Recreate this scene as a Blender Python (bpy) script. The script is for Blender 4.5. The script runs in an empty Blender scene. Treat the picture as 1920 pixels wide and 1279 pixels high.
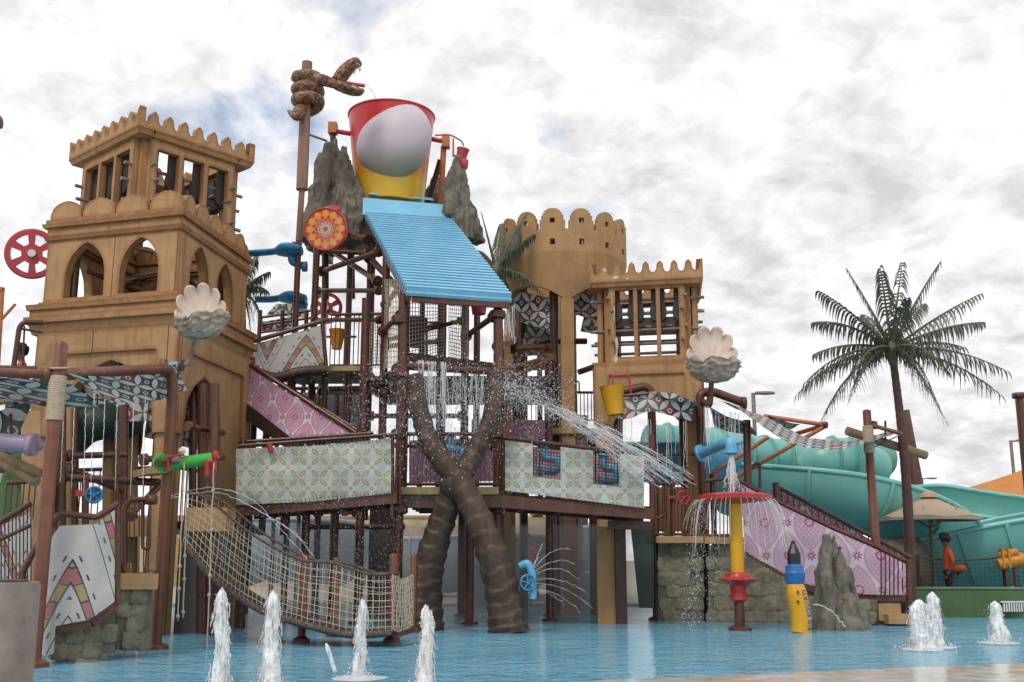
import bpy, bmesh, math, random
from mathutils import Vector, Matrix, noise
from mathutils.geometry import tessellate_polygon
random.seed(7)
SC = bpy.context.scene
COL = SC.collection
V = Vector
# ------------------------------------------------------------------ camera
F, CX, CY, HOR, EYE = 2000.0, 960.0, 639.5, 1050.0, 1.15
PITCH = math.atan((HOR - CY) / F)
cam = bpy.data.cameras.new('camera'); camo = bpy.data.objects.new('camera', cam); COL.objects.link(camo)
cam.sensor_width = 36; cam.lens = 36 * F / 1920; cam.clip_start = .1; cam.clip_end = 3000
camo.location = (0, 0, EYE); camo.rotation_euler = (math.pi / 2 + PITCH, 0, 0)
SC.camera = camo
# ------------------------------------------------------------------ sky, sun, exposure
SUN_EL, SUN_AZ = math.radians(52), math.radians(205)     # azimuth clockwise from +Y
world = bpy.data.worlds.new('World'); SC.world = world; world.use_nodes = True
def build_sky():
    nt = world.node_tree; N = nt.nodes; L = nt.links; N.clear()
    out = N.new('ShaderNodeOutputWorld'); mix = N.new('ShaderNodeMixShader')
    sky = N.new('ShaderNodeTexSky'); sky.sky_type = 'NISHITA'; sky.sun_disc = False
    sky.sun_elevation = SUN_EL; sky.sun_rotation = SUN_AZ
    b1 = N.new('ShaderNodeBackground'); b1.inputs[1].default_value = .13; L.new(sky.outputs[0], b1.inputs[0])
    tc = N.new('ShaderNodeTexCoord'); sep = N.new('ShaderNodeSeparateXYZ'); L.new(tc.outputs['Generated'], sep.inputs[0])
    def m(op, a, b=None, c=None):
        n = N.new('ShaderNodeMath'); n.operation = op
        for i, x in enumerate((a, b, c)):
            if x is None: continue
            if isinstance(x, (int, float)): n.inputs[i].default_value = x
            else: L.new(x, n.inputs[i])
        return n.outputs[0]
    z = m('ADD', m('MAXIMUM', sep.outputs[2], 0.0), .38)
    cb = N.new('ShaderNodeCombineXYZ'); L.new(m('DIVIDE', sep.outputs[0], z), cb.inputs[0]); L.new(m('DIVIDE', sep.outputs[1], z), cb.inputs[1]); cb.inputs[2].default_value = 3.7
    def nz(scale, det, rough, dist=0.0):
        n = N.new('ShaderNodeTexNoise'); n.inputs['Scale'].default_value = scale; n.inputs['Detail'].default_value = det
        n.inputs['Roughness'].default_value = rough; n.inputs['Distortion'].default_value = dist
        L.new(cb.outputs[0], n.inputs['Vector']); return n.outputs['Fac']
    n1, n2, n3 = nz(7.5, 9, .56, .3), nz(1.4, 3, .5), nz(17, 9, .62, .3)
    shade = m('ADD', m('ADD', m('MULTIPLY', n1, .62), m('MULTIPLY', n2, .20)), m('MULTIPLY', n3, .50))
    r = N.new('ShaderNodeValToRGB'); e = r.color_ramp.elements
    e[0].position = .50; e[0].color = (.60, .595, .61, 1); e[1].position = .79; e[1].color = (1.06, 1.06, 1.07, 1)
    k = r.color_ramp.elements.new(.63); k.color = (.80, .795, .805, 1)
    L.new(shade, r.inputs[0])
    b2 = N.new('ShaderNodeBackground'); L.new(r.outputs[0], b2.inputs[0]); b2.inputs[1].default_value = .98
    cov = N.new('ShaderNodeValToRGB'); e = cov.color_ramp.elements
    e[0].position = .275; e[0].color = (0, 0, 0, 1); e[1].position = .375; e[1].color = (1, 1, 1, 1)
    L.new(nz(2.1, 6, .55, .3), cov.inputs[0])
    L.new(cov.outputs[0], mix.inputs[0]); L.new(b1.outputs[0], mix.inputs[1]); L.new(b2.outputs[0], mix.inputs[2])
    L.new(mix.outputs[0], out.inputs[0])
build_sky(); world.cycles.sampling_method = 'MANUAL'; world.cycles.sample_map_resolution = 256
sun = bpy.data.lights.new('sun', 'SUN'); suno = bpy.data.objects.new('sun', sun); COL.objects.link(suno)
sun.energy = 1.25; sun.angle = math.radians(14); sun.color = (1, .95, .88)
sd = V((math.sin(SUN_AZ) * math.cos(SUN_EL), math.cos(SUN_AZ) * math.cos(SUN_EL), math.sin(SUN_EL)))
suno.rotation_euler = sd.to_track_quat('Z', 'Y').to_euler(); suno.location = (0, 0, 30)
vs = SC.view_settings; vs.view_transform = 'Standard'; vs.look = 'None'; vs.exposure = .22; vs.gamma = 1; vs.use_curve_mapping = False
SC.cycles.max_bounces = 4; SC.cycles.diffuse_bounces = 2; SC.cycles.glossy_bounces = 2; SC.cycles.transmission_bounces = 2; SC.cycles.transparent_max_bounces = 10
# ------------------------------------------------------------------ photo <-> place
def ray(px, py):
    x = (px - CX) / F; y = (CY - py) / F
    return V((x, math.cos(PITCH) - math.sin(PITCH) * y, math.sin(PITCH) + math.cos(PITCH) * y))
def P(px, py, Y):
    d = ray(px, py); t = Y / d.y; return V((d.x * t, Y, EYE + d.z * t))
def G(px, py, z=0.0):
    d = ray(px, py); t = (z - EYE) / d.z; return V((d.x * t, d.y * t, z))
def mpp(px, py, Y):      # metres for one photo pixel at that place
    return (P(px + 1, py, Y) - P(px, py, Y)).length
# ------------------------------------------------------------------ objects
W = {}
class MB:
    def __init__(s): s.v = []; s.f = []; s.uv = {}; s.mi = {}
    def add(s, vs, fs, uvs=None, mi=0):
        b = len(s.v); s.v += [V(x) for x in vs]
        for i, f in enumerate(fs):
            if uvs: s.uv[len(s.f)] = [uvs[k] for k in f]
            if mi: s.mi[len(s.f)] = mi
            s.f.append([b + k for k in f])
        return s
    def hexa(s, p):      # 8 points, bottom loop then top loop
        return s.add(p, [(3, 2, 1, 0), (4, 5, 6, 7), (0, 1, 5, 4), (1, 2, 6, 5), (2, 3, 7, 6), (3, 0, 4, 7)])
    def box(s, c, sz, rz=0.0, M=None):
        c = V(c); R = Matrix.Rotation(rz, 3, 'Z') if M is None else M
        p = [c + R @ V((x * sz[0] / 2, y * sz[1] / 2, z * sz[2] / 2)) for z in (-1, 1) for x, y in ((-1, -1), (1, -1), (1, 1), (-1, 1))]
        return s.hexa(p)
    def tube(s, pts, rad, n=10, cap=True, prof=None):
        pts = [V(p) for p in pts]; m = len(pts)
        if not isinstance(rad, (list, tuple)): rad = [rad] * m
        ref = None; vs = []; fs = []
        for i in range(m):
            t = (pts[min(i + 1, m - 1)] - pts[max(i - 1, 0)])
            if t.length < 1e-9: t = V((0, 0, 1))
            t.normalize()
            if ref is None:
                ref = t.orthogonal().normalized()
            ref = (ref - t * ref.dot(t))
            if ref.length < 1e-6: ref = t.orthogonal()
            ref.normalize(); bi = t.cross(ref)
            for k in range(n):
                a = 2 * math.pi * k / n
                q = prof(a, i) if prof else 1.0
                vs.append(pts[i] + (ref * math.cos(a) + bi * math.sin(a)) * rad[i] * q)
        for i in range(m - 1):
            for k in range(n):
                fs.append((i * n + k, i * n + (k + 1) % n, (i + 1) * n + (k + 1) % n, (i + 1) * n + k))
        if cap: fs.append(tuple(reversed(range(n)))); fs.append(tuple(range((m - 1) * n, m * n)))
        return s.add(vs, fs)
    def lathe(s, prof, c, n=24, M=None, close=True):   # prof: (r, z)
        c = V(c); M = M or Matrix.Identity(3); vs = []; fs = []; m = len(prof)
        for r, z in prof:
            for k in range(n):
                a = 2 * math.pi * k / n; vs.append(c + M @ V((r * math.cos(a), r * math.sin(a), z)))
        for i in range(m - 1):
            for k in range(n): fs.append((i * n + k, i * n + (k + 1) % n, (i + 1) * n + (k + 1) % n, (i + 1) * n + k))
        if close: fs.append(tuple(reversed(range(n)))); fs.append(tuple(range((m - 1) * n, m * n)))
        return s.add(vs, fs)
    def plate(s, outer, holes, fm, w0, w1):
        loops = [outer] + list(holes)
        tri = tessellate_polygon([[V((a, b, 0)) for a, b in l] for l in loops])
        flat = [p for l in loops for p in l]; n = len(flat)
        vs = [fm(a, b, w0) for a, b in flat] + [fm(a, b, w1) for a, b in flat]
        fs = [tuple(t) for t in tri] + [tuple(n + k for k in reversed(t)) for t in tri]
        o = 0
        for l in loops:
            m = len(l)
            for i in range(m): fs.append((o + i, o + (i + 1) % m, n + o + (i + 1) % m, n + o + i))
            o += m
        s.add(vs, fs); s.fix = True; return s
    def grid(s, fn, nu, nv, uvf=None, closeu=False):
        vs = []; uvs = []; fs = []
        for j in range(nv + 1):
            for i in range(nu + 1):
                u, v = i / nu, j / nv; vs.append(fn(u, v)); uvs.append(uvf(u, v) if uvf else (u, v))
        for j in range(nv):
            for i in range(nu):
                a = j * (nu + 1) + i; fs.append((a, a + 1, a + nu + 2, a + nu + 1))
        return s.add(vs, fs, uvs)
def tag(o, label=None, cat=None, group=None, kind=None):
    if label: o['label'] = label
    if cat: o['category'] = cat
    if group: o['group'] = group
    if kind: o['kind'] = kind
    return o
def T(name, label, cat, loc, group=None):
    o = bpy.data.objects.new(name, None); COL.objects.link(o); o.location = loc; o.empty_display_size = .2
    W[o] = Matrix.Translation(V(loc)); return tag(o, label, cat, group)
def place(o, parent, M):
    o.matrix_basis = M; W[o] = M
    if parent: o.parent = parent; o.matrix_parent_inverse = W[parent].inverted()
def O(name, mb, mats, parent=None, label=None, cat=None, group=None, kind=None, smooth=False, fix=None):
    me = bpy.data.meshes.new(name)
    xs = [v.x for v in mb.v]; ys = [v.y for v in mb.v]; zs = [v.z for v in mb.v]
    c = V(((min(xs) + max(xs)) / 2, (min(ys) + max(ys)) / 2, min(zs)))
    me.from_pydata([v - c for v in mb.v], [], mb.f)
    if mb.uv:
        ul = me.uv_layers.new(name='UVMap')
        for p in me.polygons:
            u = mb.uv.get(p.index)
            if u:
                for k, li in enumerate(p.loop_indices): ul.data[li].uv = u[k]
    for mt in (mats if isinstance(mats, (list, tuple)) else [mats]): me.materials.append(mt)
    for i, k in mb.mi.items(): me.polygons[i].material_index = k
    if fix or (fix is None and getattr(mb, 'fix', False)):
        bm = bmesh.new(); bm.from_mesh(me); bmesh.ops.recalc_face_normals(bm, faces=bm.faces); bm.to_mesh(me); bm.free()
    if smooth:
        me.polygons.foreach_set('use_smooth', [True] * len(me.polygons))
        if smooth is not True: me.set_sharp_from_angle(angle=math.radians(smooth))
    o = bpy.data.objects.new(name, me); COL.objects.link(o); place(o, parent, Matrix.Translation(c))
    return tag(o, label, cat, group, kind)
_cyl = {}
def cyl_mesh(mt, n):
    k = (mt.name, n)
    if k not in _cyl:
        mb = MB().lathe([(1, 0), (1, 1)], (0, 0, 0), n); me = bpy.data.meshes.new('rod')
        me.from_pydata(mb.v, [], mb.f); me.materials.append(mt)
        me.polygons.foreach_set('use_smooth', [len(p.vertices) == 4 for p in me.polygons]); _cyl[k] = me
    return _cyl[k]
def R(name, p0, p1, r, mt, parent, n=10):
    p0, p1 = V(p0), V(p1); d = p1 - p0
    o = bpy.data.objects.new(name, cyl_mesh(mt, n)); COL.objects.link(o)
    M = Matrix.Translation(p0) @ d.to_track_quat('Z', 'Y').to_matrix().to_4x4() @ Matrix.Diagonal((r, r, d.length, 1))
    place(o, parent, M); return o
def bend(pts, r=.12, n=5):
    pts = [V(p) for p in pts]; out = [pts[0]]
    for i in range(1, len(pts) - 1):
        a, b, c = pts[i - 1], pts[i], pts[i + 1]
        ra = min(r, (a - b).length * .45, (c - b).length * .45)
        p, q = b + (a - b).normalized() * ra, b + (c - b).normalized() * ra
        for k in range(n + 1):
            t = k / n; out.append(p * (1 - t) ** 2 + b * 2 * t * (1 - t) + q * t * t)
    out.append(pts[-1]); return out
def pipe(name, pts, r, mt, parent=None, rb=.15, n=10, **kw):
    return O(name, MB().tube(bend(pts, rb), r, n), mt, parent, smooth=50, **kw)
def box(name, c, sz, mt, parent=None, rz=0.0, **kw):
    return O(name, MB().box(c, sz, rz), mt, parent, **kw)
def beam(name, p0, p1, w, h, mt, parent=None, **kw):
    p0, p1 = V(p0), V(p1); d = (p1 - p0).normalized(); s = d.cross(V((0, 0, 1)))
    if s.length < .01: s = V((1, 0, 0))
    s.normalize(); u = s.cross(d)
    p = [a + s * (x * w / 2) + u * (y * h / 2) for y in (-1, 1) for a, x in ((p0, -1), (p1, -1), (p1, 1), (p0, 1))]
    return O(name, MB().hexa(p), mt, parent, **kw)
def flange(name, p, d, r, mt, parent, t=.05):
    d = V(d).normalized(); return R(name, V(p) - d * t / 2, V(p) + d * t / 2, r, mt, parent, 14)
def post(px, pyb, pyt, r, mt, parent, name='post', Y=None, foot=False, dome=True, pxt=None):
    b = G(px, pyb) if Y is None else V((P(px, pyb, Y).x, Y, 0))
    zt = P(px, pyt, b.y).z
    o = O(name, MB().lathe([(r, 0), (r, zt - r * .5), (r * .8, zt - r * .15), (r * .4, zt)] if dome else [(r, 0), (r, zt)], b, 12), mt, parent, smooth=50)
    if foot: O('base_flange', MB().lathe([(r * 2.1, -.05), (r * 2.1, .045), (r * 1.3, .075), (r * 1.05, .085)], b, 16), mt, parent, smooth=40)
    return b, b + V((0, 0, zt))
def railing(parent, a, b, h, mt, step=.13, rb=.011, rr=.03, low=.08):
    a, b = V(a), V(b); up = V((0, 0, h))
    R('top_rail', a + up, b + up, rr, mt, parent); R('bottom_rail', a + V((0, 0, low)), b + V((0, 0, low)), rr * .6, mt, parent)
    n = max(2, int((b - a).length / step))
    for i in range(n + 1):
        p = a.lerp(b, i / n); R('bar', p + V((0, 0, low)), p + up, rb, mt, parent, 6)
def lerpl(pts, t):
    n = len(pts) - 1; i = min(int(t * n), n - 1); return V(pts[i]).lerp(V(pts[i + 1]), t * n - i)
def resample(pts, n):
    pts = [V(p) for p in pts]; d = [0]
    for a, b in zip(pts, pts[1:]): d.append(d[-1] + (b - a).length)
    out = []
    for k in range(n + 1):
        t = d[-1] * k / n; i = 0
        while i < len(d) - 2 and d[i + 1] < t: i += 1
        out.append(pts[i].lerp(pts[i + 1], (t - d[i]) / max(1e-9, d[i + 1] - d[i])))
    return out
def spline(pts, n=8):
    pts = [V(p) for p in pts]; q = [pts[0] * 2 - pts[1]] + pts + [pts[-1] * 2 - pts[-2]]; out = []
    for i in range(1, len(q) - 2):
        a, b, c, d = q[i - 1:i + 3]
        for k in range(n):
            t = k / n
            out.append(.5 * (2 * b + (c - a) * t + (2 * a - 5 * b + 4 * c - d) * t * t + (3 * b - a - 3 * c + d) * t ** 3))
    out.append(pts[-1]); return out
def cloth(name, top, bot, mt, parent=None, nu=30, nv=12, amp=.015, seed=0, sag=0.0, rs=True, uvs=1.0, rot=0.0, **kw):
    if rs: top, bot = resample(top, nu), resample(bot, nu)
    L = 0; us = [0]
    for i in range(nu): L += ((top[i + 1] - top[i]).length + (bot[i + 1] - bot[i]).length) / 2; us.append(L)
    nrm = (top[-1] - top[0]).cross(bot[nu // 2] - top[nu // 2]).normalized()
    def fn(u, v):
        i = round(u * nu); p = top[i].lerp(bot[i], v)
        w = noise.noise(V((u * L * 1.3 + seed, v * 2.2, seed * 3.1))) * 1.5 + .6 * noise.noise(V((u * L * 4 + seed + v * 2.5, v * 1.2, seed)))
        e = math.sin(math.pi * v)
        return p + nrm * (amp * w) + V((0, 0, -sag * e * math.sin(math.pi * u)))
    cr, sr = math.cos(rot), math.sin(rot)
    def uvf(u, v):
        i = round(u * nu); h = (top[i] - bot[i]).length
        a, b = us[i] * uvs, -v * h * uvs
        if abs((top[0] - bot[0]).z) > .6 * (top[0] - bot[0]).length:
            q_ = top[i].lerp(bot[i], v); hd = V((top[-1].x - top[0].x, top[-1].y - top[0].y, 0)).normalized(); b = q_.z * uvs; a = V((q_.x - top[0].x, q_.y - top[0].y, 0)).dot(hd) * uvs
        return (a * cr - b * sr, a * sr + b * cr)
    return O(name, MB().grid(fn, nu, nv, uvf), mt, parent, smooth=True, **kw)
# ------------------------------------------------------------------ materials
class Ex:
    """a number in a node tree, with arithmetic"""
    nt = None
    def __init__(s, x): s.x = x
    @staticmethod
    def m(op, *a):
        n = Ex.nt.nodes.new('ShaderNodeMath'); n.operation = op
        for i, q in enumerate(a):
            q = q.x if isinstance(q, Ex) else q
            if isinstance(q, (int, float)): n.inputs[i].default_value = q
            else: Ex.nt.links.new(q, n.inputs[i])
        return Ex(n.outputs[0])
    def __add__(s, o): return Ex.m('ADD', s, o)
    __radd__ = __add__
    def __sub__(s, o): return Ex.m('SUBTRACT', s, o)
    def __rsub__(s, o): return Ex.m('SUBTRACT', o, s)
    def __mul__(s, o): return Ex.m('MULTIPLY', s, o)
    __rmul__ = __mul__
    def __truediv__(s, o): return Ex.m('DIVIDE', s, o)
    def __lt__(s, o): return Ex.m('LESS_THAN', s, o)
    def __gt__(s, o): return Ex.m('GREATER_THAN', s, o)
    def abs(s): return Ex.m('ABSOLUTE', s)
    def fl(s): return Ex.m('FLOOR', s)
    def fr(s): return Ex.m('FRACT', s)
    def sq(s): return s * s
    def sqrt(s): return Ex.m('SQRT', s)
    def sin(s): return Ex.m('SINE', s)
    def min(s, o): return Ex.m('MINIMUM', s, o)
    def max(s, o): return Ex.m('MAXIMUM', s, o)
    def pow(s, o): return Ex.m('POWER', s, o)
def newmat(name):
    m = bpy.data.materials.new(name); m.use_nodes = True; nt = m.node_tree
    b = nt.nodes['Principled BSDF']; Ex.nt = nt; return m, nt, b
def rgb(c): return (c[0], c[1], c[2], 1)
def mixc(nt, fac, a, b, mode='MIX'):
    n = nt.nodes.new('ShaderNodeMix'); n.data_type = 'RGBA'; n.blend_type = mode
    for i, q in ((0, fac), (6, a), (7, b)):
        q = q.x if isinstance(q, Ex) else q
        if isinstance(q, (tuple, list)): n.inputs[i].default_value = rgb(q)
        elif isinstance(q, (int, float)): n.inputs[i].default_value = q
        else: nt.links.new(q, n.inputs[i])
    return n.outputs[2]
def pos(nt, scale=(1, 1, 1)):
    g = nt.nodes.new('ShaderNodeNewGeometry'); v = nt.nodes.new('ShaderNodeVectorMath'); v.operation = 'MULTIPLY'
    nt.links.new(g.outputs['Position'], v.inputs[0]); v.inputs[1].default_value = scale; return v.outputs[0]
def nz(nt, scale, det=4, rough=.55, sc=(1, 1, 1), dist=0.0):
    n = nt.nodes.new('ShaderNodeTexNoise'); n.inputs['Scale'].default_value = scale; n.inputs['Detail'].default_value = det
    n.inputs['Roughness'].default_value = rough; n.inputs['Distortion'].default_value = dist
    nt.links.new(pos(nt, sc), n.inputs['Vector']); return n.outputs['Fac']
def ramp(nt, x, lo, hi):
    n = nt.nodes.new('ShaderNodeMapRange'); n.inputs[1].default_value = lo; n.inputs[2].default_value = hi
    nt.links.new(x.x if isinstance(x, Ex) else x, n.inputs[0]); return n.outputs[0]
def bumpit(nt, b, h, strength, dist=.02):
    n = nt.nodes.new('ShaderNodeBump'); n.inputs['Strength'].default_value = strength; n.inputs['Distance'].default_value = dist
    nt.links.new(h, n.inputs['Height']); nt.links.new(n.outputs[0], b.inputs['Normal'])
def mat(name, col, rough=.6, col2=None, var=.3, vs=2.5, bump=0.0, bs=30, streak=0.0, scol=None, edge=None, spec=.5, metal=0.0, coat=0.0, sc=(1, 1, 1)):
    m, nt, b = newmat(name)
    col2 = col2 or tuple(c * (1 - var) for c in col)
    c = mixc(nt, ramp(nt, nz(nt, vs, 7, .66, sc), .35, .66), col, col2)
    if streak:
        s = ramp(nt, nz(nt, 5, 4, .6, (1.6, 1.6, .16)), .52, .75); c = mixc(nt, Ex(s) * streak, c, scol or tuple(q * .45 for q in col))
    if edge:
        bv = nt.nodes.new('ShaderNodeBevel'); bv.samples = 4; bv.inputs[0].default_value = .12
        g = nt.nodes.new('ShaderNodeNewGeometry'); d = nt.nodes.new('ShaderNodeVectorMath'); d.operation = 'DOT_PRODUCT'
        nt.links.new(bv.outputs[0], d.inputs[0]); nt.links.new(g.outputs['Normal'], d.inputs[1])
        e = ramp(nt, Ex(1.0) - Ex(d.outputs['Value']), .004, .11)
        c = mixc(nt, (Ex(e) * Ex(ramp(nt, nz(nt, 4, 3), .2, .5))) * .9, c, edge)
    nt.links.new(c, b.inputs['Base Color'])
    b.inputs['Roughness'].default_value = rough; b.inputs['Specular IOR Level'].default_value = spec; b.inputs['Metallic'].default_value = metal
    b.inputs['Coat Weight'].default_value = coat
    r = ramp(nt, nz(nt, vs * 3, 4), .3, .7); nt.links.new((Ex(r) * .22 + (rough - .11)).x, b.inputs['Roughness'])
    if bump: bumpit(nt, b, nz(nt, bs, 5, .6, sc), bump)
    return m
TAN = mat('sand_plaster', (.46, .275, .13), .75, (.33, .19, .088), vs=1.8, bump=.2, bs=18, streak=.75, scol=(.25, .125, .05), edge=(.23, .085, .025))
TAN2 = mat('sand_plaster_plain', (.44, .265, .12), .75, (.33, .195, .09), vs=2, bump=.2, bs=18, streak=.4, scol=(.24, .13, .06))
BROWN = mat('brown_painted_steel', (.115, .040, .021), .3, (.062, .023, .014), vs=6, bump=.06, bs=40, streak=.45, scol=(.19, .08, .045))
DARKB = mat('dark_brown_steel', (.07, .03, .02), .5, (.035, .018, .013), vs=5, streak=.4)
RUST = mat('red_brown_post', (.185, .060, .028), .38, (.10, .032, .016), vs=5, bump=.05, streak=.5, scol=(.3, .14, .085))
WOODP = mat('faded_wood_pole', (.30, .19, .13), .75, (.19, .10, .065), vs=4, bump=.3, bs=16, sc=(1, 1, .2), streak=.5, scol=(.12, .05, .035))
LOG = mat('olive_log', (.33, .24, .13), .8, (.22, .15, .08), vs=6, bump=.25, bs=20)
ORW = mat('orange_brown_paint', (.48, .17, .06), .5, (.36, .11, .04), vs=4)
GREYW = mat('grey_bamboo', (.27, .24, .22), .7, (.16, .12, .1), vs=8)
DWOOD = mat('weathered_dark_wood', (.07, .06, .055), .8, (.04, .033, .03), vs=8, bump=.2)
ROCK = mat('sculpted_rock', (.21, .185, .15), .85, (.10, .092, .072), vs=3.5, bump=.7, bs=11, streak=.7, scol=(.06, .054, .043))
BARK = mat('carved_palm_trunk', (.078, .045, .028), .6, (.034, .021, .014), vs=4, bump=.5, bs=14, streak=.5, scol=(.16, .105, .075))
BLUE = mat('sky_blue_paint', (.23, .54, .74), .4, (.17, .45, .66), vs=1.5, streak=.25, scol=(.3, .55, .7))
BLUE2 = mat('blue_gelcoat', (.03, .22, .44), .3, (.025, .17, .36), vs=3, streak=.3, scol=(.2, .4, .5))
BLUE3 = mat('light_blue_pipe', (.13, .43, .66), .35, (.09, .34, .56), vs=4, streak=.3)
RED = mat('red_paint', (.52, .035, .035), .35, (.38, .025, .025), vs=3, streak=.25, scol=(.3, .05, .04))
REDP = mat('faded_red_paint', (.50, .06, .075), .45, (.38, .04, .05), vs=4)
YEL = mat('yellow_paint', (.74, .37, .015), .4, (.66, .34, .015), vs=3, streak=.2, scol=(.5, .25, .03))
GREEN = mat('bright_green_paint', (.06, .44, .06), .35, (.045, .35, .05), vs=4)
GWALL = mat('green_wall_paint', (.085, .16, .055), .6, (.06, .12, .045), vs=2, streak=.4)
PURP = mat('lilac_pipe', (.36, .27, .38), .45, (.30, .22, .32), vs=4)
WHITE = mat('white_paint', (.8, .8, .78), .5, (.66, .65, .62), vs=4)
ROPE = mat('cream_rope', (.55, .47, .36), .9, (.42, .34, .24), vs=20)
DROPE = mat('dark_rope', (.035, .03, .028), .9, (.16, .12, .09), vs=25)
NET = mat('net_cord', (.60, .53, .42), .9, (.46, .38, .28), vs=12)
STONE = mat('moulded_stone', (.27, .24, .165), .9, (.13, .115, .08), vs=6, bump=.9, bs=14, streak=.5)
MORT = mat('stone_joint', (.17, .15, .11), .9, (.11, .1, .075), vs=7, bump=.3)
CONC = mat('weathered_concrete', (.30, .265, .25), .85, (.17, .14, .13), vs=2.2, bump=.3, bs=25, streak=.5)
TEAL = mat('teal_gelcoat', (.165, .44, .395), .4, (.135, .375, .345), vs=.8, streak=.25, scol=(.06, .25, .24))
TEALI = mat('pale_teal_rim', (.22, .55, .50), .35, (.18, .47, .43), vs=2)
BEIGE = mat('beige_canvas', (.42, .32, .23), .8, (.37, .28, .2), vs=2)
OTENT = mat('orange_canvas', (.50, .21, .05), .8, (.45, .18, .045), vs=1)
SHELLO = mat('shell_outside', (.55, .48, .40), .7, (.27, .21, .16), vs=7, bump=.8, bs=11)
SHELLI = mat('shell_inside', (.72, .64, .56), .45, (.62, .50, .42), vs=3)
FROND = mat('palm_leaf', (.085, .105, .07), .5, (.05, .065, .045), vs=3)
RACH = mat('palm_stalk', (.13, .11, .06), .6, (.08, .07, .04), vs=4)
PTRUNK = mat('brown_palm_trunk', (.13, .062, .045), .65, (.085, .038, .028), vs=5, bump=.3, streak=.4, scol=(.22, .12, .1))
GREYB = mat('blue_grey_fibreglass', (.30, .38, .44), .5, (.23, .31, .37), vs=1.2, streak=.3)
FLOORP = mat('blue_pool_floor', (.15, .37, .50), .6, (.12, .31, .43), vs=1)
FOLI = mat('shrub_leaf', (.07, .12, .035), .6, (.045, .08, .025), vs=5)
SKIN = mat('brown_skin', (.14, .07, .045), .55, var=.15)
SHIRT = mat('orange_red_shirt', (.60, .09, .025), .85, (.5, .07, .02), vs=6)
BLACK = mat('black_cloth', (.018, .018, .02), .85, var=.3)
SNAKE = None
def pat_mat(name, fn, rough=.8, trans=.0, bump=.25):
    m, nt, b = newmat(name); uv = nt.nodes.new('ShaderNodeUVMap'); s = nt.nodes.new('ShaderNodeSeparateXYZ'); nt.links.new(uv.outputs[0], s.inputs[0])
    c = fn(nt, Ex(s.outputs[0]), Ex(s.outputs[1]))
    c = mixc(nt, Ex(ramp(nt, nz(nt, 2.2, 6, .65), .38, .75)) * .5, c, (.36, .33, .29))
    nt.links.new(c, b.inputs['Base Color']); b.inputs['Roughness'].default_value = rough; b.inputs['Specular IOR Level'].default_value = .25
    bumpit(nt, b, nz(nt, 9, 4, .6), bump, .02)
    if trans:
        tr = nt.nodes.new('ShaderNodeBsdfTranslucent'); nt.links.new(c, tr.inputs[0]); mx = nt.nodes.new('ShaderNodeMixShader'); mx.inputs[0].default_value = trans
        o = nt.nodes['Material Output']; nt.links.new(b.outputs[0], mx.inputs[1]); nt.links.new(tr.outputs[0], mx.inputs[2]); nt.links.new(mx.outputs[0], o.inputs[0])
    return m
def geo(s):
    def fn(nt, u, v):
        p, q = u / s, v / s; fx, fy = p.fr() - .5, q.fr() - .5
        cv = nt.nodes.new('ShaderNodeCombineXYZ'); nt.links.new(p.fl().x, cv.inputs[0]); nt.links.new(q.fl().x, cv.inputs[1])
        wn = nt.nodes.new('ShaderNodeTexWhiteNoise'); nt.links.new(cv.outputs[0], wn.inputs[0]); h = Ex(wn.outputs['Value'])
        c = mixc(nt, h < .36, (.035, .045, .08), (.035, .085, .065)); c = mixc(nt, h > .72, c, (.20, .035, .032))
        r = (fx.sq() + fy.sq()).sqrt()
        ex, ey = .5 - fx.abs(), .5 - fy.abs()
        c = mixc(nt, ((ex.sq() + ey.sq()).sqrt()) < .13, c, (.03, .035, .07))
        l1 = ex - (.175 - fy.sq() * .80); l2 = ey - (.175 - fx.sq() * .80); ls = l1.min(l2)
        c = mixc(nt, ls < .035, c, (.02, .025, .05)); c = mixc(nt, ls < 0.0, c, (.60, .60, .58))
        c = mixc(nt, r < .155, c, (.60, .60, .58)); c = mixc(nt, r < .09, c, (.06, .04, .09))
        return c
    return fn
def mint(s):
    def fn(nt, u, v):
        p, q = u / s, v / s; fx, fy = p.fr() - .5, q.fr() - .5
        a, b = (fx + fy) * .7071, (fx - fy) * .7071
        t = ((p * 6.2832).sin() * (q * 6.2832).sin()).abs(); t2 = (fx.abs() + fy.abs())
        c = mixc(nt, Ex(ramp(nt, t2, .25, .7)), (.68, .71, .67), (.47, .66, .57))
        def petal(x, y): return y.abs() - (.085 - (x.abs() - .40).sq() * 1.9)
        d = petal(a, b).min(petal(b, a))
        c = mixc(nt, d < .018, c, (.36, .14, .12)); c = mixc(nt, d < 0.0, c, (.58, .40, .25)); c = mixc(nt, d < -.045, c, (.60, .54, .42))
        r = (fx.sq() + fy.sq()).sqrt(); c = mixc(nt, r < .085, c, (.28, .42, .16)); c = mixc(nt, r < .05, c, (.56, .64, .44))
        r2 = ((fx.abs() - .5).sq() + (fy.abs() - .5).sq()).sqrt(); c = mixc(nt, r2 < .05, c, (.50, .50, .25))
        return c
    return fn
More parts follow.
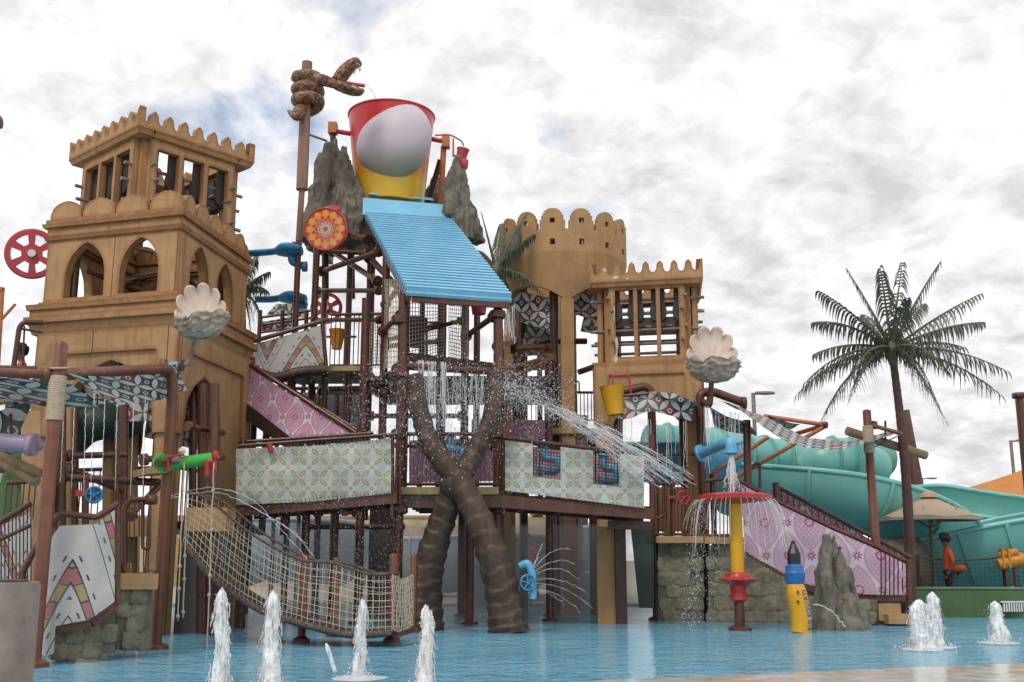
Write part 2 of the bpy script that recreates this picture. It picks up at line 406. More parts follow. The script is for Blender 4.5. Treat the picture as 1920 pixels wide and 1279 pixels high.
def pink(s, k1=(.55, .22, .38), k2=(.40, .10, .22)):
    def fn(nt, u, v):
        c = (.70, .65, .68)
        for ox, oy in ((0, 0), (.5, .5)):
            p, q = u / s + ox, v / (s * 1.5) + oy; fx, fy = p.fr() - .5, q.fr() - .5
            d = fx.abs() - (.37 - (fy + .06).sq() * 2.2 + fy * .12)
            c = mixc(nt, d < 0.0, c, k1); c = mixc(nt, d < -.07, c, (.66, .50, .58)); c = mixc(nt, d < -.10, c, k1)
            w = ((fx * 60).sin() * (fy * 75).sin()); c = mixc(nt, (w > .25) * (d < -.12), c, (.72, .55, .64))
            c = mixc(nt, ((fx.sq() + (fy * 1.5).sq()).sqrt() - .09).abs() < .02, c, k2)
        for ox, oy in ((.5, 0), (0, .5)):
            p, q = u / s + ox, v / (s * 1.5) + oy; fx, fy = p.fr() - .5, (q.fr() - .5) * 1.5
            r = (fx.sq() + fy.sq()).sqrt(); an = Ex.m('ARCTAN2', fy, fx)
            c = mixc(nt, r < ((an * 8).sin() * .03 + .085), c, k2); c = mixc(nt, r < .03, c, (.7, .5, .6))
        return c
    return fn
def arch(s, ou=0.0, ov=0.0, k=3.0, per=1.27):
    def fn(nt, u, v):
        p = u / s + ou; fx = (p.fr() - .5).abs(); q = v / s
        lv = q + ov + fx.pow(1.2) * k
        f = (lv / per).fr(); c = (.62, .60, .58)
        seg = ((q - fx * .3) * 4.5).fr()
        band = (f > .62) * (f < .80)
        c = mixc(nt, band, c, mixc(nt, seg > .5, (.46, .16, .17), (.40, .36, .13)))
        ln = ((f - .62).abs() < .014).max((f - .80).abs() < .014).max(((seg - .5).abs() < .03) * band).max((seg < .03) * band)
        ln = ln.max((f - .36).abs() < .010)
        c = mixc(nt, ln, c, (.06, .03, .05))
        dot = ((f - .92).abs() < .022) * (((q * 9).fr() - .5).abs() < .16); dot = dot.max(((f - .50).abs() < .022) * (((q * 9).fr() - .5).abs() < .16))
        c = mixc(nt, dot, c, (.12, .08, .14)); return c
    return fn
GEO = pat_mat('dark_tile_print_fabric', geo(.42), trans=.1)
GEOS = pat_mat('small_tile_print_fabric', geo(.31), trans=.1)
MINT = pat_mat('mint_flower_print_fabric', mint(.36), trans=.25, bump=.35)
PINK = pat_mat('pink_medallion_print_fabric', pink(.5), trans=.25)
PINKF = pat_mat('faded_pink_print_fabric', pink(.82, (.60, .36, .52), (.42, .10, .24)), trans=.25)
ARCHF = pat_mat('arch_band_print_fabric', arch(1.5, -.24, .8 * .7 - P(572, 628, 20.5).z / 1.5, 2.1, .7), trans=.25)
ARCHB = pat_mat('arch_band_print_fabric_large', arch(1.9, .313, .8 * .74 - P(130, 1051, 12.5).z / 1.9, 3.3, .74), trans=.2)
def water_mat():
    m, nt, b = newmat('pool_water')
    c = mixc(nt, ramp(nt, nz(nt, .35, 4, .6), .3, .7), (.19, .47, .62), (.12, .36, .52))
    nt.links.new(c, b.inputs['Base Color']); b.inputs['Roughness'].default_value = .06; b.inputs['IOR'].default_value = 1.33
    a = Ex(nz(nt, 2.6, 4, .6, (.8, 1.2, 1), .8)); d = Ex(nz(nt, 8, 3, .6, (.8, 1.2, 1), .5))
    g = nt.nodes.new('ShaderNodeSeparateXYZ'); nt.links.new(pos(nt), g.inputs[0]); calm = Ex(ramp(nt, Ex(g.outputs[1]) + Ex(nz(nt, .5, 3)) * 4, 21.5, 15.5)) * .75 + .25
    bumpit(nt, b, ((a * .7 + d * .3) * calm).x, 1.0, .33); return m
WATER = water_mat()
def froth(name, alpha, col=(.80, .83, .86), sss=0, holes=False):
    m, nt, b = newmat(name); b.inputs['Base Color'].default_value = rgb(col); b.inputs['Roughness'].default_value = .35
    b.inputs['Alpha'].default_value = alpha
    if sss: b.inputs['Subsurface Weight'].default_value = 1; b.inputs['Subsurface Radius'].default_value = (1, 1, 1); b.inputs['Subsurface Scale'].default_value = sss; b.inputs['Roughness'].default_value = .7; b.inputs['Specular IOR Level'].default_value = .2
    if holes: nt.links.new((Ex(ramp(nt, nz(nt, 26, 4, .65, (1, 1, .22)), .36, .56)) * .55 + .45).x, b.inputs['Alpha'])
    return m
FROTH = froth('white_water', 1.0, (.97, .975, .98), .12, True); DROPS = froth('spray_drops', .6, (.9, .92, .93)); STREAM = froth('thin_water_stream', .42, (.9, .92, .93))
def bucket_mat():
    m, nt, b = newmat('red_to_yellow_bucket_paint'); g = nt.nodes.new('ShaderNodeTexCoord'); s = nt.nodes.new('ShaderNodeSeparateXYZ'); nt.links.new(g.outputs['Generated'], s.inputs[0])
    z = Ex(s.outputs[2]) + Ex(nz(nt, 1.2, 3)) * .12 - .06
    c = mixc(nt, ramp(nt, z, .22, .38), (.70, .43, .03), (.66, .20, .04)); c = mixc(nt, ramp(nt, z, .42, .66), c, (.55, .035, .04))
    nt.links.new(c, b.inputs['Base Color']); b.inputs['Roughness'].default_value = .3; return m
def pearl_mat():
    m, nt, b = newmat('lilac_pearl_painted_light'); g = nt.nodes.new('ShaderNodeTexCoord'); s = nt.nodes.new('ShaderNodeSeparateXYZ'); nt.links.new(g.outputs['Generated'], s.inputs[0])
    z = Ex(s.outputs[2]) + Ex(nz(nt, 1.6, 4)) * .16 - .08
    c = mixc(nt, ramp(nt, z, .12, .42), (.30, .29, .21), (.50, .44, .51)); c = mixc(nt, ramp(nt, z, .62, 1.0), c, (.62, .55, .58))  # lilac pearl; olive underside and paler top are light and reflection painted in
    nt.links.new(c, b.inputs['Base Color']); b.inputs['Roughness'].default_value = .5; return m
def snake_mat():
    m, nt, b = newmat('snake_scales'); vo = nt.nodes.new('ShaderNodeTexVoronoi'); vo.inputs['Scale'].default_value = 22; nt.links.new(pos(nt), vo.inputs['Vector'])
    c = mixc(nt, ramp(nt, nz(nt, 6, 4, .6, dist=.8), .42, .58), (.33, .17, .08), (.13, .065, .035))
    c = mixc(nt, Ex(vo.outputs['Distance']) > .62, c, (.05, .03, .02)); nt.links.new(c, b.inputs['Base Color']); b.inputs['Roughness'].default_value = .5
    bumpit(nt, b, vo.outputs['Distance'], .6, .02); return m
SNAKE = snake_mat()
def medal(nt, u, v):
    r = (u.sq() + v.sq()).sqrt(); an = Ex.m('ARCTAN2', v, u)
    k = (an * 6.0).sin().abs(); k2 = ((an * 6.0 + 1.5708).sin()).abs()
    c = (.50, .03, .02)
    c = mixc(nt, (r - .73).abs() < (k2 * .2), c, (.74, .34, .02))
    c = mixc(nt, (r - (.50 + .22 * k)).abs() < .03, c, (.74, .25, .03)); c = mixc(nt, (r - (.66 - .24 * k)).abs() < .03, c, (.74, .25, .03))
    c = mixc(nt, r < .36, c, (.6, .45, .32)); c = mixc(nt, (r - (.24 + .07 * k)).abs() < .025, c, (.4, .06, .03)); c = mixc(nt, r < .13, c, (.45, .06, .03)); c = mixc(nt, r < .07, c, (.15, .10, .07))
    c = mixc(nt, r > .94, c, (.42, .03, .03)); return c
MEDAL = pat_mat('orange_star_medallion_print', medal, rough=.45, bump=.02)
# ------------------------------------------------------------------ setting
PAVE = mat('pale_wet_paving', (.58, .54, .48), .16, (.46, .42, .37), vs=1.3, bump=.08, bs=6)
SANDG = mat('dusty_ground', (.33, .28, .21), .9, (.26, .21, .16), vs=.6, bump=.2, bs=8)
def sheet(name, pts, z, mt):
    return O(name, MB().add([(x, y, z) for x, y in pts], [tuple(range(len(pts)))]), mt, kind='structure')
sheet('ground', [(-900, -60), (900, -60), (900, 1800), (-900, 1800)], -.03, SANDG)
sheet('pool_water', [(-16, 1.5), (16, 1.5), (16, 27.5), (-16, 27.5)], 0.0, WATER)
e0, e1, e2 = G(-700, 1420), G(960, 1284), G(2300, 1228)
sheet('pool_beach', [(e0.x, e0.y), (e1.x, e1.y), (e2.x, e2.y), (16, e2.y), (16, -6), (-16, -6), (-16, e0.y)], .006, PAVE)
O('rear_paving', MB().box((0, 48, .03), (90, 41, .1)), mat('rear_paving', (.36, .31, .25), .7, (.28, .24, .2), vs=1), kind='structure')
# ---- background walls and buildings
def far_wall(name, xa, xb, y, h, mt, label, th=.4):
    t = T(name, label, 'wall', ((xa + xb) / 2, y, .08)); box('wall_body', ((xa + xb) / 2, y, h / 2), (xb - xa, th, h), mt, t)
    box('coping', ((xa + xb) / 2, y, h + .05), (xb - xa + .1, th + .12, .1), TAN2, t)
    n = int((xb - xa) / 3)
    for i in range(n + 1): box('pier', (xa + (xb - xa) * i / n, y - th / 2 - .04, h / 2), (.35, .12, h - .02), TAN2, t)
far_wall('boundary_wall', -26, 1, 46, 2.9, mat('cream_render', (.52, .42, .29), .8), 'long cream boundary wall with piers far behind the play tower')
far_wall('boundary_wall', 7, 24, 33.5, 1.55, mat('cream_render_low', (.50, .40, .28), .8), 'low cream wall behind the teal slides on the right')
# ---- flumes
def flume(parent, path, r, mt, rim, bank=0.0, name='flume_shell', a0=-8, a1=188, joints=4, th=.035):
    pts = spline(path, 8); prof = []
    for k in range(15): a = math.radians(a0 + (a1 - a0) * k / 14); prof.append((r * math.cos(a), -r * math.sin(a)))
    inn = [(x * (r - th) / r, y * (r - th) / r) for x, y in prof][::-1]
    loop = prof + inn; m = len(loop); vs = []; fs = []; fr = []
    for i, p in enumerate(pts):
        t = (pts[min(i + 1, len(pts) - 1)] - pts[max(i - 1, 0)]).normalized(); s = t.cross(V((0, 0, 1))).normalized(); u = s.cross(t)
        b = math.radians(bank(i / (len(pts) - 1)) if callable(bank) else bank); s, u = s * math.cos(b) + u * math.sin(b), u * math.cos(b) - s * math.sin(b)
        fr.append((p, s, u, t)); vs += [p + s * x + u * y for x, y in loop]
    for i in range(len(pts) - 1):
        for k in range(m): fs.append((i * m + k, i * m + (k + 1) % m, (i + 1) * m + (k + 1) % m, (i + 1) * m + k))
    fs.append(tuple(range(m))); fs.append(tuple((len(pts) - 1) * m + k for k in reversed(range(m))))
    o = O(name, MB().add(vs, fs), mt, parent, smooth=45, fix=True)
    for sgn in (0, 14):
        q = [p + s * prof[sgn][0] + u * (prof[sgn][1] + .02) for p, s, u, t in fr]; O('rim', MB().tube(q, .055, 6), rim, parent, smooth=60)
    for j in range(1, joints + 1):
        p, s, u, t = fr[int(j * (len(pts) - 1) / (joints + 1))]
        mb = MB(); vs = []; fs = []
        for k in range(15):
            a = math.radians(a0 + (a1 - a0) * k / 14); d = s * math.cos(a) - u * math.sin(a)
            vs += [p + d * (r + .005) - t * .04, p + d * (r + .05) - t * .04, p + d * (r + .05) + t * .04, p + d * (r + .005) + t * .04]
        for k in range(14):
            for q in range(4): fs.append((k * 4 + q, k * 4 + (q + 1) % 4, k * 4 + 4 + (q + 1) % 4, k * 4 + 4 + q))
        O('joint_flange', mb.add(vs, fs + [(0, 1, 2, 3), (56, 57, 58, 59)]), mt, parent, smooth=40)
    return o
s = T('water_slide', 'wide open teal slide curving down behind the pink stair banner', 'water slide', V((P(1560, 900, 26).x, 26, 0)))
flume(s, [P(1370, 890, 27.5), P(1480, 896, 26.2), P(1590, 908, 25.6), P(1690, 942, 26), P(1780, 998, 27.5)], 1.05, TEAL, TEALI, lambda t: 6 - 14 * t)
for px in (1470, 1600): R('support_post', (P(px, 900, 26.6).x, 26.6, 0), P(px, 960, 26.6), .12, TEAL, s)
s = T('water_slide', 'banked teal slide running behind the beige parasol to the right edge', 'water slide', V((P(1800, 950, 28).x, 28, 0)))
flume(s, [P(1660, 950, 29), P(1760, 945, 28), P(1860, 958, 27.6), P(1990, 975, 27.4)], .95, TEAL, TEALI, -24)
for px in (1790, 1900): R('support_post', (P(px, 950, 28).x, 28, 0), P(px, 985, 28), .12, TEAL, s)
s = T('water_slide', 'lowest teal slide rising to the right behind the lifeguard', 'water slide', V((P(1850, 1040, 25).x, 25, 0)))
flume(s, [P(1690, 1062, 26.5), P(1740, 1028, 25.7), P(1830, 1003, 25.2), P(1980, 975, 24.6)], 1.28, TEAL, TEALI, -4)
s = T('tube_slide', 'closed teal tube slide with ribbed joints above the open flume', 'water slide', V((P(1480, 850, 30).x, 30, 0)))
tp = spline([P(1215, 838, 29), P(1330, 845, 29.5), P(1440, 862, 30.5), P(1540, 868, 31), P(1650, 858, 32.5)], 10)
O('tube_shell', MB().tube(tp, .62, 20), TEAL, s, smooth=60)
for k in range(3, len(tp) - 2, 4): flange('joint_flange', tp[k], tp[k + 1] - tp[k], .70, TEALI, s, .07)
for k in (6, 22, 34): R('support_post', (tp[k].x, tp[k].y, 0), tp[k], .13, TEAL, s)
s = T('tube_slide', 'short domed teal tube end rising over the flume near the canopy', 'water slide', V((P(1570, 870, 28.5).x, 28.5, 0)))
O('tube_shell', MB().tube(spline([P(1500, 885, 28.5), P(1545, 868, 28.4), P(1590, 866, 28.6), P(1640, 884, 29)], 8), [.30 + .32 * math.sin(min(1, i / 9) * 1.57) for i in range(25)], 20), TEAL, s, smooth=60)
for px in (1560, 1600): flange('joint_flange', P(px, 865, 28.45), (1, .1, 0), .69, TEALI, s, .07)
R('support_post', (P(1580, 900, 28.6).x, 28.6, 0), P(1580, 880, 28.6), .12, TEAL, s)
s = T('water_slide', 'light blue slide seen through the posts under the right canopy', 'water slide', V((P(1260, 870, 25).x, 25, 0)))
flume(s, [P(1175, 845, 26.5), P(1235, 850, 25.4), P(1290, 852, 25), P(1345, 846, 25.8)], .72, BLUE3, BLUE3, 4, joints=2)
R('support_post', (P(1250, 870, 25.4).x, 25.4, 0), P(1250, 890, 25.4), .12, BLUE3, s)
s = T('water_slide', 'grey blue slide trough low behind the rope net bridge', 'water slide', V((P(500, 1020, 28).x, 28, 0)))
flume(s, [P(410, 1030, 29), P(480, 1004, 28), P(560, 1000, 27.5), P(640, 1012, 28.5)], 1.2, GREYB, mat('pale_rim', (.5, .55, .58), .5), 6, joints=1)
s = T('water_slide', 'pale blue grey slide wall low behind the crossed palm trunks', 'water slide', V((P(900, 1060, 33).x, 33, 0)))
flume(s, [P(700, 1020, 34), P(800, 1025, 33.2), P(900, 1018, 33), P(1010, 1006, 33), P(1120, 1002, 34)], 1.4, GREYB, mat('pale_rim_b', (.5, .55, .58), .5), 0, joints=3)
# ---- background furniture seen below the bridges
for px, y0, y1, Y, rr, lb, fl in ((1070, 955, 1140, 30, .36, 'thick brown palm trunk standing below the flowered bridge', 1), (1094, 958, 1140, 34, .2, 'thin far palm trunk right of the thick one below the bridge', 0)):
    t = T('palm_tree', lb, 'palm', V((P(px, y1, Y).x, Y, 0)), 'palm trunks under the bridge'); b = W[t].translation
    zt = P(px, 780, Y).z
    O('trunk', MB().tube([b + V((.03 * math.sin(k), 0, zt * k / 40)) for k in range(41)], [rr * (1.06 if k % 2 else .97) for k in range(41)], 12), PTRUNK, t, smooth=60)
def umbrella(name, label, c, r, zr, zt, mt, n=8, group=None):
    t = T(name, label, 'parasol', V((c.x, c.y, .08)), group); mb = MB(); vs = [V((c.x, c.y, zt))]
    for ring, (q, z) in enumerate(((.5, zr + (zt - zr) * .46), (1, zr), (1, zr - .1))):
        for k in range(n * 4):
            a = 2 * math.pi * (k + .5) / (n * 4); sc_ = math.cos(math.pi / n) / math.cos(((a + math.pi / n) % (2 * math.pi / n)) - math.pi / n)
            sag = -.05 * (1 - abs(((k % 4) - 1.5) / 1.5)) * (1 if ring else .6)
            vs.append(V((c.x + r * q * math.cos(a) * sc_, c.y + r * q * math.sin(a) * sc_, z + sag * (ring < 2))))
    m = n * 4; fs = [(0, 1 + k, 1 + (k + 1) % m) for k in range(m)]
    for g in range(2):
        for k in range(m): fs.append((1 + g * m + k, 1 + (g + 1) * m + k, 1 + (g + 1) * m + (k + 1) % m, 1 + g * m + (k + 1) % m))
    O('canopy', mb.add(vs, fs), mt, t, smooth=25)
    O('vent_cap', MB().lathe([(r * .19, zt - .06), (r * .16, zt + .02), (r * .06, zt + .07), (.01, zt + .12)], (c.x, c.y, 0), 12), mt, t, smooth=40)
    R('pole', (c.x, c.y, 0), (c.x, c.y, zt - .05), .035, WOODP, t)
    for k in range(n):
        a = 2 * math.pi * k / n; d = V((math.cos(a), math.sin(a), 0)); R('rib', V((c.x, c.y, zr - .25)) + d * .04, V((c.x, c.y, zr + (zt - zr) * .3)) + d * r * .62, .018, WOODP, t, 6)
umbrella('beach_parasol', 'beige canvas parasol shading the lifeguard at the poolside', P(1743, 965, 24.3), 1.16, P(1743, 968, 24.3).z, P(1743, 928, 24.3).z, BEIGE, 6)
umbrella('beach_parasol', 'brown shaded parasol seen below the bridge nearest the trunk', P(955, 985, 31), 1.5, P(955, 1003, 31).z, P(955, 945, 31).z, BEIGE, 6, 'parasols behind the bridge')
umbrella('beach_parasol', 'brown shaded parasol seen below the bridge next to the thick palm', P(1008, 985, 29), 1.15, P(1008, 1002, 29).z, P(1008, 962, 29).z, BEIGE, 6, 'parasols behind the bridge')
def tent(label, pts, mt, poles):
    t = T('shade_tent', label, 'tent', V((sum(p.x for p in pts) / len(pts), sum(p.y for p in pts) / len(pts), .08)))
    mb = MB(); n = len(pts) - 1; apex = pts[0]
    for k in range(n):
        a, b = pts[1 + k], pts[1 + (k + 1) % n]; ns = 6
        for i in range(ns):
            q0, q1 = i / ns, (i + 1) / ns; sg = lambda q: V((0, 0, -.35 * math.sin(math.pi * q)))
            mb.add([apex.lerp(a, q0) + sg(q0) * .5, apex.lerp(a, q1) + sg(q1) * .5, apex.lerp(b, q1) + sg(q1) * .5, apex.lerp(b, q0) + sg(q0) * .5], [(0, 1, 2, 3)])
    O('canvas', mb, mt, t)
    for p in pts[1:]: R('pole', (p.x, p.y, 0), p, .07, WHITE, t)
tent('large orange shade tent roof rising at the right edge', [P(2010, 840, 50), P(1775, 925, 46), P(2250, 960, 44), P(2300, 930, 58), P(1850, 925, 58)], OTENT, 1)
tent('small orange shade roof far behind the parasols under the bridge', [P(1010, 945, 42), P(960, 985, 40), P(1060, 985, 40), P(1070, 980, 45), P(970, 980, 45)], OTENT, 1)
def street_lamp(px, py, Y, dx, label):
    b = V((P(px, py, Y).x, Y, 0)); zt = P(px, py, Y).z; t = T('street_lamp', label, 'lamp', b, 'street lamps'); g = GREYW
    R('pole', b, V((b.x, Y, zt)), .09, g, t); e = P(px + dx, py + 2, Y); R('arm', (b.x, Y, zt - .05), (e.x, Y, zt + .02), .05, g, t)
    O('lamp_head', MB().lathe([(.02, -.45), (.14, -.4), (.19, 0), (.13, .4), (.02, .45)], (e.x, Y, zt), 10, Matrix.Rotation(math.pi / 2, 3, 'Y') @ Matrix.Diagonal((.5, 1, 1))), g, t, smooth=50)
street_lamp(1412, 737, 46, 22, 'tall street lamp just right of the clam shell fountain')
street_lamp(1729, 897, 90, 18, 'small far street lamp above the beige parasol')
street_lamp(1895, 826, 60, 26, 'street lamp above the orange tent at right edge')
t = T('standpipe', 'brown capped pipe standing at the extreme right edge of the view', 'pipe', V((P(1926, 900, 25).x, 25, 0)))
b = W[t].translation; zt = P(1926, 742, 25).z; R('pipe', b, b + V((0, 0, zt)), .10, BROWN, t); flange('cap', b + V((0, 0, zt)), (0, 0, 1), .16, BROWN, t, .12)
# ---- green pool wall with grille
t = T('pool_wall', 'low dark green pool edge wall with a white grille', 'wall', V((P(1850, 1130, 21).x, 21, 0)))
wp = [G(1716, 1159), G(1790, 1158), G(1860, 1158.5), G(1960, 1161), G(2120, 1168)]; wp = spline(wp, 5)
mb = MB(); n = len(wp)
for k in range(n - 1):
    a, b = wp[k], wp[k + 1]; h = .57; th = V((0, .45, 0))
    mb.hexa([a, b, b + th, a + th, a + V((0, 0, h)), b + V((0, 0, h)), b + th + V((0, 0, h)), a + th + V((0, 0, h))])
O('wall_body', mb, GWALL, t)
mb = MB()
for k in range(n - 1):
    a, b = wp[k] + V((0, -.03, .572)), wp[k + 1] + V((0, -.03, .572)); th = V((0, .5, 0)); u = V((0, 0, .03))
    mb.hexa([a, b, b + th, a + th, a + u, b + u, b + th + u, a + th + u])
O('coping', mb, mat('pale_green_coping', (.2, .27, .16), .6), t)
gy = G(1900, 1159.5).y - .02; ga = P(1881, 1138, gy); box('grille_recess', (ga.x + .35, gy, ga.z), (.80, .02, .17), DARKB, t)
for k in range(16): box('grille_slat', (ga.x + .05 * k, gy - .03, ga.z), (.022, .05, .19), WHITE, t)
box('grille_frame', (ga.x + .37, gy - .03, ga.z + .1), (.85, .05, .03), WHITE, t)
# ---- net fence behind the wall
t = T('net_fence', 'dark mesh net fence behind the green wall by the lifeguard', 'fence', V((P(1800, 1090, 22.6).x, 22.6, 0)))
pp = [V((P(px, 1080, 23.6).x, 23.6 - .0006 * (px - 1716), 0)) for px in (1722, 1880, 2010)]
for p in pp: R('post', p, p + V((0, 0, P(1720, 1040, 23.6).z)), .045, DARKB, t)
mb = MB(); h0, h1 = .08, P(1720, 1045, 23.6).z
for a, b in zip(pp, pp[1:]):
    n = int((b - a).length / .1)
    for i in range(n + 1): q = a.lerp(b, i / n); mb.tube([q + V((0, 0, h0)), q + V((0, 0, h1 - .06 * math.sin(math.pi * i / n)))], .005, 3, False)
    for j in range(13): z = h0 + (h1 - h0) * j / 12; mb.tube([a.lerp(b, i / 8) + V((0, 0, z - .06 * math.sin(math.pi * i / 8) * j / 12)) for i in range(9)], .005, 3, False)
O('mesh_net', mb, DROPE, t, kind='stuff')
O('top_rope', MB().tube([pp[0].lerp(pp[1], i / 8) + V((0, 0, h1 - .06 * math.sin(math.pi * i / 8))) for i in range(9)], .02, 6), DROPE, t)
# ---- orange water cannon at right
c = P(1893, 1058, 23.3); t = T('spray_cannon', 'orange twin barrel spray cannon on two legs behind green wall', 'water cannon', V((c.x, 23.3, 0)))
MX = Matrix.Rotation(math.radians(80), 3, 'Y')
OC = mat('orange_yellow_cannon', (.62, .27, .03), .45, (.45, .17, .02), vs=8)
O('barrel', MB().lathe([(.10, -.26), (.13, -.2), (.13, .18), (.16, .22), (.16, .30), (.12, .30), (.12, .1)], c + V((0, 0, .04)), 14, MX), OC, t, smooth=40)
O('upper_barrel', MB().lathe([(.05, -.2), (.08, -.15), (.08, .15), (.09, .2), (.06, .2)], c + V((-.02, 0, .22)), 12, MX), OC, t, smooth=40)
for x in (-.17, -.04): box('clamp_band', c + V((x, -.02, .13)), (.05, .22, .4), OC, t)
for x in (-.09, .10): R('leg', V((c.x + x, 23.3, 0)), c + V((x, 0, -.05)), .04, BROWN, t)
# planter boxes, far loungers, shrubs under the bridge
t = T('pump_box', 'rounded grey blue pump housing on the wet floor under the bridge', 'pump housing', V((P(1075, 1110, 26).x, 26, 0)))
b = W[t].translation
O('housing', MB().lathe([(1.0, 0), (1.0, .55), (.9, .78), (.7, .88)], b, 20, Matrix.Diagonal((.62, .5, 1))), GREYB, t, smooth=50)
O('lid', MB().box(b + V((-.15, -.02, 1.02)), (.82, .6, .26)), BLUE3, t)
t = T('planter_box', 'pale grey square planter behind the right crossed trunk', 'planter', V((P(890, 1110, 27).x, 27, 0)))
b = W[t].translation; box('pot', b + V((0, 0, .5)), (.8, .7, 1.0), CONC, t); box('pot_rim', b + V((0, 0, 1.02)), (.9, .8, .09), CONC, t)
def shrub(label, c, r, n=260, mt=FOLI, group='background shrubs'):
    t = T('shrub', label, 'shrub', V((c.x, c.y, .08)), group); mb = MB(); rnd = random.Random(n)
    for k in range(n):
        d = V((rnd.gauss(0, 1), rnd.gauss(0, 1), rnd.gauss(0, 1))).normalized() * r * rnd.uniform(.45, 1.05) * (1 + .25 * noise.noise(V((k * .1, 1, r)))); p = c + V((d.x, d.y, abs(d.z) * .9))
        a = V((rnd.gauss(0, 1), rnd.gauss(0, 1), rnd.gauss(0, .7))).normalized() * r * .14; b_ = a.cross(V((rnd.random(), rnd.random(), 1))).normalized() * r * .05
        mb.add([p - a, p - b_, p + a, p + b_], [(0, 1, 2, 3)])
    O('foliage', mb, mt, t, kind='stuff'); R('stem', (c.x, c.y, .0), (c.x, c.y, c.z + r * .4), r * .06, RACH, t)
shrub('green shrub in the gap behind the crossed trunks', P(845, 1040, 38) - V((0, 0, .6)), 1.3, 420)
shrub('green shrub far right of the thick palm under the bridge', P(1108, 1040, 36) - V((0, 0, .6)), 1.1, 380)
shrub('small green shrub beside the teal slide right of the brown pole', P(1672, 990, 27) - V((0, 0, .3)), .45, 300)
c = P(1690, 1015, 24.5); t = T('boulder', 'dark rounded rock top behind the foot of the pink stairs', 'rock', V((c.x, c.y, 0)))
mb = MB().lathe([(.55, 0), (.6, .9), (.55, 1.35), (.35, 1.6), (.06, 1.68)], V((c.x, c.y, 0)), 16)
mb.v = [v + noise.noise_vector(v * 2.2) * .12 for v in mb.v]; O('boulder_body', mb, ROCK, t, smooth=True)
# ------------------------------------------------------------------ clad towers
class Fr:
    def __init__(s, n, l, r):
        s.n = V((n.x, n.y, 0)); a = V((l.x - n.x, l.y - n.y, 0)); b = V((r.x - n.x, r.y - n.y, 0))
        s.wa, s.wb = a.length, b.length; s.a, s.b = a.normalized(), b.normalized()
    def p(s, u, v, z): return s.n + s.a * u + s.b * v + V((0, 0, z))
    def face(s, k, e=0.0):      # map (along, z, inwards)
        if k == 0: return lambda u, z, w: s.p(u, w - e, z)
        if k == 1: return lambda u, z, w: s.p(w - e, u, z)
        if k == 2: return lambda u, z, w: s.p(u, s.wb - w + e, z)
        return lambda u, z, w: s.p(s.wa - w + e, u, z)
    def width(s, k): return s.wa if k in (0, 2) else s.wb
def archpts(c, hw, zs, rise, n=9, pointed=.6):
    out = []
    for k in range(n * 2 + 1):
        t = -1 + k / n; x = c + t * hw; y = zs + rise * ((1 - abs(t) ** 2.1) ** .5 * (1 - pointed * .35) + (1 - abs(t)) * pointed * .35) if abs(t) < 1 else zs
        out.append((x, y))
    return out
def ring(fr, mb, e, z0, z1, t=.3, e1=None):
    e1 = e if e1 is None else e1
    for k in range(4):
        w = fr.width(k); lo, hi = (-e, w + e) if k in (0, 2) else (-e + t, w + e - t)
        f0, f1 = fr.face(k, e), fr.face(k, e1); lo1, hi1 = (-e1, w + e1) if k in (0, 2) else (lo, hi)
        mb.hexa([f0(lo, z0, 0), f0(hi, z0, 0), f0(hi, z0, t), f0(lo, z0, t), f1(lo1, z1, 0), f1(hi1, z1, 0), f1(hi1, z1, t), f1(lo1, z1, t)])
    mb.fix = True
def crown(fr, parent, e, z0, zb, h, nA, nB, mt, t=.13):
    for k in range(4):
        w = fr.width(k) + 2 * e; n = nA if k in (0, 2) else nB; p = w / (n - 1); pts = [(-e, z0)]; top = []
        for i in range(n):
            s = -e + p * i; L = []
            if i > 0:
                L += [(s - .24 * p, zb + .52 * h)] + [(s - .19 * p, zb + .74 * h)]
            L += [(s, zb + h * (1.12 if i in (0, n - 1) else 1))]
            if i < n - 1:
                L += [(s + .19 * p, zb + .74 * h), (s + .24 * p, zb + .52 * h)]
                L += [(s + .5 * p - .26 * p * math.cos(q), zb + .42 * h - .62 * h * math.sin(q)) for q in (0.25, .7, 1.1, 1.57, 2.04, 2.44, 2.89)]
            top += L
        pts = [(-e, z0)] + top + [(w - e, z0)]; ins = .0 if k in (0, 2) else t
        pts = [(max(-e + ins, min(w - e - ins, a)), b) for a, b in pts]
        O('crenellated_panel', MB().plate(pts, [], fr.face(k, e), 0, t), mt, parent)
    mb = MB(); ring(fr, mb, e - .05, z0 - .10, z0 - .002, .3, e - .005); O('crown_moulding', mb, mt, parent)
    mb = MB(); mb.hexa([fr.p(x, y, z) for z in (z0 + .02, z0 + .07) for x, y in ((-e + t, -e + t), (fr.wa + e - t, -e + t), (fr.wa + e - t, fr.wb + e - t), (-e + t, fr.wb + e - t))])
    return mb
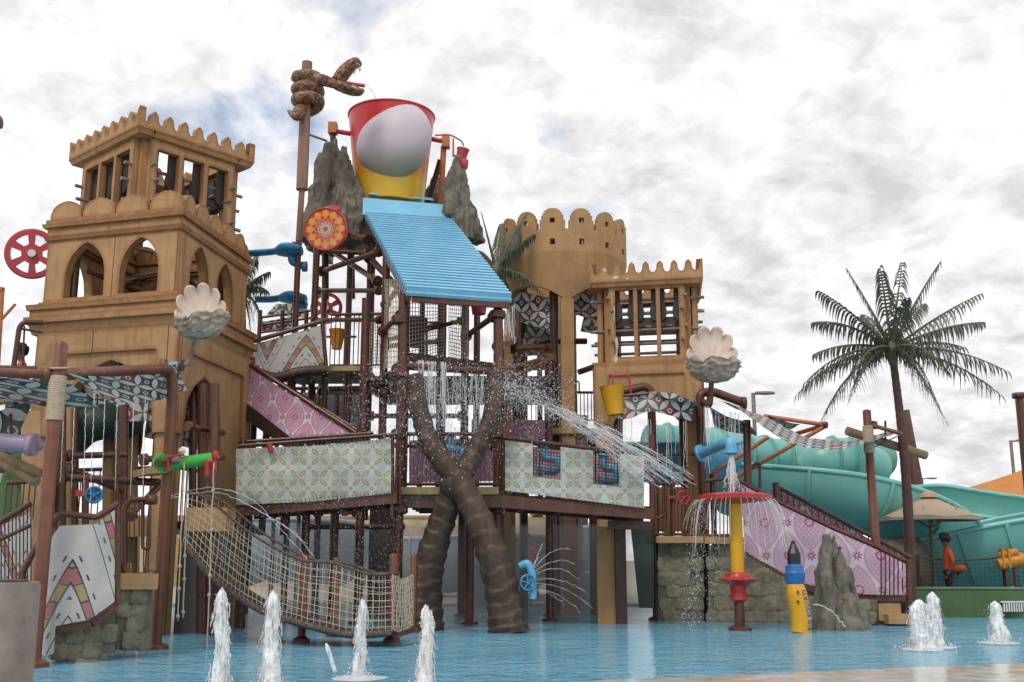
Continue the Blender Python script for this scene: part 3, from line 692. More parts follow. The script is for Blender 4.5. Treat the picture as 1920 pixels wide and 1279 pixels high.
def wind_top(fr, parent, z0, z1, mt, notch=.22, nop=3, poles=(.33, .72), open_top=True, boards=True):
    H = z1 - z0
    for k in range(4):
        w = fr.width(k); f = fr.face(k); a0, a1 = notch, w - notch; st = .14; mu = .09
        ow = (a1 - a0 - 2 * st - (nop - 1) * mu) / nop; holes = []
        for i in range(nop):
            x0 = a0 + st + i * (ow + mu); holes.append([(x0, z0 + .12), (x0 + ow, z0 + .12), (x0 + ow, z1 - .17), (x0, z1 - .17)])
        O('louvre_frame', MB().plate([(a0, z0), (a1, z0), (a1, z1), (a0, z1)], holes, f, 0, .12), mt, parent)
        for i in range(nop):
            x0 = a0 + st + i * (ow + mu)
            if boards:
                hh = z1 - .17
                for sd in (0, 1):
                    X = lambda q: x0 + (q if sd == 0 else ow - q)
                    pts = [(X(-.03), hh + .05), (X(.26 * ow), hh + .05), (X(.26 * ow), hh - .18 * H), (X(.34 * ow), hh - .24 * H), (X(.34 * ow), hh - .31 * H), (X(.18 * ow), hh - .37 * H), (X(-.03), hh - .40 * H)]
                    O('shaped_board', MB().plate(pts, [], f, .17, .22), DWOOD, parent)
                O('cross_board', MB().plate([(x0 - .03, hh - .40 * H), (x0 + ow + .03, hh - .40 * H), (x0 + ow + .03, hh - .33 * H), (x0 - .03, hh - .33 * H)], [], f, .23, .28), DWOOD, parent)
        for q in poles:
            zz = z0 + H * q
            R('cross_pole', f(-.14, zz, .26), f(w + .14, zz, .26), .035, GREYW, parent, 8)
            R('cross_pole', f(-.14, zz - .28, .34), f(w + .14, zz - .28, .34), .035, GREYW, parent, 8)
    for u, v in ((notch, notch), (fr.wa - notch, notch), (notch, fr.wb - notch), (fr.wa - notch, fr.wb - notch)):     # re-entrant corner strips
        O('corner_post', MB().hexa([fr.p(u + x * .10, v + y * .10, z) for z in (z0, z1) for x, y in ((-1, -1), (1, -1), (1, 1), (-1, 1))]), mt, parent)
# ---- left tower
nb = G(338, 1192); YN = nb.y
nc = P(342, 391, YN); Z2 = nc.z
fr = Fr(nc, G(91, 417, Z2), G(468, 483, Z2))
zt = lambda py: P(340, py, YN).z
tw = T('castle_tower', 'big sand coloured arcaded tower with slatted wind catcher top on the left', 'tower', nb)
E0 = .0; e1_ = .16
z1t, z1b, z2b = zt(548), zt(612), zt(428)
zsp = zt(790); 
cols = {0: (.08, .84), 1: (.13, .63), 2: (.06, .94), 3: (.06, .94)}
fr_full = fr; fr = Fr(fr.p(0, 0, 0), fr.p(fr.wa - .22, 0, 0), fr.p(0, fr.wb, 0))
for k in range(4):
    w = fr.width(k); f = fr.face(k, e1_ - .08); lo, hi = (-e1_ + .08, w + e1_ - .08) if k in (0, 2) else (.20, w - .20)
    c0, c1 = w * cols[k][0], w * cols[k][1]; rise = zt(670 if k in (0, 2) else 688) - zsp; z0 = -.05
    ar = archpts((c0 + c1) / 2, (c1 - c0) / 2, zsp, rise)
    O('arched_wall', MB().plate([(lo, z0), (c0, z0)] + ar + [(c1, z0), (hi, z0), (hi, z1b), (lo, z1b)], [], f, 0, .26), TAN, tw)
    f2 = fr.face(k, e1_ - .02); lo, hi = (-e1_ + .02, w + e1_ - .02) if k in (0, 2) else (-e1_ + .082, w + e1_ - .082)
    q0, q1 = w * .10, w * .90; zz = zt(655)
    O('raised_border', MB().plate([(lo, zt(812)), (q0 - .02, zt(812)), (q0 - .02, zsp), (q0, zsp), (q0, zz), (q1, zz), (q1, zsp), (q1 + .02, zt(812)), (hi, zt(812)), (hi, z1b - .003), (lo, z1b - .003)], [], f2, 0, .058), TAN, tw)
fr = fr_full
mb = MB(); ring(fr, mb, .08, z1b, zt(592), .3, .14); ring(fr, mb, .20, zt(592), zt(580), .36); ring(fr, mb, .13, zt(580), zt(566), .3); ring(fr, mb, .17, zt(566), zt(556), .3, .19); ring(fr, mb, .05, zt(556), z1t, .3, .03)
O('lower_cornice', mb, TAN, tw)
opn = {0: ((.15, .43), (.545, .84)), 1: ((.16, .41), (.53, .78)), 2: ((.18, .43), (.56, .82)), 3: ((.18, .43), (.55, .8))}
for k in range(4):
    w = fr.width(k); f = fr.face(k, -.02); lo, hi = (.02, w - .02) if k in (0, 2) else (.22, w - .22)
    holes = []
    for a, b in opn[k]:
        a, b = a * w, b * w; holes.append([(a, z1t + .06)] + archpts((a + b) / 2, (b - a) / 2, zt(495), zt(436) - zt(495), 8, .8) + [(b, z1t + .06)])
    O('arcade_wall', MB().plate([(lo, z1t), (hi, z1t), (hi, z2b), (lo, z2b)], holes, f, 0, .20), TAN, tw)
mb = MB(); ring(fr, mb, .02, z2b, zt(421), .3, .05); ring(fr, mb, .0, zt(421), zt(404), .3); ring(fr, mb, .06, zt(404), zt(397), .3, .08); ring(fr, mb, .03, zt(397), zt(388), .3)
O('upper_cornice', mb, TAN, tw)
for k in range(4):
    w = fr.width(k); f = fr.face(k, -.03); n = 4 if k in (0, 2) else 5; pw = w / n; h = (zt(352) - zt(388)) * 1.0
    for i in range(n):
        a, b = i * pw + .012, (i + 1) * pw - .012
        if k in (1, 3): a, b = max(a, .16), min(b, w - .16)
        mid = archpts((a + b) / 2, (b - a) / 2, zt(388) + .10, h - .10, 8, .2)
        O('merlon', MB().plate([(a, zt(388) - .002)] + [m for m in mid if a <= m[0] <= b] + [(b, zt(388) - .002)], [], f, 0, .12), TAN, tw)
# open joints between the moulded cladding panels
JOINT = mat('dark_panel_joint', (.10, .055, .03), .9)
for u0, z_a, z_b in ((fr.wa * .48, zt(546), zt(430)), (fr.wa * .02, zt(546), zt(430))):
    f_ = fr.face(0, -.02); O('panel_joint', MB().plate([(u0, z_a), (u0 + .012, z_a), (u0 + .012, z_b), (u0, z_b)], [], f_, -.003, .0), JOINT, tw)
for k, (u0, z_a, z_b) in ((0, (.03, zt(700), z1b - .01)), (1, (.03, zt(800), z1b - .01)), (0, (fr.wa * .55, zt(655), z1b - .01))):
    f_ = fr.face(k, e1_ - .02); O('panel_joint', MB().plate([(u0, z_a), (u0 + .014, z_a), (u0 + .014, z_b), (u0, z_b)], [], f_, -.003, .0), JOINT, tw)
# slatted top
YT = YN + .75
ntp = P(260, 233, YT); ft = Fr(ntp, G(129, 300, ntp.z), G(477, 305, ntp.z))
ins = .13
f2 = Fr(ft.p(ins, ins, 0), ft.p(ft.wa - ins, ins, 0), ft.p(ins, ft.wb - ins, 0))
zb0, zb1 = zt(398), ntp.z - .12
wind_top(f2, tw, zb0, zb1, TAN)
mb = crown(f2, tw, ins, ntp.z - .015, P(262, 219, YT).z, P(262, 199, YT).z - P(262, 219, YT).z, 9, 9, TAN)
mb = MB(); mb.hexa([fr.p(u, v, z) for z in (zt(404), zt(404) + .05) for u, v in ((.1, .1), (fr.wa - .1, .1), (fr.wa - .1, fr.wb - .1), (.1, fr.wb - .1))])
# inside: brown braces and printed sails behind the arches
for (u0, v0, za), (u1, v1, zb) in (((.3, .3, zt(500)), (fr.wa - .4, fr.wb * .5, zt(470))), ((fr.wa * .75, .35, zt(480)), (fr.wa * .35, fr.wb * .6, zt(520))), ((fr.wa * .45, fr.wb * .7, zt(560)), (fr.wa * .45, fr.wb * .7, zt(440))),
        ((.2, .4, zt(515)), (.5, fr.wb - .3, zt(515))), ((.4, fr.wb * .25, zt(468)), (.6, fr.wb - .4, zt(520))), ((.2, fr.wb * .6, zt(505)), (fr.wa - .3, fr.wb * .6, zt(505)))):
    a, b = fr.p(u0, v0, za), fr.p(u1, v1, zb); R('brace_pipe', a, b, .06, BROWN, tw); flange('brace_flange', a.lerp(b, .96), b - a, .11, BROWN, tw, .07)
for u, v in ((.38, .38), (fr.wa - .4, .35), (fr.wa * .5, fr.wb - .4), (.4, fr.wb - .35), (fr.wa - .4, fr.wb - .4)):
    R('inner_post', fr.p(u, v, 0), fr.p(u, v, z2b), .08, BROWN, tw)
mb = MB().hexa([fr.p(u, v, z) for z in (zt(590), zt(590) + .08) for u, v in ((.25, .25), (fr.wa - .25, .25), (fr.wa - .25, fr.wb - .25), (.25, fr.wb - .25))]); O('upper_floor', mb, DARKB, tw)
q = fr
def sail(name, label, a, b, c, d, mt, sag=.08, seed=1, nu=16, nv=10, rot=.0, uvs=1.0, **kw):
    return cloth(name, [a, b], [d, c], mt, None, nu, nv, .03, seed, sag, uvs=uvs, rot=rot, label=label, cat='fabric panel', **kw)
sail('printed_sail', 'dark printed fabric filling the front arch of the left tower', fr.p(.1, .26, zt(640)), fr.p(fr.wa - .1, .26, zt(640)), fr.p(fr.wa - .2, .30, zt(782)), fr.p(.2, .30, zt(782)), GEO, rot=.78, group='printed arch fabrics', seed=3)
sail('printed_sail', 'dark printed fabric filling the narrow side arch of the left tower', fr.p(.5, .25, zt(655)), fr.p(.5, fr.wb - .45, zt(655)), fr.p(.55, fr.wb - .5, zt(815)), fr.p(.55, .25, zt(815)), GEO, rot=.78, group='printed arch fabrics', seed=5)
sail('printed_sail', 'dark printed cloth hanging inside the upper arcade of the left tower', fr.p(fr.wa * .3, fr.wb * .75, zt(520)), fr.p(fr.wa * .8, fr.wb * .8, zt(500)), fr.p(fr.wa * .8, fr.wb * .7, zt(580)), fr.p(fr.wa * .3, fr.wb * .75, zt(575)), GEO, group='printed arch fabrics', seed=6)
# ---- right tower
YR = 21.6
z0 = P(1220, 521, YR).z
R0, L0 = P(1318, 511, YR), None
L0 = G(1106, 522, R0.z); dirv = (L0 - R0); dirv.z = 0; perp = V((-dirv.y, dirv.x, 0)).normalized() * -1
perp = V((dirv.y, -dirv.x, 0)).normalized()
if perp.y < 0: perp = -perp
perp = (perp + V((-.06, 0, 0))).normalized()
fb = Fr(R0, L0, R0 + perp * 2.0)
rt = T('castle_tower', 'smaller sand coloured tower with slatted windows and chipped paint on the right', 'tower', V((fb.p(fb.wa / 2, 1, 0))))
ins = .12; f2 = Fr(fb.p(ins, ins, 0), fb.p(fb.wa - ins, ins, 0), fb.p(ins, fb.wb - ins, 0))
zr = lambda py: P(1220, py, YR).z
wind_top(f2, rt, zr(672), zr(519), TAN, notch=.26, poles=(.42, .80))
crown(f2, rt, ins, zr(520) + .0, zr(502), zr(484) - zr(502), 9, 8, TAN)
f3 = Fr(f2.p(-.02, -.04, 0), f2.p(f2.wa + .06, -.04, 0), f2.p(-.02, f2.wb + .06, 0))
for k in range(4):
    w = f3.width(k); lo, hi = (0, w) if k in (0, 2) else (.22, w - .22); f = f3.face(k, .0); c0, c1 = w * .17, w * .83
    O('arched_wall', MB().plate([(lo, -.05), (c0, -.05)] + archpts(w / 2, (c1 - c0) / 2, zr(790), zr(738) - zr(790), 9, .3) + [(c1, -.05), (hi, -.05), (hi, zr(676)), (lo, zr(676))], [], f, 0, .22), TAN, rt)
    f = f3.face(k, .05); q0, q1 = w * .16, w * .86
    if k in (1, 3): q0, q1 = .25, w - .25
    O('raised_border', MB().plate([(lo, zr(790)), (q0, zr(790)), (q0, zr(697)), (q1, zr(697)), (q1, zr(790)), (hi, zr(790)), (hi, zr(676) - .003), (lo, zr(676) - .003)], [], f, 0, .048), TAN, rt)
mb = MB().hexa([f3.p(u, v, z) for z in (zr(676), zr(672) + .0) for u, v in ((-.04, -.04), (f3.wa + .04, -.04), (f3.wa + .04, f3.wb + .04), (-.04, f3.wb + .04))]); O('ledge', mb, TAN, rt)
CHIP = mat('bare_white_primer', (.60, .58, .54), .8)
def chip(f, s, z, w, h, sd, dep):
    rnd = random.Random(sd); pts = []
    for k in range(14):
        a = 2 * math.pi * k / 14; r = rnd.uniform(.55, 1.1); pts.append((s + math.cos(a) * w * r, z + math.sin(a) * h * r))
    O('paint_chip', MB().plate(pts, [], f, -dep - .003, -dep), CHIP, rt)
ff = f2.face(0)
for s_, z_, w_, h_, sd in ((f2.wa - .42, zr(640), .035, .26, 1), (f2.wa - .37, zr(580), .03, .2, 2), (f2.wa - .40, zr(664), .05, .09, 3)): chip(ff, s_, z_, w_, h_, sd, .0)
fc = f2.face(0, ins)
for s_, z_, w_, h_, sd in ((f2.wa - .42, zr(512), .07, .045, 4), (f2.wa - .20, zr(497), .045, .04, 5), (f2.wa - .68, zr(515), .03, .025, 6), (f2.wa - .92, zr(505), .05, .025, 8)): chip(fc, s_, z_, w_, h_, sd, .0)
for u, v in ((.4, .4), (f3.wa - .4, .4), (.4, f3.wb - .4), (f3.wa - .4, f3.wb - .4)): R('inner_post', f3.p(u, v, 0), f3.p(u, v, zr(530)), .08, BROWN, rt)
for zz in (600, 628): R('inner_rail', f3.p(.4, .5, zr(zz)), f3.p(f3.wa - .4, .5, zr(zz)), .05, BROWN, rt)
R('inner_rail', f3.p(.4, f3.wb - .4, zr(640)), f3.p(f3.wa - .4, f3.wb - .4, zr(655)), .04, BROWN, rt)
# ---- round turret
YC = 24.6; cc = P(1055, 470, YC); rt0 = 1.50 * 1.0
tt = T('round_turret', 'round sand coloured battlement turret on arched legs above the bridge', 'turret', V((cc.x, YC, 0)))
pxm = lambda px: mpp(px, 470, YC)
RT = 121 * mpp(1055, 440, YC - 1.0); zc = lambda py: P(1055, py, YC - RT).z
mb = MB(); NC = 240; nm = 14; off = .0
zsh, zmt, zmb_ = zc(432), zc(390), zc(429)
hol_list = []
def cols_(th):
    ph = (th / (2 * math.pi) * nm) % 1.0; d = abs(ph - .5) * 2       # 0 centre of merlon, 1 gap
    top = zmb_ + (zmt - zmb_) * (max(0, 1 - (d / .90) ** 2.6) ** .55) if d < .90 else zmb_
    pl = (th / (2 * math.pi) * 4) % 1.0; e = abs(pl - .5) * 2          # 0 mid arch, 1 at leg
    bot = zc(562) + (zc(528) - zc(562)) * (1 - max(0., e) ** 2.2)
    holes = []
    if d < .16: holes.append((zc(417), zc(408)))
    if d < .20: holes.append((zc(458), zc(447)))
    hol_list.append((th, holes)); segs = []; lo = bot
    for a, b in sorted(holes): segs.append((lo, a)); lo = b
    segs.append((lo, top)); zk = zc(470); out = []
    for a, b in segs: out += [(a, zk), (zk, b)] if a < zk < b else [(a, b)]
    return out
leg0 = -math.pi / 2 + .02
def rad_(z): return RT * (1.02 - .13 * max(0, min(1, (zc(470) - z) / (zc(470) - zc(560)))) + .0)
for i in range(NC):
    a0, a1 = leg0 + 2 * math.pi * i / NC, leg0 + 2 * math.pi * (i + 1) / NC
    for z_a, z_b in cols_(2 * math.pi * (i + .5) / NC):
        c_ = V((cc.x, YC, 0)); pt = lambda a, r, z: c_ + V((r * math.cos(a), r * math.sin(a), z))
        r0, r1 = rad_(z_a), rad_(z_b); th = .14
        mb.hexa([pt(a0, r0, z_a), pt(a1, r0, z_a), pt(a1, r0 - th, z_a), pt(a0, r0 - th, z_a), pt(a0, r1, z_b), pt(a1, r1, z_b), pt(a1, r1 - th, z_b), pt(a0, r1 - th, z_b)])
O('battlement_drum', mb, TAN2, tt)
hb = MB()
for th_, hs in hol_list:
    a0, a1 = leg0 + th_ - math.pi / NC * 1.5, leg0 + th_ + math.pi / NC * 1.5
    for z_a, z_b in hs:
        r = RT - .155; hb.add([V((cc.x + r * math.cos(a), YC + r * math.sin(a), z)) for a, z in ((a0, z_a - .03), (a1, z_a - .03), (a1, z_b + .03), (a0, z_b + .03))], [(0, 1, 2, 3)])
O('hole_backing', hb, DARKB, tt, kind='stuff')
for k in range(4):
    a = leg0 + k * math.pi / 2; d = V((math.cos(a), math.sin(a), 0)); s_ = d.cross(V((0, 0, 1))); p0 = V((cc.x, YC, 0)) + d * (RT * .9 - .10)
    w_ = .145; O('leg', MB().hexa([p0 + s_ * x * w_ + d * y * .10 + V((0, 0, z)) for z in (0, zc(556)) for x, y in ((-1, -1), (1, -1), (1, 1), (-1, 1))]), TAN2, tt)
    R('inner_post', p0 - d * .3 + s_ * .28, p0 - d * .3 + s_ * .28 + V((0, 0, zc(500))), .10, DARKB, tt)
for k, (pa, pb) in enumerate((((958, 648), (1040, 654)), ((955, 690), (1035, 688)), ((1085, 698), (1130, 682)), ((1010, 640), (1100, 640)))):
    R('tie_beam', P(*pa, YC - .6), P(*pb, YC - .4), .07, BROWN, tt)
sail('printed_sail', 'tile printed fabric under the turret, left of its front leg', P(965, 545, YC - .5), P(1040, 560, YC - 1.0), P(1036, 622, YC - 1.0), P(962, 600, YC - .5), GEOS, rot=.78, group='sails under the turret', seed=8)
sail('printed_sail', 'tile printed fabric hanging lowest under the turret above the railing', P(990, 595, YC), P(1045, 590, YC), P(1040, 665, YC), P(975, 668, YC), GEOS, rot=.78, group='sails under the turret', seed=9)
sail('printed_sail', 'tile printed fabric between the turret leg and the right tower', P(1075, 535, YC - .6), P(1125, 530, YC - .8), P(1125, 605, YC - .8), P(1058, 582, YC - .6), GEOS, rot=.78, group='sails under the turret', seed=10)
sail('printed_sail', 'small tile printed flap beside the right tower under the turret', P(1095, 592, YC), P(1125, 590, YC), P(1124, 628, YC), P(1088, 622, YC), GEOS, rot=.78, group='sails under the turret', seed=11)
# ------------------------------------------------------------------ central play frame
pt = T('play_tower_frame', 'central brown steel play tower with posts, decks and rope nets', 'play structure', V((P(835, 1100, 20.5).x, 20.5, 0)))
def vpost(px, py, Y, pyt, r, parent=pt, mt=BROWN, foot=True):
    up_only = px in (690.5, 717, 585, 603, 872, 894, 828, 790, 968, 1012, 650, 760)
    b = V((P(px, py, Y).x, Y, P(840, 921, 19.0).z - .05 if up_only else 0)); foot = foot and not up_only; z = P(px, pyt, Y).z
    o = R('post', b, V((b.x, Y, z)), r, mt, parent, 12)
    if foot: O('base_flange', MB().lathe([(r * 2, -.02), (r * 2, .04), (r * 1.2, .07)], b, 14), mt, parent, smooth=40)
    return V((b.x, Y, z))
for px, py, Y, pyt, r in ((749, 900, 18.9, 552, .085), (933, 900, 19.3, 570, .085), (717, 800, 20.6, 462, .08), (690.5, 700, 22.1, 440, .09), (585, 700, 22.2, 440, .075), (603, 700, 23.6, 470, .07),
        (872, 650, 21.2, 560, .08), (894, 650, 22.4, 560, .07), (828, 650, 22.3, 545, .10), (790, 700, 22.6, 545, .06), (968, 650, 22.8, 585, .10), (1012, 700, 23.4, 650, .06),
        (571, 1050, 19.6, 945, .075), (593, 1050, 22.5, 860, .075), (625, 1050, 20.8, 880, .085), (673, 1050, 20.2, 560, .085), (880, 1050, 20.1, 935, .085), (865, 1050, 23, 900, .08), 
        (1035, 1050, 23.2, 900, .10), (650, 700, 23.3, 450, .07), (760, 700, 24.0, 480, .09)):
    vpost(px, py, Y, pyt, r)
# dark core columns and decks
O('core_column', MB().box((P(722, 1000, 22).x, 22.2, P(722, 940, 22).z / 2), (.62, .6, P(722, 945, 22).z)), DARKB, pt)
ZA = P(840, 921, 19.0).z; xa, xb = P(752, 921, 19).x, P(930, 921, 19).x
box('deck_floor', ((xa + xb) / 2, 21.4, ZA - .03), (xb - xa + .25, 5.0, .06), DARKB, pt)
box('deck_edge', ((xa + xb) / 2, 18.86, ZA + .0), (xb - xa + .1, .06, .13), mat('yellow_deck_edge', (.42, .33, .14), .7), pt)
beam('deck_beam', (xa - .1, 18.98, ZA - .18), (xb + .1, 18.98, ZA - .18), .12, .22, BROWN, pt)
for k in range(5): beam('joist', (xa, 19.6 + k * .8, ZA - .15), (xb, 19.6 + k * .8, ZA - .15), .1, .16, DARKB, pt)
# front railing of the centre deck
a, b = P(772, 914, 19.05), P(925, 914, 19.05); a.z = b.z = ZA
R('top_rail', P(755, 814, 19.0), P(930, 814, 19.2), .035, BROWN, pt); R('bottom_rail', P(755, 908, 19.0), P(930, 908, 19.2), .03, BROWN, pt)
for k in range(22):
    px = 760 + 165 * k / 21; R('bar', P(px, 816, 19.05), P(px, 908, 19.05), .008, BROWN, pt, 5)
# upper deck B
ZB = P(840, 690, 19.2).z; xl, xr = P(560, 690, 20.5).x, P(1028, 690, 20.5).x
box('deck_floor', ((xl * .35 + xr * .65) , 21.8, ZB - .03), (3.6, 3.4, .07), DARKB, pt)
R('deck_beam', P(748, 686, 18.95), P(935, 697, 19.3), .07, BROWN, pt); R('deck_beam', P(700, 712, 20.6), P(940, 722, 21), .06, BROWN, pt)
beam('deck_beam', P(755, 668, 20), P(935, 690, 20.2), .1, .16, DARKB, pt)
R('deck_beam', P(935, 697, 19.3), P(1028, 672, 21.2), .06, BROWN, pt); R('deck_beam', P(940, 716, 19.6), P(1028, 676, 21.0), .05, BROWN, pt)
vpost(1028, 700, 21.1, 665, .075, foot=True)
for (x0, y0, Y0), (x1, y1, Y1), r in (((722, 572, 20.6), (752, 535, 20.0), .055), ((716, 622, 20.4), (752, 590, 19), .055), ((716, 712, 20.4), (745, 690, 19), .05), ((872, 632, 21), (928, 592, 19.4), .06), ((593, 470, 22.3), (690, 475, 21.8), .05),
        ((600, 510, 22.6), (715, 470, 20.8), .06), ((590, 545, 22.6), (715, 545, 20.8), .05), ((620, 470, 23), (712, 530, 20.8), .06), ((690, 480, 22.1), (760, 555, 21), .07), ((690, 520, 21.9), (830, 560, 22), .06), ((610, 420, 22.8), (690, 450, 21.9), .06),
        ((585, 600, 22.2), (717, 600, 20.6), .045), ((717, 650, 20.6), (830, 640, 22), .05), ((717, 640, 20.6), (870, 600, 21.2), .045), ((930, 650, 19.4), (968, 640, 22), .05), ((960, 655, 22), (1030, 652, 23), .05), ((600, 735, 22.5), (717, 735, 20.6), .06),
        ((690, 780, 21), (870, 780, 21.2), .05), ((717, 835, 20.6), (930, 835, 21), .05), ((593, 960, 22.5), (673, 960, 20.2), .06), ((571, 988, 21), (760, 988, 21), .05), ((870, 740, 21.2), (930, 736, 20), .05)):
    p, q_ = P(x0, y0, Y0), P(x1, y1, Y1); R('brace', p, q_, r, BROWN, pt); flange('clamp', p.lerp(q_, .04), q_ - p, r * 1.9, BROWN, pt, .09); flange('clamp', p.lerp(q_, .96), q_ - p, r * 1.9, BROWN, pt, .09)
for px, py, Y in ((749, 700, 18.9), (933, 697, 19.3), (933, 815, 19.3), (749, 814, 18.9), (749, 600, 18.9), (933, 590, 19.3), (717, 735, 20.6), (1028, 672, 21.1), (749, 955, 18.9), (933, 955, 19.3), (672, 815, 20.2)):
    p = P(px, py, Y); p.x = P(px, 800, Y).x if False else p.x
    O('pipe_clamp', MB().lathe([(.10, -.09), (.15, -.06), (.15, .06), (.10, .09)], p, 12), BROWN, pt, smooth=40)
def netpanel(parent, tl, tr, br, bl, nu, nv, r, mt, name='rope_net', bulge=0.0, wob=.0):
    mb = MB(); nr = (tr - tl).cross(bl - tl).normalized()
    f = lambda u, v: tl.lerp(tr, u).lerp(bl.lerp(br, u), v) + nr * (bulge * math.sin(math.pi * u) * math.sin(math.pi * v)) + V((noise.noise(V((u * 9, v * 7, tl.x))), 0, noise.noise(V((u * 8, v * 9, tl.x + 5))))) * wob
    for i in range(nu + 1): mb.tube([f(i / nu, j / nv) for j in range(nv + 1)], r, 4, False)
    for j in range(nv + 1): mb.tube([f(i / nu, j / nv) for i in range(nu + 1)], r, 4, False)
    return O(name, mb, mt, parent, kind='stuff')
netpanel(pt, P(722, 525, 20.5), P(749, 525, 19.2), P(749, 690, 19.2), P(722, 690, 20.5), 10, 16, .009, NET, wob=.01)
netpanel(pt, P(768, 562, 20), P(832, 566, 21.5), P(832, 668, 21.5), P(768, 690, 20), 12, 17, .009, NET, wob=.01)
netpanel(pt, P(842, 566, 21.3), P(876, 568, 20), P(876, 700, 20), P(842, 690, 21.3), 9, 18, .009, NET, wob=.01)
netpanel(pt, P(690, 600, 21.8), P(720, 600, 20.7), P(720, 690, 20.7), P(690, 690, 21.8), 8, 14, .009, NET, wob=.01)
# upper rail behind the net
pipe('guard_rail', [P(770, 598, 22), P(800, 600, 22), P(800, 690, 22)], .03, DARKB, pt); R('guard_rail', P(800, 612, 22), P(828, 606, 22), .03, DARKB, pt)
# landings and stairs on the left of the tower
st = T('stair_flight', 'upper stair landing with arch band banner left of the tower', 'stairs', V((P(560, 690, 21).x, 21, 0)))
box('landing', (P(625, 700, 21.2).x, 21.6, P(625, 694, 21).z), (1.5, 1.6, .10), mat('tan_landing_edge', (.42, .34, .16), .7), st)
R('handrail', P(466, 643, 20.4), P(604, 602, 20.6), .045, BROWN, st); R('handrail', P(604, 602, 20.6), P(612, 690, 20.6), .04, BROWN, st)
cloth('banner', [P(466, 648, 20.42), P(540, 628, 20.5), P(612, 607, 20.6)], [P(466, 676, 20.42), P(515, 704, 20.5), P(612, 687, 20.6)], ARCHF, st, 24, 12, .02, 2)
O('stringer', MB().tube(bend([P(466, 690, 20.4), P(515, 712, 20.4), P(560, 696, 20.4), P(612, 694, 20.5)], .3), .10, 8), DARKB, st, smooth=50)
railing(st, P(618, 692, 21.0), P(715, 692, 20.7), P(640, 590, 21).z - P(640, 692, 21).z, BROWN, .10)
for k in range(9):
    p = P(470 + k * 12, 700 + k * 1.5, 21.6); box('step', p + V((0, 0, .0)), (.30, 1.0, .05), DARKB, st)
for px in (480, 545, 610, 655): R('support_post', (P(px, 700, 21.2).x, 21.2, 2.0), P(px, 700, 21.2), .065, BROWN, st)
st2 = T('stair_flight', 'pink banner stairs descending from the left tower to the bridge', 'stairs', V((P(560, 790, 20).x, 20, 0)))
cloth('banner', [P(472, 693, 20.0), P(660, 813, 19.4)], [P(459, 752, 20.0), P(552, 826, 19.4)], PINK, st2, 26, 12, .018, 4)
R('handrail', P(470, 684, 20.0), P(668, 812, 19.35), .045, BROWN, st2); beam('stringer', P(455, 766, 20.05), P(560, 842, 19.45), .09, .24, DARKB, st2)
for k in range(10):
    p = P(470 + k * 17, 770 + k * 8, 20.8 - k * .04); box('step', p, (.28, 1.1, .05), DARKB, st2)
R('handrail', P(478, 688, 21.3), P(670, 806, 20.6), .035, BROWN, st2)
box('stop_panel', P(470, 690, 20.3), (.16, .05, .42), RED, st2)
for px in (500, 540): R('support_post', (P(px, 800, 20.2).x, 20.2, 1.6), P(px, 800, 20.2), .07, BROWN, st2)
# pale curtain panels and bars behind these stairs
t = T('guard_screen', 'pale screen of uprights behind the stairs left of the tower', 'screen', V((P(620, 800, 23.8).x, 23.8, 0)))
for k in range(9):
    px = 500 + k * 22; R('bar', P(px, 730, 23.6), P(px, 830, 23.6), .03 if k % 2 else .05, BROWN, t)
R('top_rail', P(495, 730, 23.6), P(690, 726, 23.6), .04, BROWN, t); R('bottom_rail', P(495, 830, 23.6), P(690, 828, 23.6), .04, BROWN, t)
cloth('curtain', [P(560, 736, 23.9), P(680, 734, 23.9)], [P(560, 826, 23.9), P(680, 826, 23.9)], mat('pale_grey_canvas', (.5, .5, .5), .8), t, 16, 6, .03, 9)
R('leg', (P(500, 800, 23.6).x, 23.6, 2.0), P(500, 830, 23.6), .06, BROWN, t); R('leg', (P(690, 800, 23.6).x, 23.6, 2.0), P(690, 828, 23.6), .06, BROWN, t)
# ---- left bridge
br = T('footbridge', 'left footbridge with mint flower banner joining the tower to the stairs', 'footbridge', V((P(595, 950, 18.8).x, 18.8, 0)))
def bridge(t, a, b, Y, ba, bb, dep=1.3):       # a,b: (px, top of beam, bottom) ; beams front and back with planks
    A0, A1, B0, B1 = P(a[0], a[1], Y), P(a[0], a[2], Y), P(b[0], b[1], Y), P(b[0], b[2], Y)
    for d in (0, dep):
        off = V((0, d, 0)); th = V((0, .1, 0))
        O('side_beam', MB().hexa([A1 + off, B1 + off, B1 + off + th, A1 + off + th, A0 + off, B0 + off, B0 + off + th, A0 + off + th]), BROWN if d == 0 else DARKB, t)
    n = int((B0 - A0).length / .22)
    for k in range(n):
        p = A0.lerp(B0, (k + .5) / n); O('deck_plank', MB().box(p + V((0, dep / 2 + .05, .02)), (.20, dep - .06, .035)), DARKB, t)
    for k in range(4):
        p = A1.lerp(B1, (k + .5) / 4); box('joist', p + V((0, dep / 2 + .05, .05)), (.1, dep - .12, .12), DARKB, t)
    return A0, B0
bridge(br, (442, 938, 968), (744, 922, 944), 18.35, 0, 0)
cloth('banner', [P(443, 842, 18.3), P(590, 836, 18.3), P(733, 822, 18.3)], [P(443, 947, 18.3), P(590, 940, 18.3), P(733, 925, 18.3)], MINT, br, 60, 20, .045, 1)
R('handrail', P(446, 836, 18.36), P(746, 814, 18.36), .03, BROWN, br); R('handrail', P(446, 829, 18.5), P(700, 812, 18.5), .03, BROWN, br); R('handrail', P(446, 838, 19.6), P(746, 816, 19.6), .03, BROWN, br)
for k in range(13):
    px = 447 + 296 * k / 12; R('baluster', P(px, 836 - 22 * k / 12, 18.38), P(px, 945 - 20 * k / 12, 18.38), .012, BROWN, br, 6)
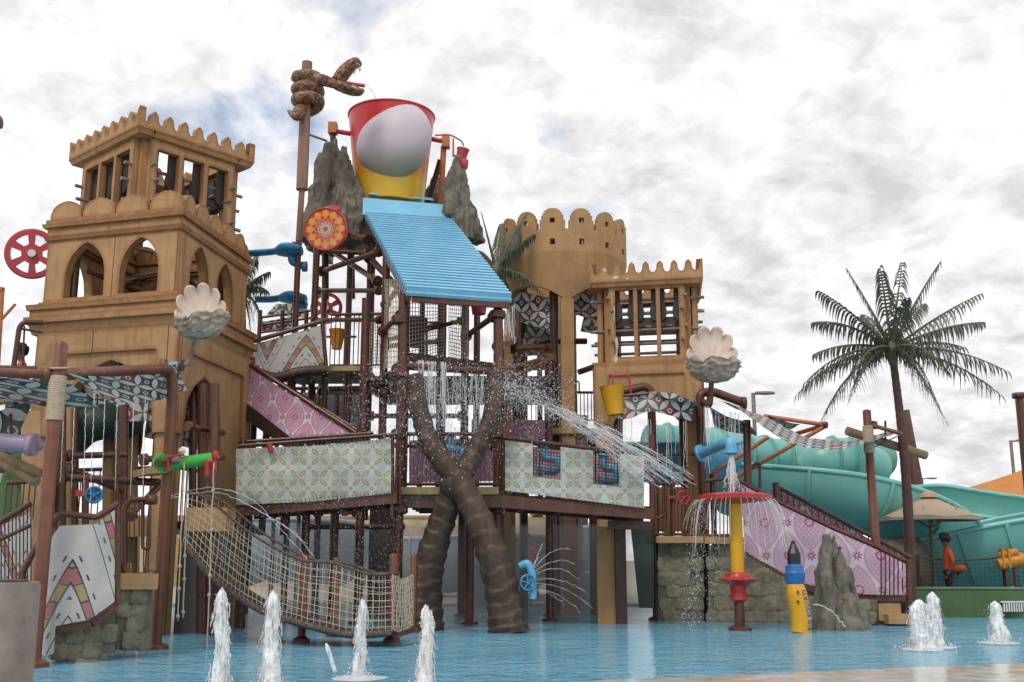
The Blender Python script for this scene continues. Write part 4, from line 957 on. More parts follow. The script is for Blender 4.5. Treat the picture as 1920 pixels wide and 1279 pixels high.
for k in range(40):
    px = 445 + 290 * k / 39; yb = 947 - 22 * k / 39; yt_ = 842 - 20 * k / 39 - 3 * math.sin(math.pi * k / 39) * -1
    O('lacing', MB().tube([P(px, yt_ + 3, 18.28), P(px + 3, yt_ - 6, 18.33)], .006, 4, False), DROPE, br)
    O('lacing', MB().tube([P(px, yb - 3, 18.28), P(px + 3, yb + 4, 18.33)], .006, 4, False), DROPE, br)
for px in (455, 735): R('end_post', P(px, 820, 18.42), P(px, 968, 18.42), .045, BROWN, br)
O('valve_box', MB().tube([P(506, 832, 18.25), P(507, 848, 18.25)], .045, 10), RED, br, smooth=40)
for px in (460,): R('support_post', (P(px, 960, 19).x, 19, 0), P(px, 955, 19), .09, DARKB, br)
# ---- right bridge
rb = T('footbridge', 'right footbridge with mint flower banner and two grid windows', 'footbridge', V((P(1080, 950, 19.2).x, 19.2, 0)))
bridge(rb, (940, 928, 952), (1226, 954, 974), 18.9, 0, 0, 1.5)
def winbanner():
    nu, nv = 90, 34; A = [P(947, 826, 18.85), P(1208, 866, 18.85)]; B = [P(947, 921, 18.85), P(1208, 954, 18.85)]
    # trapezoid: left top, right top drop
    tl, tr, br_, bl = P(947, 826, 18.85), P(1208, 856, 18.85), P(1208, 953, 18.85), P(947, 920, 18.85)
    mb = MB(); vs = []; uv = []
    def fn(u, v):
        p = tl.lerp(tr, u).lerp(bl.lerp(br_, u), v); w = noise.noise(V((u * 5, v * 2, 2))) + .6 * noise.noise(V((u * 14 + v * 4, v * 2, 5))); return p + V((0, -.03 * w, 0))
    for j in range(nv + 1):
        for i in range(nu + 1): p = fn(i / nu, j / nv); vs.append(p); uv.append((p.x, p.z))
    fs = []
    for j in range(nv):
        for i in range(nu):
            u, v = (i + .5) / nu, (j + .5) / nv
            if (.205 < u < .395 and v < .66) or (.63 < u < .82 and v < .66): continue
            a = j * (nu + 1) + i; fs.append((a, a + 1, a + nu + 2, a + nu + 1))
    mb.add(vs, fs, uv); O('banner', mb, MINT, rb, smooth=True)
winbanner()
R('handrail', P(942, 820, 18.92), P(1170, 849, 18.92), .035, BROWN, rb); R('handrail', P(1165, 846, 18.95), P(1225, 856, 18.95), .03, BROWN, rb); R('handrail', P(942, 826, 20.3), P(1226, 860, 20.3), .03, BROWN, rb)
for x0, x1, y0, y1, sl in ((1000, 1050, 832, 893, 6), (1112, 1163, 846, 906, 6)):
    for k in range(10): px = x0 + (x1 - x0) * k / 9; R('grid_bar', P(px, y0 + sl * k / 9, 18.95), P(px, y1 + sl * k / 9, 18.95), .007, DARKB, rb, 5)
    for k in range(11): py = y0 + (y1 - y0) * k / 10; R('grid_bar', P(x0, py, 18.95), P(x1, py + sl, 18.95), .007, DARKB, rb, 5)
for k in range(14):
    px = 950 + 270 * k / 13; R('baluster', P(px, 822 + 30 * k / 13, 18.97), P(px, 930 + 26 * k / 13, 18.97), .010, BROWN, rb, 6)
for k in range(34):
    px = 950 + 255 * k / 33; yb = 921 + 33 * k / 33; O('lacing', MB().tube([P(px, yb - 2, 18.82), P(px + 3, yb + 7, 18.87)], .006, 4, False), BROWN, rb)
for px in (944, 1222): R('end_post', P(px, 815, 18.98), P(px, 965, 18.98), .045, BROWN, rb)
O('support_column', MB().box((P(1135, 1070, 20.4).x, 20.4, P(1135, 988, 20.4).z / 2), (.33, .30, P(1135, 988, 20.4).z)), TAN2, rb)
O('support_column', MB().box((P(1163, 1070, 20.3).x, 20.3, P(1163, 970, 20.3).z / 2), (.20, .3, P(1163, 970, 20.3).z)), DARKB, rb)
beam('cross_head', P(1140, 984, 20.2), P(1222, 986, 20.2), .14, .16, BROWN, rb)
O('leaning_slab', MB().hexa([P(1198, 1140, 21.2), P(1226, 1140, 21.2), P(1226, 1140, 22), P(1198, 1140, 22), P(1182, 985, 21.2), P(1226, 985, 21.2), P(1226, 985, 22), P(1182, 985, 22)]), mat('dark_green_cladding', (.035, .065, .06), .6), rb)
# far side panels seen through windows and gaps
cl = lambda n, lb, tl, tr, br_, bl, m_, s_=1, **kw: cloth(n, [tl, tr], [bl, br_], m_, None, 20, 8, .02, s_, label=lb, cat='banner', **kw)
cl('printed_banner', 'pink printed banner on the far rail behind the centre deck', P(768, 826, 22.2), P(930, 820, 22.2), P(930, 902, 22.2), P(768, 905, 22.2), PINK, 5)
cl('printed_banner', 'pink printed banner on the rail above the right bridge', P(884, 786, 22.3), P(1022, 788, 22.3), P(1022, 822, 22.3), P(884, 846, 22.3), PINK, 6)
cl('printed_banner', 'shaded pink banner behind the grid windows of the right bridge', P(990, 838, 20.5), P(1180, 858, 20.5), P(1180, 930, 20.5), P(990, 915, 20.5), PINK, 7)
t = T('walkway', 'rear walkway with thin white sky showing through its railings', 'walkway', V((P(1035, 800, 23.4).x, 23.4, 0)))
box('deck', (P(1035, 806, 23.4).x, 23.8, P(1035, 808, 23.2).z), (2.4, 1.2, .12), mat('tan_walkway_edge', (.40, .32, .17), .7), t)
railing(t, P(955, 800, 23.3), P(1030, 800, 23.3), P(1000, 738, 23.3).z - P(1000, 800, 23.3).z, BROWN, .09)
railing(t, P(1062, 795, 23.6), P(1116, 795, 23.6), P(1090, 736, 23.6).z - P(1090, 795, 23.6).z, BROWN, .08)
for px, py in ((998, 735), (1072, 735)): pipe('hoop', [P(px - 3, py, 23.4), P(px - 3, py - 20, 23.4), P(px + 14, py - 20, 23.4), P(px + 14, py, 23.4)], .018, BROWN, t, .06)
for px in (1030, 1110): R('support_post', (P(px, 800, 23.7).x, 23.7, 0), P(px, 806, 23.7), .10, DARKB, t)
O('tan_post', MB().box((P(951, 700, 22).x, 22, P(951, 590, 22).z / 2), (.13, .13, P(951, 590, 22).z)), TAN2, t)
# blue spouts
def spout(label, c, Y, sz, flip=1):
    o = P(*c, Y); t = T('water_spout', label, 'water spout', V((o.x, Y, o.z - .2)), 'blue water spouts on the bridges'); s_ = sz
    path = bend([o + V((-.02, 0, .30 * s_)), o + V((-.02, 0, .02 * s_)), o + V((.26 * s_ * flip, 0, .02 * s_)), o + V((.26 * s_ * flip, 0, -.24 * s_)), o + V((-.12 * s_ * flip, -.05, -.24 * s_))], .13 * s_, 6)
    O('bent_pipe', MB().tube(path, .085 * s_, 12), BLUE3, t, smooth=50)
    for k in (0, -1): flange('collar', path[k], path[1] - path[0] if k == 0 else path[-1] - path[-2], .11 * s_, BLUE3, t, .05)
    R('mount_bar', o + V((-.02, .3, .2 * s_)), o + V((-.02, -.02, .2 * s_)), .03, BROWN, t)
spout('blue bent spout behind the crossed trunks on the centre deck', (845, 845), 20, .9)
spout('blue bent spout in the left grid window of the right bridge', (1022, 862), 19.3, .85)
spout('blue bent spout in the right grid window of the right bridge', (1134, 880), 19.3, .85)
# ------------------------------------------------------------------ crossed trunks
def ringed(name, label, base, top, r0, r1, parent=None, bow=V((0, 0, 0)), n=150, group=None, rings=17):
    pts = []; rad = []
    for k in range(n + 1):
        t = k / n; p = base.lerp(top, t) + bow * math.sin(math.pi * t); pts.append(p)
        ph = (t ** .85 * rings + .25 * noise.noise(V((t * 7, base.x, 0)))) % 1.0; r = r0 + (r1 - r0) * t ** .8
        rad.append(r * (.91 + .17 * ph ** .7 + .03 * noise.noise(V((t * 30, base.x, 1)))))
    mb = MB().tube(pts, rad, 22, prof=lambda a, i: 1 + .05 * noise.noise(V((math.cos(a) * 1.6, math.sin(a) * 1.6, i * .09))))
    return O(name, mb, BARK, parent, smooth=60)
ct = T('crossed_palm_trunks', 'two carved brown ringed palm trunks crossing in an X at the centre', 'trunk sculpture', G(870, 1178))
bR = V((P(955, 1178, 17.9).x, 17.9, -.02)); bL = V((P(797, 1170, 18.5).x, 18.5, -.02))
X = P(855, 905, 18.2)
def trunk(pth, r0, r1, rings):
    pts = spline(pth, 40); n = len(pts) - 1; rad = []
    for k in range(n + 1):
        t = k / n; ph = (t ** .8 * rings + .7 * noise.noise(V((t * 6, r0 * 9, 0)))) % 1.0; r = r0 + (r1 - r0) * min(1, t * 1.25) ** .75
        rad.append(r * (.98 + .05 * noise.noise(V((t * 11, r0 * 5, 3)))))
    def ringp(a, i):
        ca, sa = math.cos(a), math.sin(a); ph = ((i / n) ** .8 * rings + .55 * noise.noise(V((i / n * 6, r0 * 9, 0))) + .45 * noise.noise(V((ca * 1.1, sa * 1.1, i / n * 5)))) % 1.0
        return 1 + .135 * (ph ** 1.3 - .4) * (1 - max(0, (ph - .88) / .12)) + .07 * noise.noise(V((ca * 1.6, sa * 1.6, i * .07))) + .035 * noise.noise(V((ca * 9, sa * 9, i * .12)))
    O('ringed_trunk', MB().tube(pts, rad, 28, prof=ringp), BARK, ct, smooth=70)
trunk([bR, P(938, 1090, 17.95), P(905, 990, 18.0), X + V((.05, -.03, 0)), P(812, 840, 18.2), P(786, 770, 18.3), P(776, 706, 18.4)], .335, .165, 18)
trunk([bL, P(800, 1080, 18.5), P(825, 990, 18.45), X + V((.0, .12, 0)), P(890, 850, 18.35), P(922, 780, 18.4), P(931, 700, 18.5)], .33, .16, 18)
O('trunk_knot', MB().lathe([(.12, -.3), (.26, -.15), (.30, 0), (.25, .15), (.1, .28)], X, 16, Matrix.Diagonal((1, .75, 1))), BARK, ct, smooth=True)
# valve pipe on right trunk
o = P(992, 1085, 17.75); t = T('water_valve', 'light blue hooked water pipe with hand wheel on the right trunk', 'water valve', V((o.x, 17.75, o.z - .4)))
pp_ = bend([o + V((-.14, .05, .20)), o + V((-.02, 0, .26)), o + V((.06, 0, .06)), o + V((.06, 0, -.32))], .16, 6)
O('hook_pipe', MB().tube(pp_, .062, 12), BLUE3, t, smooth=50)
def wheel(parent, c, r, mt, nrm, spokes=5, rt_=.018, name='hand_wheel'):
    nrm = V(nrm).normalized(); a = nrm.orthogonal().normalized(); b = nrm.cross(a); mb = MB()
    mb.tube([c + (a * math.cos(q) + b * math.sin(q)) * r for q in [2 * math.pi * k / 24 for k in range(25)]], rt_, 8, False)
    w = O(name, mb, mt, parent, smooth=60)
    for k in range(spokes): q = 2 * math.pi * k / spokes + .3; R('spoke', c, c + (a * math.cos(q) + b * math.sin(q)) * r, rt_ * .8, mt, w, 6)
    R('hub', c - nrm * .03, c + nrm * .03, r * .22, mt, w, 10); return w
wheel(t, o + V((-.02, -.09, -.06)), .12, BLUE2, (.25, -1, .1))
R('stem', o + V((-.02, -.09, -.06)), o + V((.05, .0, -.06)), .02, RED, t)
# ------------------------------------------------------------------ chute roof, bucket, rocks, snake
TL, TR, BR, BL = P(684, 404, 22.3), P(844, 414, 22.9), P(960, 562, 19.1), P(762, 548, 18.6)
t = T('chute_roof', 'sky blue corrugated splash roof sloping down below the big bucket', 'roof', V((P(820, 480, 20).x, 20, P(820, 570, 20).z)))
n = 30; mb = MB(); nrm = (TR - TL).cross(BL - TL).normalized()
if nrm.z < 0: nrm = -nrm
rows = []
for k in range(n * 4 + 1):
    s_ = (k // 4 + (0, .08, .55, .63)[k % 4]) / n; hgt = (0, .10, .10, 0)[k % 4]; rows.append((TL.lerp(BL, s_) + nrm * hgt, TR.lerp(BR, s_) + nrm * hgt))
vs_ = [p for r_ in rows for p in r_]; fs_ = [(2 * k, 2 * k + 1, 2 * k + 3, 2 * k + 2) for k in range(n * 4)]
m0 = len(vs_); vs_ += [p - nrm * .06 for p in vs_]; fs_ += [(m0 + b, m0 + a, m0 + d, m0 + c) for a, b, c, d in fs_]
for sd in (0, 1): fs_ += [(2 * k + sd, 2 * k + 2 + sd, m0 + 2 * k + 2 + sd, m0 + 2 * k + sd) for k in range(n * 4)]
e_ = 2 * n * 4; fs_ += [(0, 1, m0 + 1, m0), (e_, e_ + 1, m0 + e_ + 1, m0 + e_)]
O('corrugated_sheet', mb.add(vs_, fs_), BLUE, t, fix=True)
FT, FU = P(681, 371, 22.5), P(846, 385, 23.1)
O('flashing', MB().hexa([TL - V((.04, .06, .0)), TR + V((.02, -.06, .0)), TR + V((.02, .1, 0)), TL + V((-.04, .1, 0)), FT + V((0, -.02, 0)), FU + V((0, -.02, 0)), FU + V((0, .1, 0)), FT + V((0, .1, 0))]), BLUE, t)
O('flashing_lip', MB().hexa([P(690, 364, 22.75), P(815, 376, 23.2), P(815, 376, 23.5), P(690, 364, 23.1), P(694, 361, 22.8), P(808, 371, 23.2), P(808, 371, 23.5), P(694, 361, 23.1)]), BLUE, t)
a_, b_ = P(772, 558, 18.75), P(955, 570, 19.15); beam('fascia_board', a_, b_, .08, .17, BROWN, t)
for s_ in (.03, .97): beam('rafter', TL.lerp(TR, s_) - nrm * .12, BL.lerp(BR, s_) - nrm * .12, .08, .10, BROWN, t)
# mounting platform under the bucket
t = T('bucket_platform', 'dark steel platform carrying the bucket and rocks above the roof', 'platform', V((P(740, 420, 24).x, 24, P(740, 430, 24).z)))
zc_ = P(740, 398, 23).z
box('deck_plate', (P(735, 400, 24).x, 24.3, zc_ - .15), (3.0, 2.2, .14), DARKB, t)
for px in (600, 880): box('side_beam', (P(px, 420, 23.8).x, 24.2, zc_ - .45), (.16, 2.2, .25), DARKB, t)
for px, Y in ((610, 23.3), (660, 25), (862, 23.6), (800, 25.2)): R('strut', P(px, 560, Y), (P(px, 420, Y).x, Y, zc_ - .2), .08, DARKB, t)
# bucket
YB = 23.6; cB = P(733, 275, YB); zb0, zb1 = P(743, 371, YB - .7).z, P(733, 187, YB - .95).z
bk = T('tipping_bucket', 'giant red to yellow tipping bucket with a pearly round emblem', 'water bucket', V((cB.x, YB, zb0)))
m_ = mpp(733, 275, YB); r0, r1 = 62 * m_, 80 * m_
O('bucket_body', MB().lathe([(r0 * .2, zb0), (r0, zb0 + .02), (r0 * 1.02, zb0 + .1), (r1, zb1 - .04), (r1 + .03, zb1 - .02), (r1 + .03, zb1), (r1 - .05, zb1), (r0 - .05, zb0 + .2)], (cB.x, YB, 0), 48), bucket_mat(), bk, smooth=40)
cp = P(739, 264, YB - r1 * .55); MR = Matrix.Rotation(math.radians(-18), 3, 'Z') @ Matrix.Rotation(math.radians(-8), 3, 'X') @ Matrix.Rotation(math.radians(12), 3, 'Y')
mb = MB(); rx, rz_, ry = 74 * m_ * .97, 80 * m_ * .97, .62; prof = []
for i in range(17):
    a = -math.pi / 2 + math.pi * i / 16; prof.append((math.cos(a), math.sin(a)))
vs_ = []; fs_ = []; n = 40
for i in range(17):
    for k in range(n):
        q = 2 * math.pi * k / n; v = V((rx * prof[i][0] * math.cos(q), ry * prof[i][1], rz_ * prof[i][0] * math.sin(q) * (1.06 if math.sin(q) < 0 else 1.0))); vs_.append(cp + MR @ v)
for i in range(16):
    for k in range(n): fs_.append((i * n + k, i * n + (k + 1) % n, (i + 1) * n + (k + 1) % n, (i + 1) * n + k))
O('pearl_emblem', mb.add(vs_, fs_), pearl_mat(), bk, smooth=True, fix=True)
zx = P(733, 252, YB).z
pl, pr = P(624, 245, YB - .1), P(836, 266, YB - .1)
R('axle', pl, V((cB.x - r0, YB, zx - .02)), .055, RED, bk); R('axle', pr, V((cB.x + r0, YB, zx - .08)), .055, RED, bk)
box('bearing_block', pl + V((0, 0, .05)), (.20, .22, .26), ORW, bk); box('bearing_block', pr + V((0, 0, -.02)), (.18, .22, .26), ORW, bk)
R('upright', P(832, 275, YB), P(826, 392, YB), .07, ORW, bk); R('upright', P(826, 300, YB + .3), P(800, 390, YB + .6), .07, DARKB, bk); R('upright', pl, P(628, 400, YB), .07, DARKB, bk)
pipe('filler_hose', [pr + V((-.25, -.1, .12)), pr + V((.1, -.1, .14)), pr + V((.38, -.1, -.02)), pr + V((.42, -.1, -.14))], .02, ORW, bk, .1, 6)
c_ = P(866, 292, 23.2); t = T('small_bucket', 'small dark red dump bucket hanging right of the giant bucket', 'bucket', V((c_.x, 23.2, c_.z - .2)))
O('bucket_body', MB().lathe([(.05, -.17), (.10, -.16), (.14, .14), (.15, .16), (.12, .16)], c_, 16, Matrix.Rotation(.2, 3, 'Y')), REDP, t, smooth=40)
O('lower_cup', MB().lathe([(.03, -.14), (.09, -.08), (.11, .08), (.09, .12)], c_ + V((.05, 0, -.22)), 12), REDP, t, smooth=40); R('hanger', c_ + V((-.2, 0, .0)), c_ + V((-.2, 0, .42)), .02, REDP, t); R('arm', c_ + V((-.22, 0, 0)), c_, .025, REDP, t)
# rocks
def rock(name, label, fins, Y, seed, voxel=.035, disp=.085, dep=1.3, ground=False):
    rnd = random.Random(seed); me = bpy.data.meshes.new(name); mb = MB()
    for x0, y0, x1, y1, w in fins:
        dy = rnd.uniform(-.22, .22); a, b = P(x0, y0, Y + dy), P(x1, y1, Y + dy + .1); m = mpp(x0, y0, Y)
        if ground: a.z = -.06
        n = 7; vs_ = []; ph = rnd.random(); rr = [rnd.uniform(.7, 1.15) for k in range(n)]; lv = 7
        for j in range(lv):
            t = j / (lv - 1); c = a.lerp(b, t) + V((rnd.gauss(0, .015), rnd.gauss(0, .02), 0)); q = w * m * .80 * (1 - .50 * t ** 1.6) * (1 if j < lv - 1 else .55)
            for k in range(n):
                an = 2 * math.pi * (k + ph) / n; vs_.append(c + V((q * rr[k] * math.cos(an), q * dep * rr[k] * math.sin(an), .35 * q * math.cos(an + ph * 9) if j == lv - 1 else 0)))
        fs_ = [(j * n + k, j * n + (k + 1) % n, (j + 1) * n + (k + 1) % n, (j + 1) * n + k) for j in range(lv - 1) for k in range(n)] + [tuple(reversed(range(n))), tuple((lv - 1) * n + k for k in range(n))]
        mb.add(vs_, fs_)
    me.from_pydata(mb.v, [], mb.f); ob = bpy.data.objects.new('tmp', me); COL.objects.link(ob); md = ob.modifiers.new('r', 'REMESH'); md.mode = 'VOXEL'; md.voxel_size = voxel
    dg = bpy.context.evaluated_depsgraph_get(); m2 = bpy.data.meshes.new_from_object(ob.evaluated_get(dg)); bpy.data.objects.remove(ob)
    out = MB(); nn = [v.normal.copy() for v in m2.vertices]
    out.add([v.co + nn[i] * disp * (noise.fractal(V((v.co.x * 5, v.co.y * 5, v.co.z * 1.6 + seed)), .9, 2, 4) + .45 * noise.ridged_multi_fractal(V((v.co.x * 6, v.co.y * 6, v.co.z * 1.1)), .9, 2, 3, .9, 2) - .5) for i, v in enumerate(m2.vertices)], [tuple(p.vertices) for p in m2.polygons])
    return O(name, out, ROCK, None, label, 'rock', smooth=38)
rock('rock_outcrop', 'ridged grey rock left of the giant bucket', [(575, 450, 590, 335, 22), (586, 455, 603, 290, 24), (600, 458, 616, 268, 24), (617, 455, 630, 258, 26), (636, 450, 641, 276, 26), (652, 440, 650, 300, 30), (667, 425, 660, 325, 32), (676, 405, 668, 352, 28), (640, 455, 660, 380, 46), (610, 462, 620, 380, 50)], 22.9, 3)
rock('rock_outcrop', 'ridged grey rock right of the giant bucket', [(850, 430, 844, 308, 20), (864, 446, 855, 292, 24), (878, 452, 866, 318, 24), (890, 455, 878, 365, 20), (846, 405, 842, 325, 20), (868, 450, 862, 360, 36)], 22.9, 5)
rock('rock_outcrop', 'dark rock slab behind the orange upright of the bucket', [(812, 420, 818, 320, 22), (800, 420, 806, 345, 22), (822, 420, 825, 335, 20)], 25.0, 8)
# snake on a pole
YS = 21.8; sn = T('snake_pole', 'tall faded wooden pole left of the bucket', 'pole', V((P(562, 450, YS).x, YS, 0)))
pb, ptp = P(566, 356, YS), P(576, 117, YS)
O('thick_pole', MB().tube([pb, pb.lerp(ptp, .5), ptp], [.125, .12, .115], 14), WOODP, sn, smooth=40); R('thin_pipe', P(560, 452, YS), pb, .065, WOODP, sn)
R('thin_pipe', (P(560, 452, YS).x, YS, 0), P(560, 452, YS), .065, BROWN, sn); R('stay_rod', P(578, 252, YS), P(612, 264, 22.6), .025, WOODP, sn)
m3 = mpp(575, 160, YS); pts, rad = [], []
ax = lambda z_py: P(577, z_py, YS)
N_ = 150
for k in range(N_ + 1):
    t_ = k / N_; ang = math.radians(250) - t_ * 2 * math.pi * 3.15; py = 208 - 62 * t_; c = ax(py); R_ = .125 + .105 * min(1, t_ * 6 + .2)
    pts.append(c + V((R_ * math.cos(ang), R_ * math.sin(ang), .05 * math.cos(ang)))); rad.append(.055 + .085 * min(1, t_ * 3.5))
tail = [P(540, 207, YS - .1), P(548, 214, YS - .2), P(558, 218, YS - .26)]
neck = [P(602, 150, YS - .22), P(614, 153, YS - .2), P(628, 157, YS - .16), P(640, 155, YS - .14)]
body = spline(tail + pts[4:150:6] + neck, 6); nb_ = len(body)
rr = [(.02 + .12 * min(1, i / (nb_ * .10)) ** .7) * (1 if i < nb_ * .88 else 1 - .32 * (i - nb_ * .88) / (nb_ * .12)) for i in range(nb_)]
sk = T('snake_sculpture', 'brown scaly snake coiled round the pole top with open fanged jaws', 'snake sculpture', ax(220))
O('coiled_body', MB().tube(body, rr, 14), SNAKE, sk, smooth=True)
def jaw(name, pts, ws, hs, mt):
    mb = MB(); vs_ = []; fs_ = []; n = 12; sp = spline(pts, 6); m = len(sp)
    for i, p in enumerate(sp):
        t_ = (sp[min(i + 1, m - 1)] - sp[max(i - 1, 0)]).normalized(); sd_ = V((0, 1, 0)); up = sd_.cross(t_) * -1
        f_ = i / (m - 1) * (len(ws) - 1); j = min(int(f_), len(ws) - 2); q = f_ - j; w_ = ws[j] * (1 - q) + ws[j + 1] * q; h_ = hs[j] * (1 - q) + hs[j + 1] * q
        for k in range(n): a = 2 * math.pi * k / n; vs_.append(p + sd_ * w_ * math.cos(a) + up * h_ * math.sin(a))
    for i in range(m - 1):
        for k in range(n): fs_.append((i * n + k, i * n + (k + 1) % n, (i + 1) * n + (k + 1) % n, (i + 1) * n + k))
    fs_ += [tuple(reversed(range(n))), tuple((m - 1) * n + k for k in range(n))]
    return O(name, mb.add(vs_, fs_), mt, sk, smooth=True, fix=True), sp
uj, us_ = jaw('upper_jaw', [P(632, 153, YS - .14), P(643, 139, YS - .14), P(656, 125, YS - .14), P(668, 117, YS - .14), P(676, 122, YS - .14)], [.15, .22, .20, .16, .08], [.14, .15, .13, .10, .05], SNAKE)
lj, ls_ = jaw('lower_jaw', [P(632, 158, YS - .14), P(646, 165, YS - .14), P(660, 171, YS - .14), P(674, 173, YS - .14), P(682, 168, YS - .14)], [.15, .20, .18, .14, .06], [.13, .11, .085, .06, .035], SNAKE)
BONE = mat('bone_teeth', (.62, .55, .42), .5)
mb_ = mat('mouth_pink', (.36, .17, .13), .5)
for s_ in (-1, 1):
    for k in range(7):
        p = us_[10 + k * 2] + V((.02, s_ * .11, -.06)) if 10 + k * 2 < len(us_) else us_[-1]
        O('tooth', MB().lathe([(.014, 0), (.002, -.07)], p, 6), BONE, uj)
    for px, py, L in ((674, 126, .15), (665, 134, .10)): O('fang', MB().lathe([(.022, 0), (.014, -L * .5), (.002, -L)], P(px, py, YS - .14 + s_ * .09), 6), BONE, uj)
    for k in range(6): O('tooth', MB().lathe([(.013, 0), (.002, .055)], ls_[8 + k * 2] + V((0, s_ * .11, .03)), 6), BONE, lj)
    O('eye', MB().lathe([(.002, -.03), (.028, -.012), (.028, .012), (.002, .03)], P(652, 122, YS - .14 + s_ * .15), 10, Matrix.Rotation(math.pi / 2, 3, 'X')), BLACK, uj, smooth=True)
R('water_nozzle', P(640, 154, YS - .14), P(684, 161, YS - .14), .04, REDP, sk); R('tongue', P(660, 158, YS - .16), P(676, 167, YS - .16), .02, mb_, sk)
# tip of a second snake at the left edge
sk2 = T('snake_sculpture', 'brown snake snout poking in at the left edge of the view', 'snake sculpture', P(-20, 250, 15))
c0 = [P(-60, 210, 15), P(-30, 222, 15), P(-8, 228, 15), P(3, 240, 15)]
O('snout', MB().tube(spline(c0, 8), [.16] * 8 + [.16 - .004 * k for k in range(8)] + [.12 - .012 * k for k in range(8)] + [.02], 12), SNAKE, sk2, smooth=True)
R('neck_pole', V((P(-70, 210, 15).x, 15, 0)), P(-62, 205, 15), .12, WOODP, sk2)
# medallion
c_ = P(611, 430, 20.8); md = T('medallion_disc', 'round orange and red star patterned disc below the left rock', 'disc', c_ - V((0, 0, .5)))
nr = V((-.10, -1, -.10)).normalized(); ax_ = nr.cross(V((0, 0, 1))).normalized() * -1; up_ = V((0, 0, 1)); up_ = (up_ - nr * up_.dot(nr)).normalized()
rm = 39.5 * mpp(611, 430, 20.8); vs_ = [c_]; uv_ = [(0, 0)]; n = 48
for k in range(n): a = 2 * math.pi * k / n; vs_.append(c_ + (ax_ * math.cos(a) + up_ * math.sin(a)) * rm); uv_.append((math.cos(a), math.sin(a)))
O('printed_face', MB().add([v + nr * .035 for v in vs_], [(0, 1 + k, 1 + (k + 1) % n) for k in range(n)], uv_), MEDAL, md)
O('drum_body', MB().tube([c_ + nr * .03, c_ - nr * .12], rm, 48), RED, md, smooth=40); O('outer_rim', MB().tube([c_ + (ax_ * math.cos(2 * math.pi * k / n) + up_ * math.sin(2 * math.pi * k / n)) * rm + nr * .03 for k in range(n + 1)], .022, 8, False), RED, md, smooth=60)
box('bracket', c_ + V((.12, .1, rm + .05)), (.3, .1, .09), REDP, md); R('mount_arm', c_ + V((0, .1, 0)), c_ + V((.1, 1.0, 0)), .05, BROWN, md)
# blue spill scoops
def scoop(label, pts, Y, rad_end):
    t = T('spill_scoop', label, 'water scoop', P(pts[-1][0], pts[-1][1], Y) - V((0, 0, .2)), 'blue spill scoops'); sp = spline([P(x, y, Y) for x, y in pts], 10); n = len(sp); mb = MB()
    rad = [.085 + rad_end * max(0, math.sin(min(1, max(0, (i / (n - 1) - .42) / .58)) * math.pi * .92)) ** .8 for i in range(n)]
    vs_ = []; fs_ = []; m = 16
    for i, p in enumerate(sp):
        for k in range(m):
            a = 2 * math.pi * k / m; zz = math.sin(a); vs_.append(p + V((0, math.cos(a) * rad[i] * 1.6, (zz if zz < 0 else zz * .55) * rad[i])))
    for i in range(n - 1):
        for k in range(m): fs_.append((i * m + k, i * m + (k + 1) % m, (i + 1) * m + (k + 1) % m, (i + 1) * m + k))
    fs_ += [tuple(reversed(range(m))), tuple((n - 1) * m + k for k in range(m))]
    O('scoop_bowl', mb.add(vs_, fs_), BLUE2, t, smooth=50, fix=True); return t
t = scoop('upper long blue scoop spout between left tower and medallion', [(468, 474), (495, 472), (515, 470), (530, 466), (548, 466), (566, 468)], 21.8, .10)
O('elbow_pipe', MB().tube(bend([P(546, 474, 21.8), P(546, 492, 21.8), P(572, 500, 21.9)], .2), .075, 10), BLUE2, t, smooth=50); R('pivot', P(548, 455, 21.8), P(566, 458, 21.8), .03, BROWN, t)
flange('collar', P(571, 500, 21.9), (1, 0, 0), .11, BLUE2, t, .1)
t = scoop('lower long blue scoop spout below the first one', [(480, 560), (505, 560), (522, 558), (538, 555), (552, 555), (574, 559)], 22.5, .085)
O('elbow_pipe', MB().tube(bend([P(556, 564, 22.5), P(556, 572, 22.5), P(576, 575, 22.5)], .15), .06, 10), BLUE2, t, smooth=50)
# ------------------------------------------------------------------ left foreground
_st = []
def stone_meshes():
    for s in range(6):
        bm = bmesh.new(); bmesh.ops.create_cube(bm, size=1); bmesh.ops.subdivide_edges(bm, edges=bm.edges[:], cuts=2, use_grid_fill=True)
        for v in bm.verts:
            c = v.co.copy(); r = max(abs(c.x), abs(c.z)) * 2
            n = c.normalized() * .62; v.co = c.lerp(n, .38) + noise.noise_vector(c * 2.3 + V((s * 5, 0, 0))) * .15
            v.co.y = max(-.5, min(.5, c.lerp(n, .45).y + .10 * noise.noise(c * 2 + V((s * 9, 2, 1)))))
        me = bpy.data.meshes.new('stone'); bm.to_mesh(me); bm.free(); me.materials.append(STONE)
        me.polygons.foreach_set('use_smooth', [True] * len(me.polygons)); _st.append(me)
stone_meshes()
def inside(p, poly):
    x, y = p; c = False; n = len(poly)
    for i in range(n):
        (x0, y0), (x1, y1) = poly[i], poly[(i + 1) % n]
        if (y0 > y) != (y1 > y) and x < (x1 - x0) * (y - y0) / (y1 - y0) + x0: c = not c
    return c
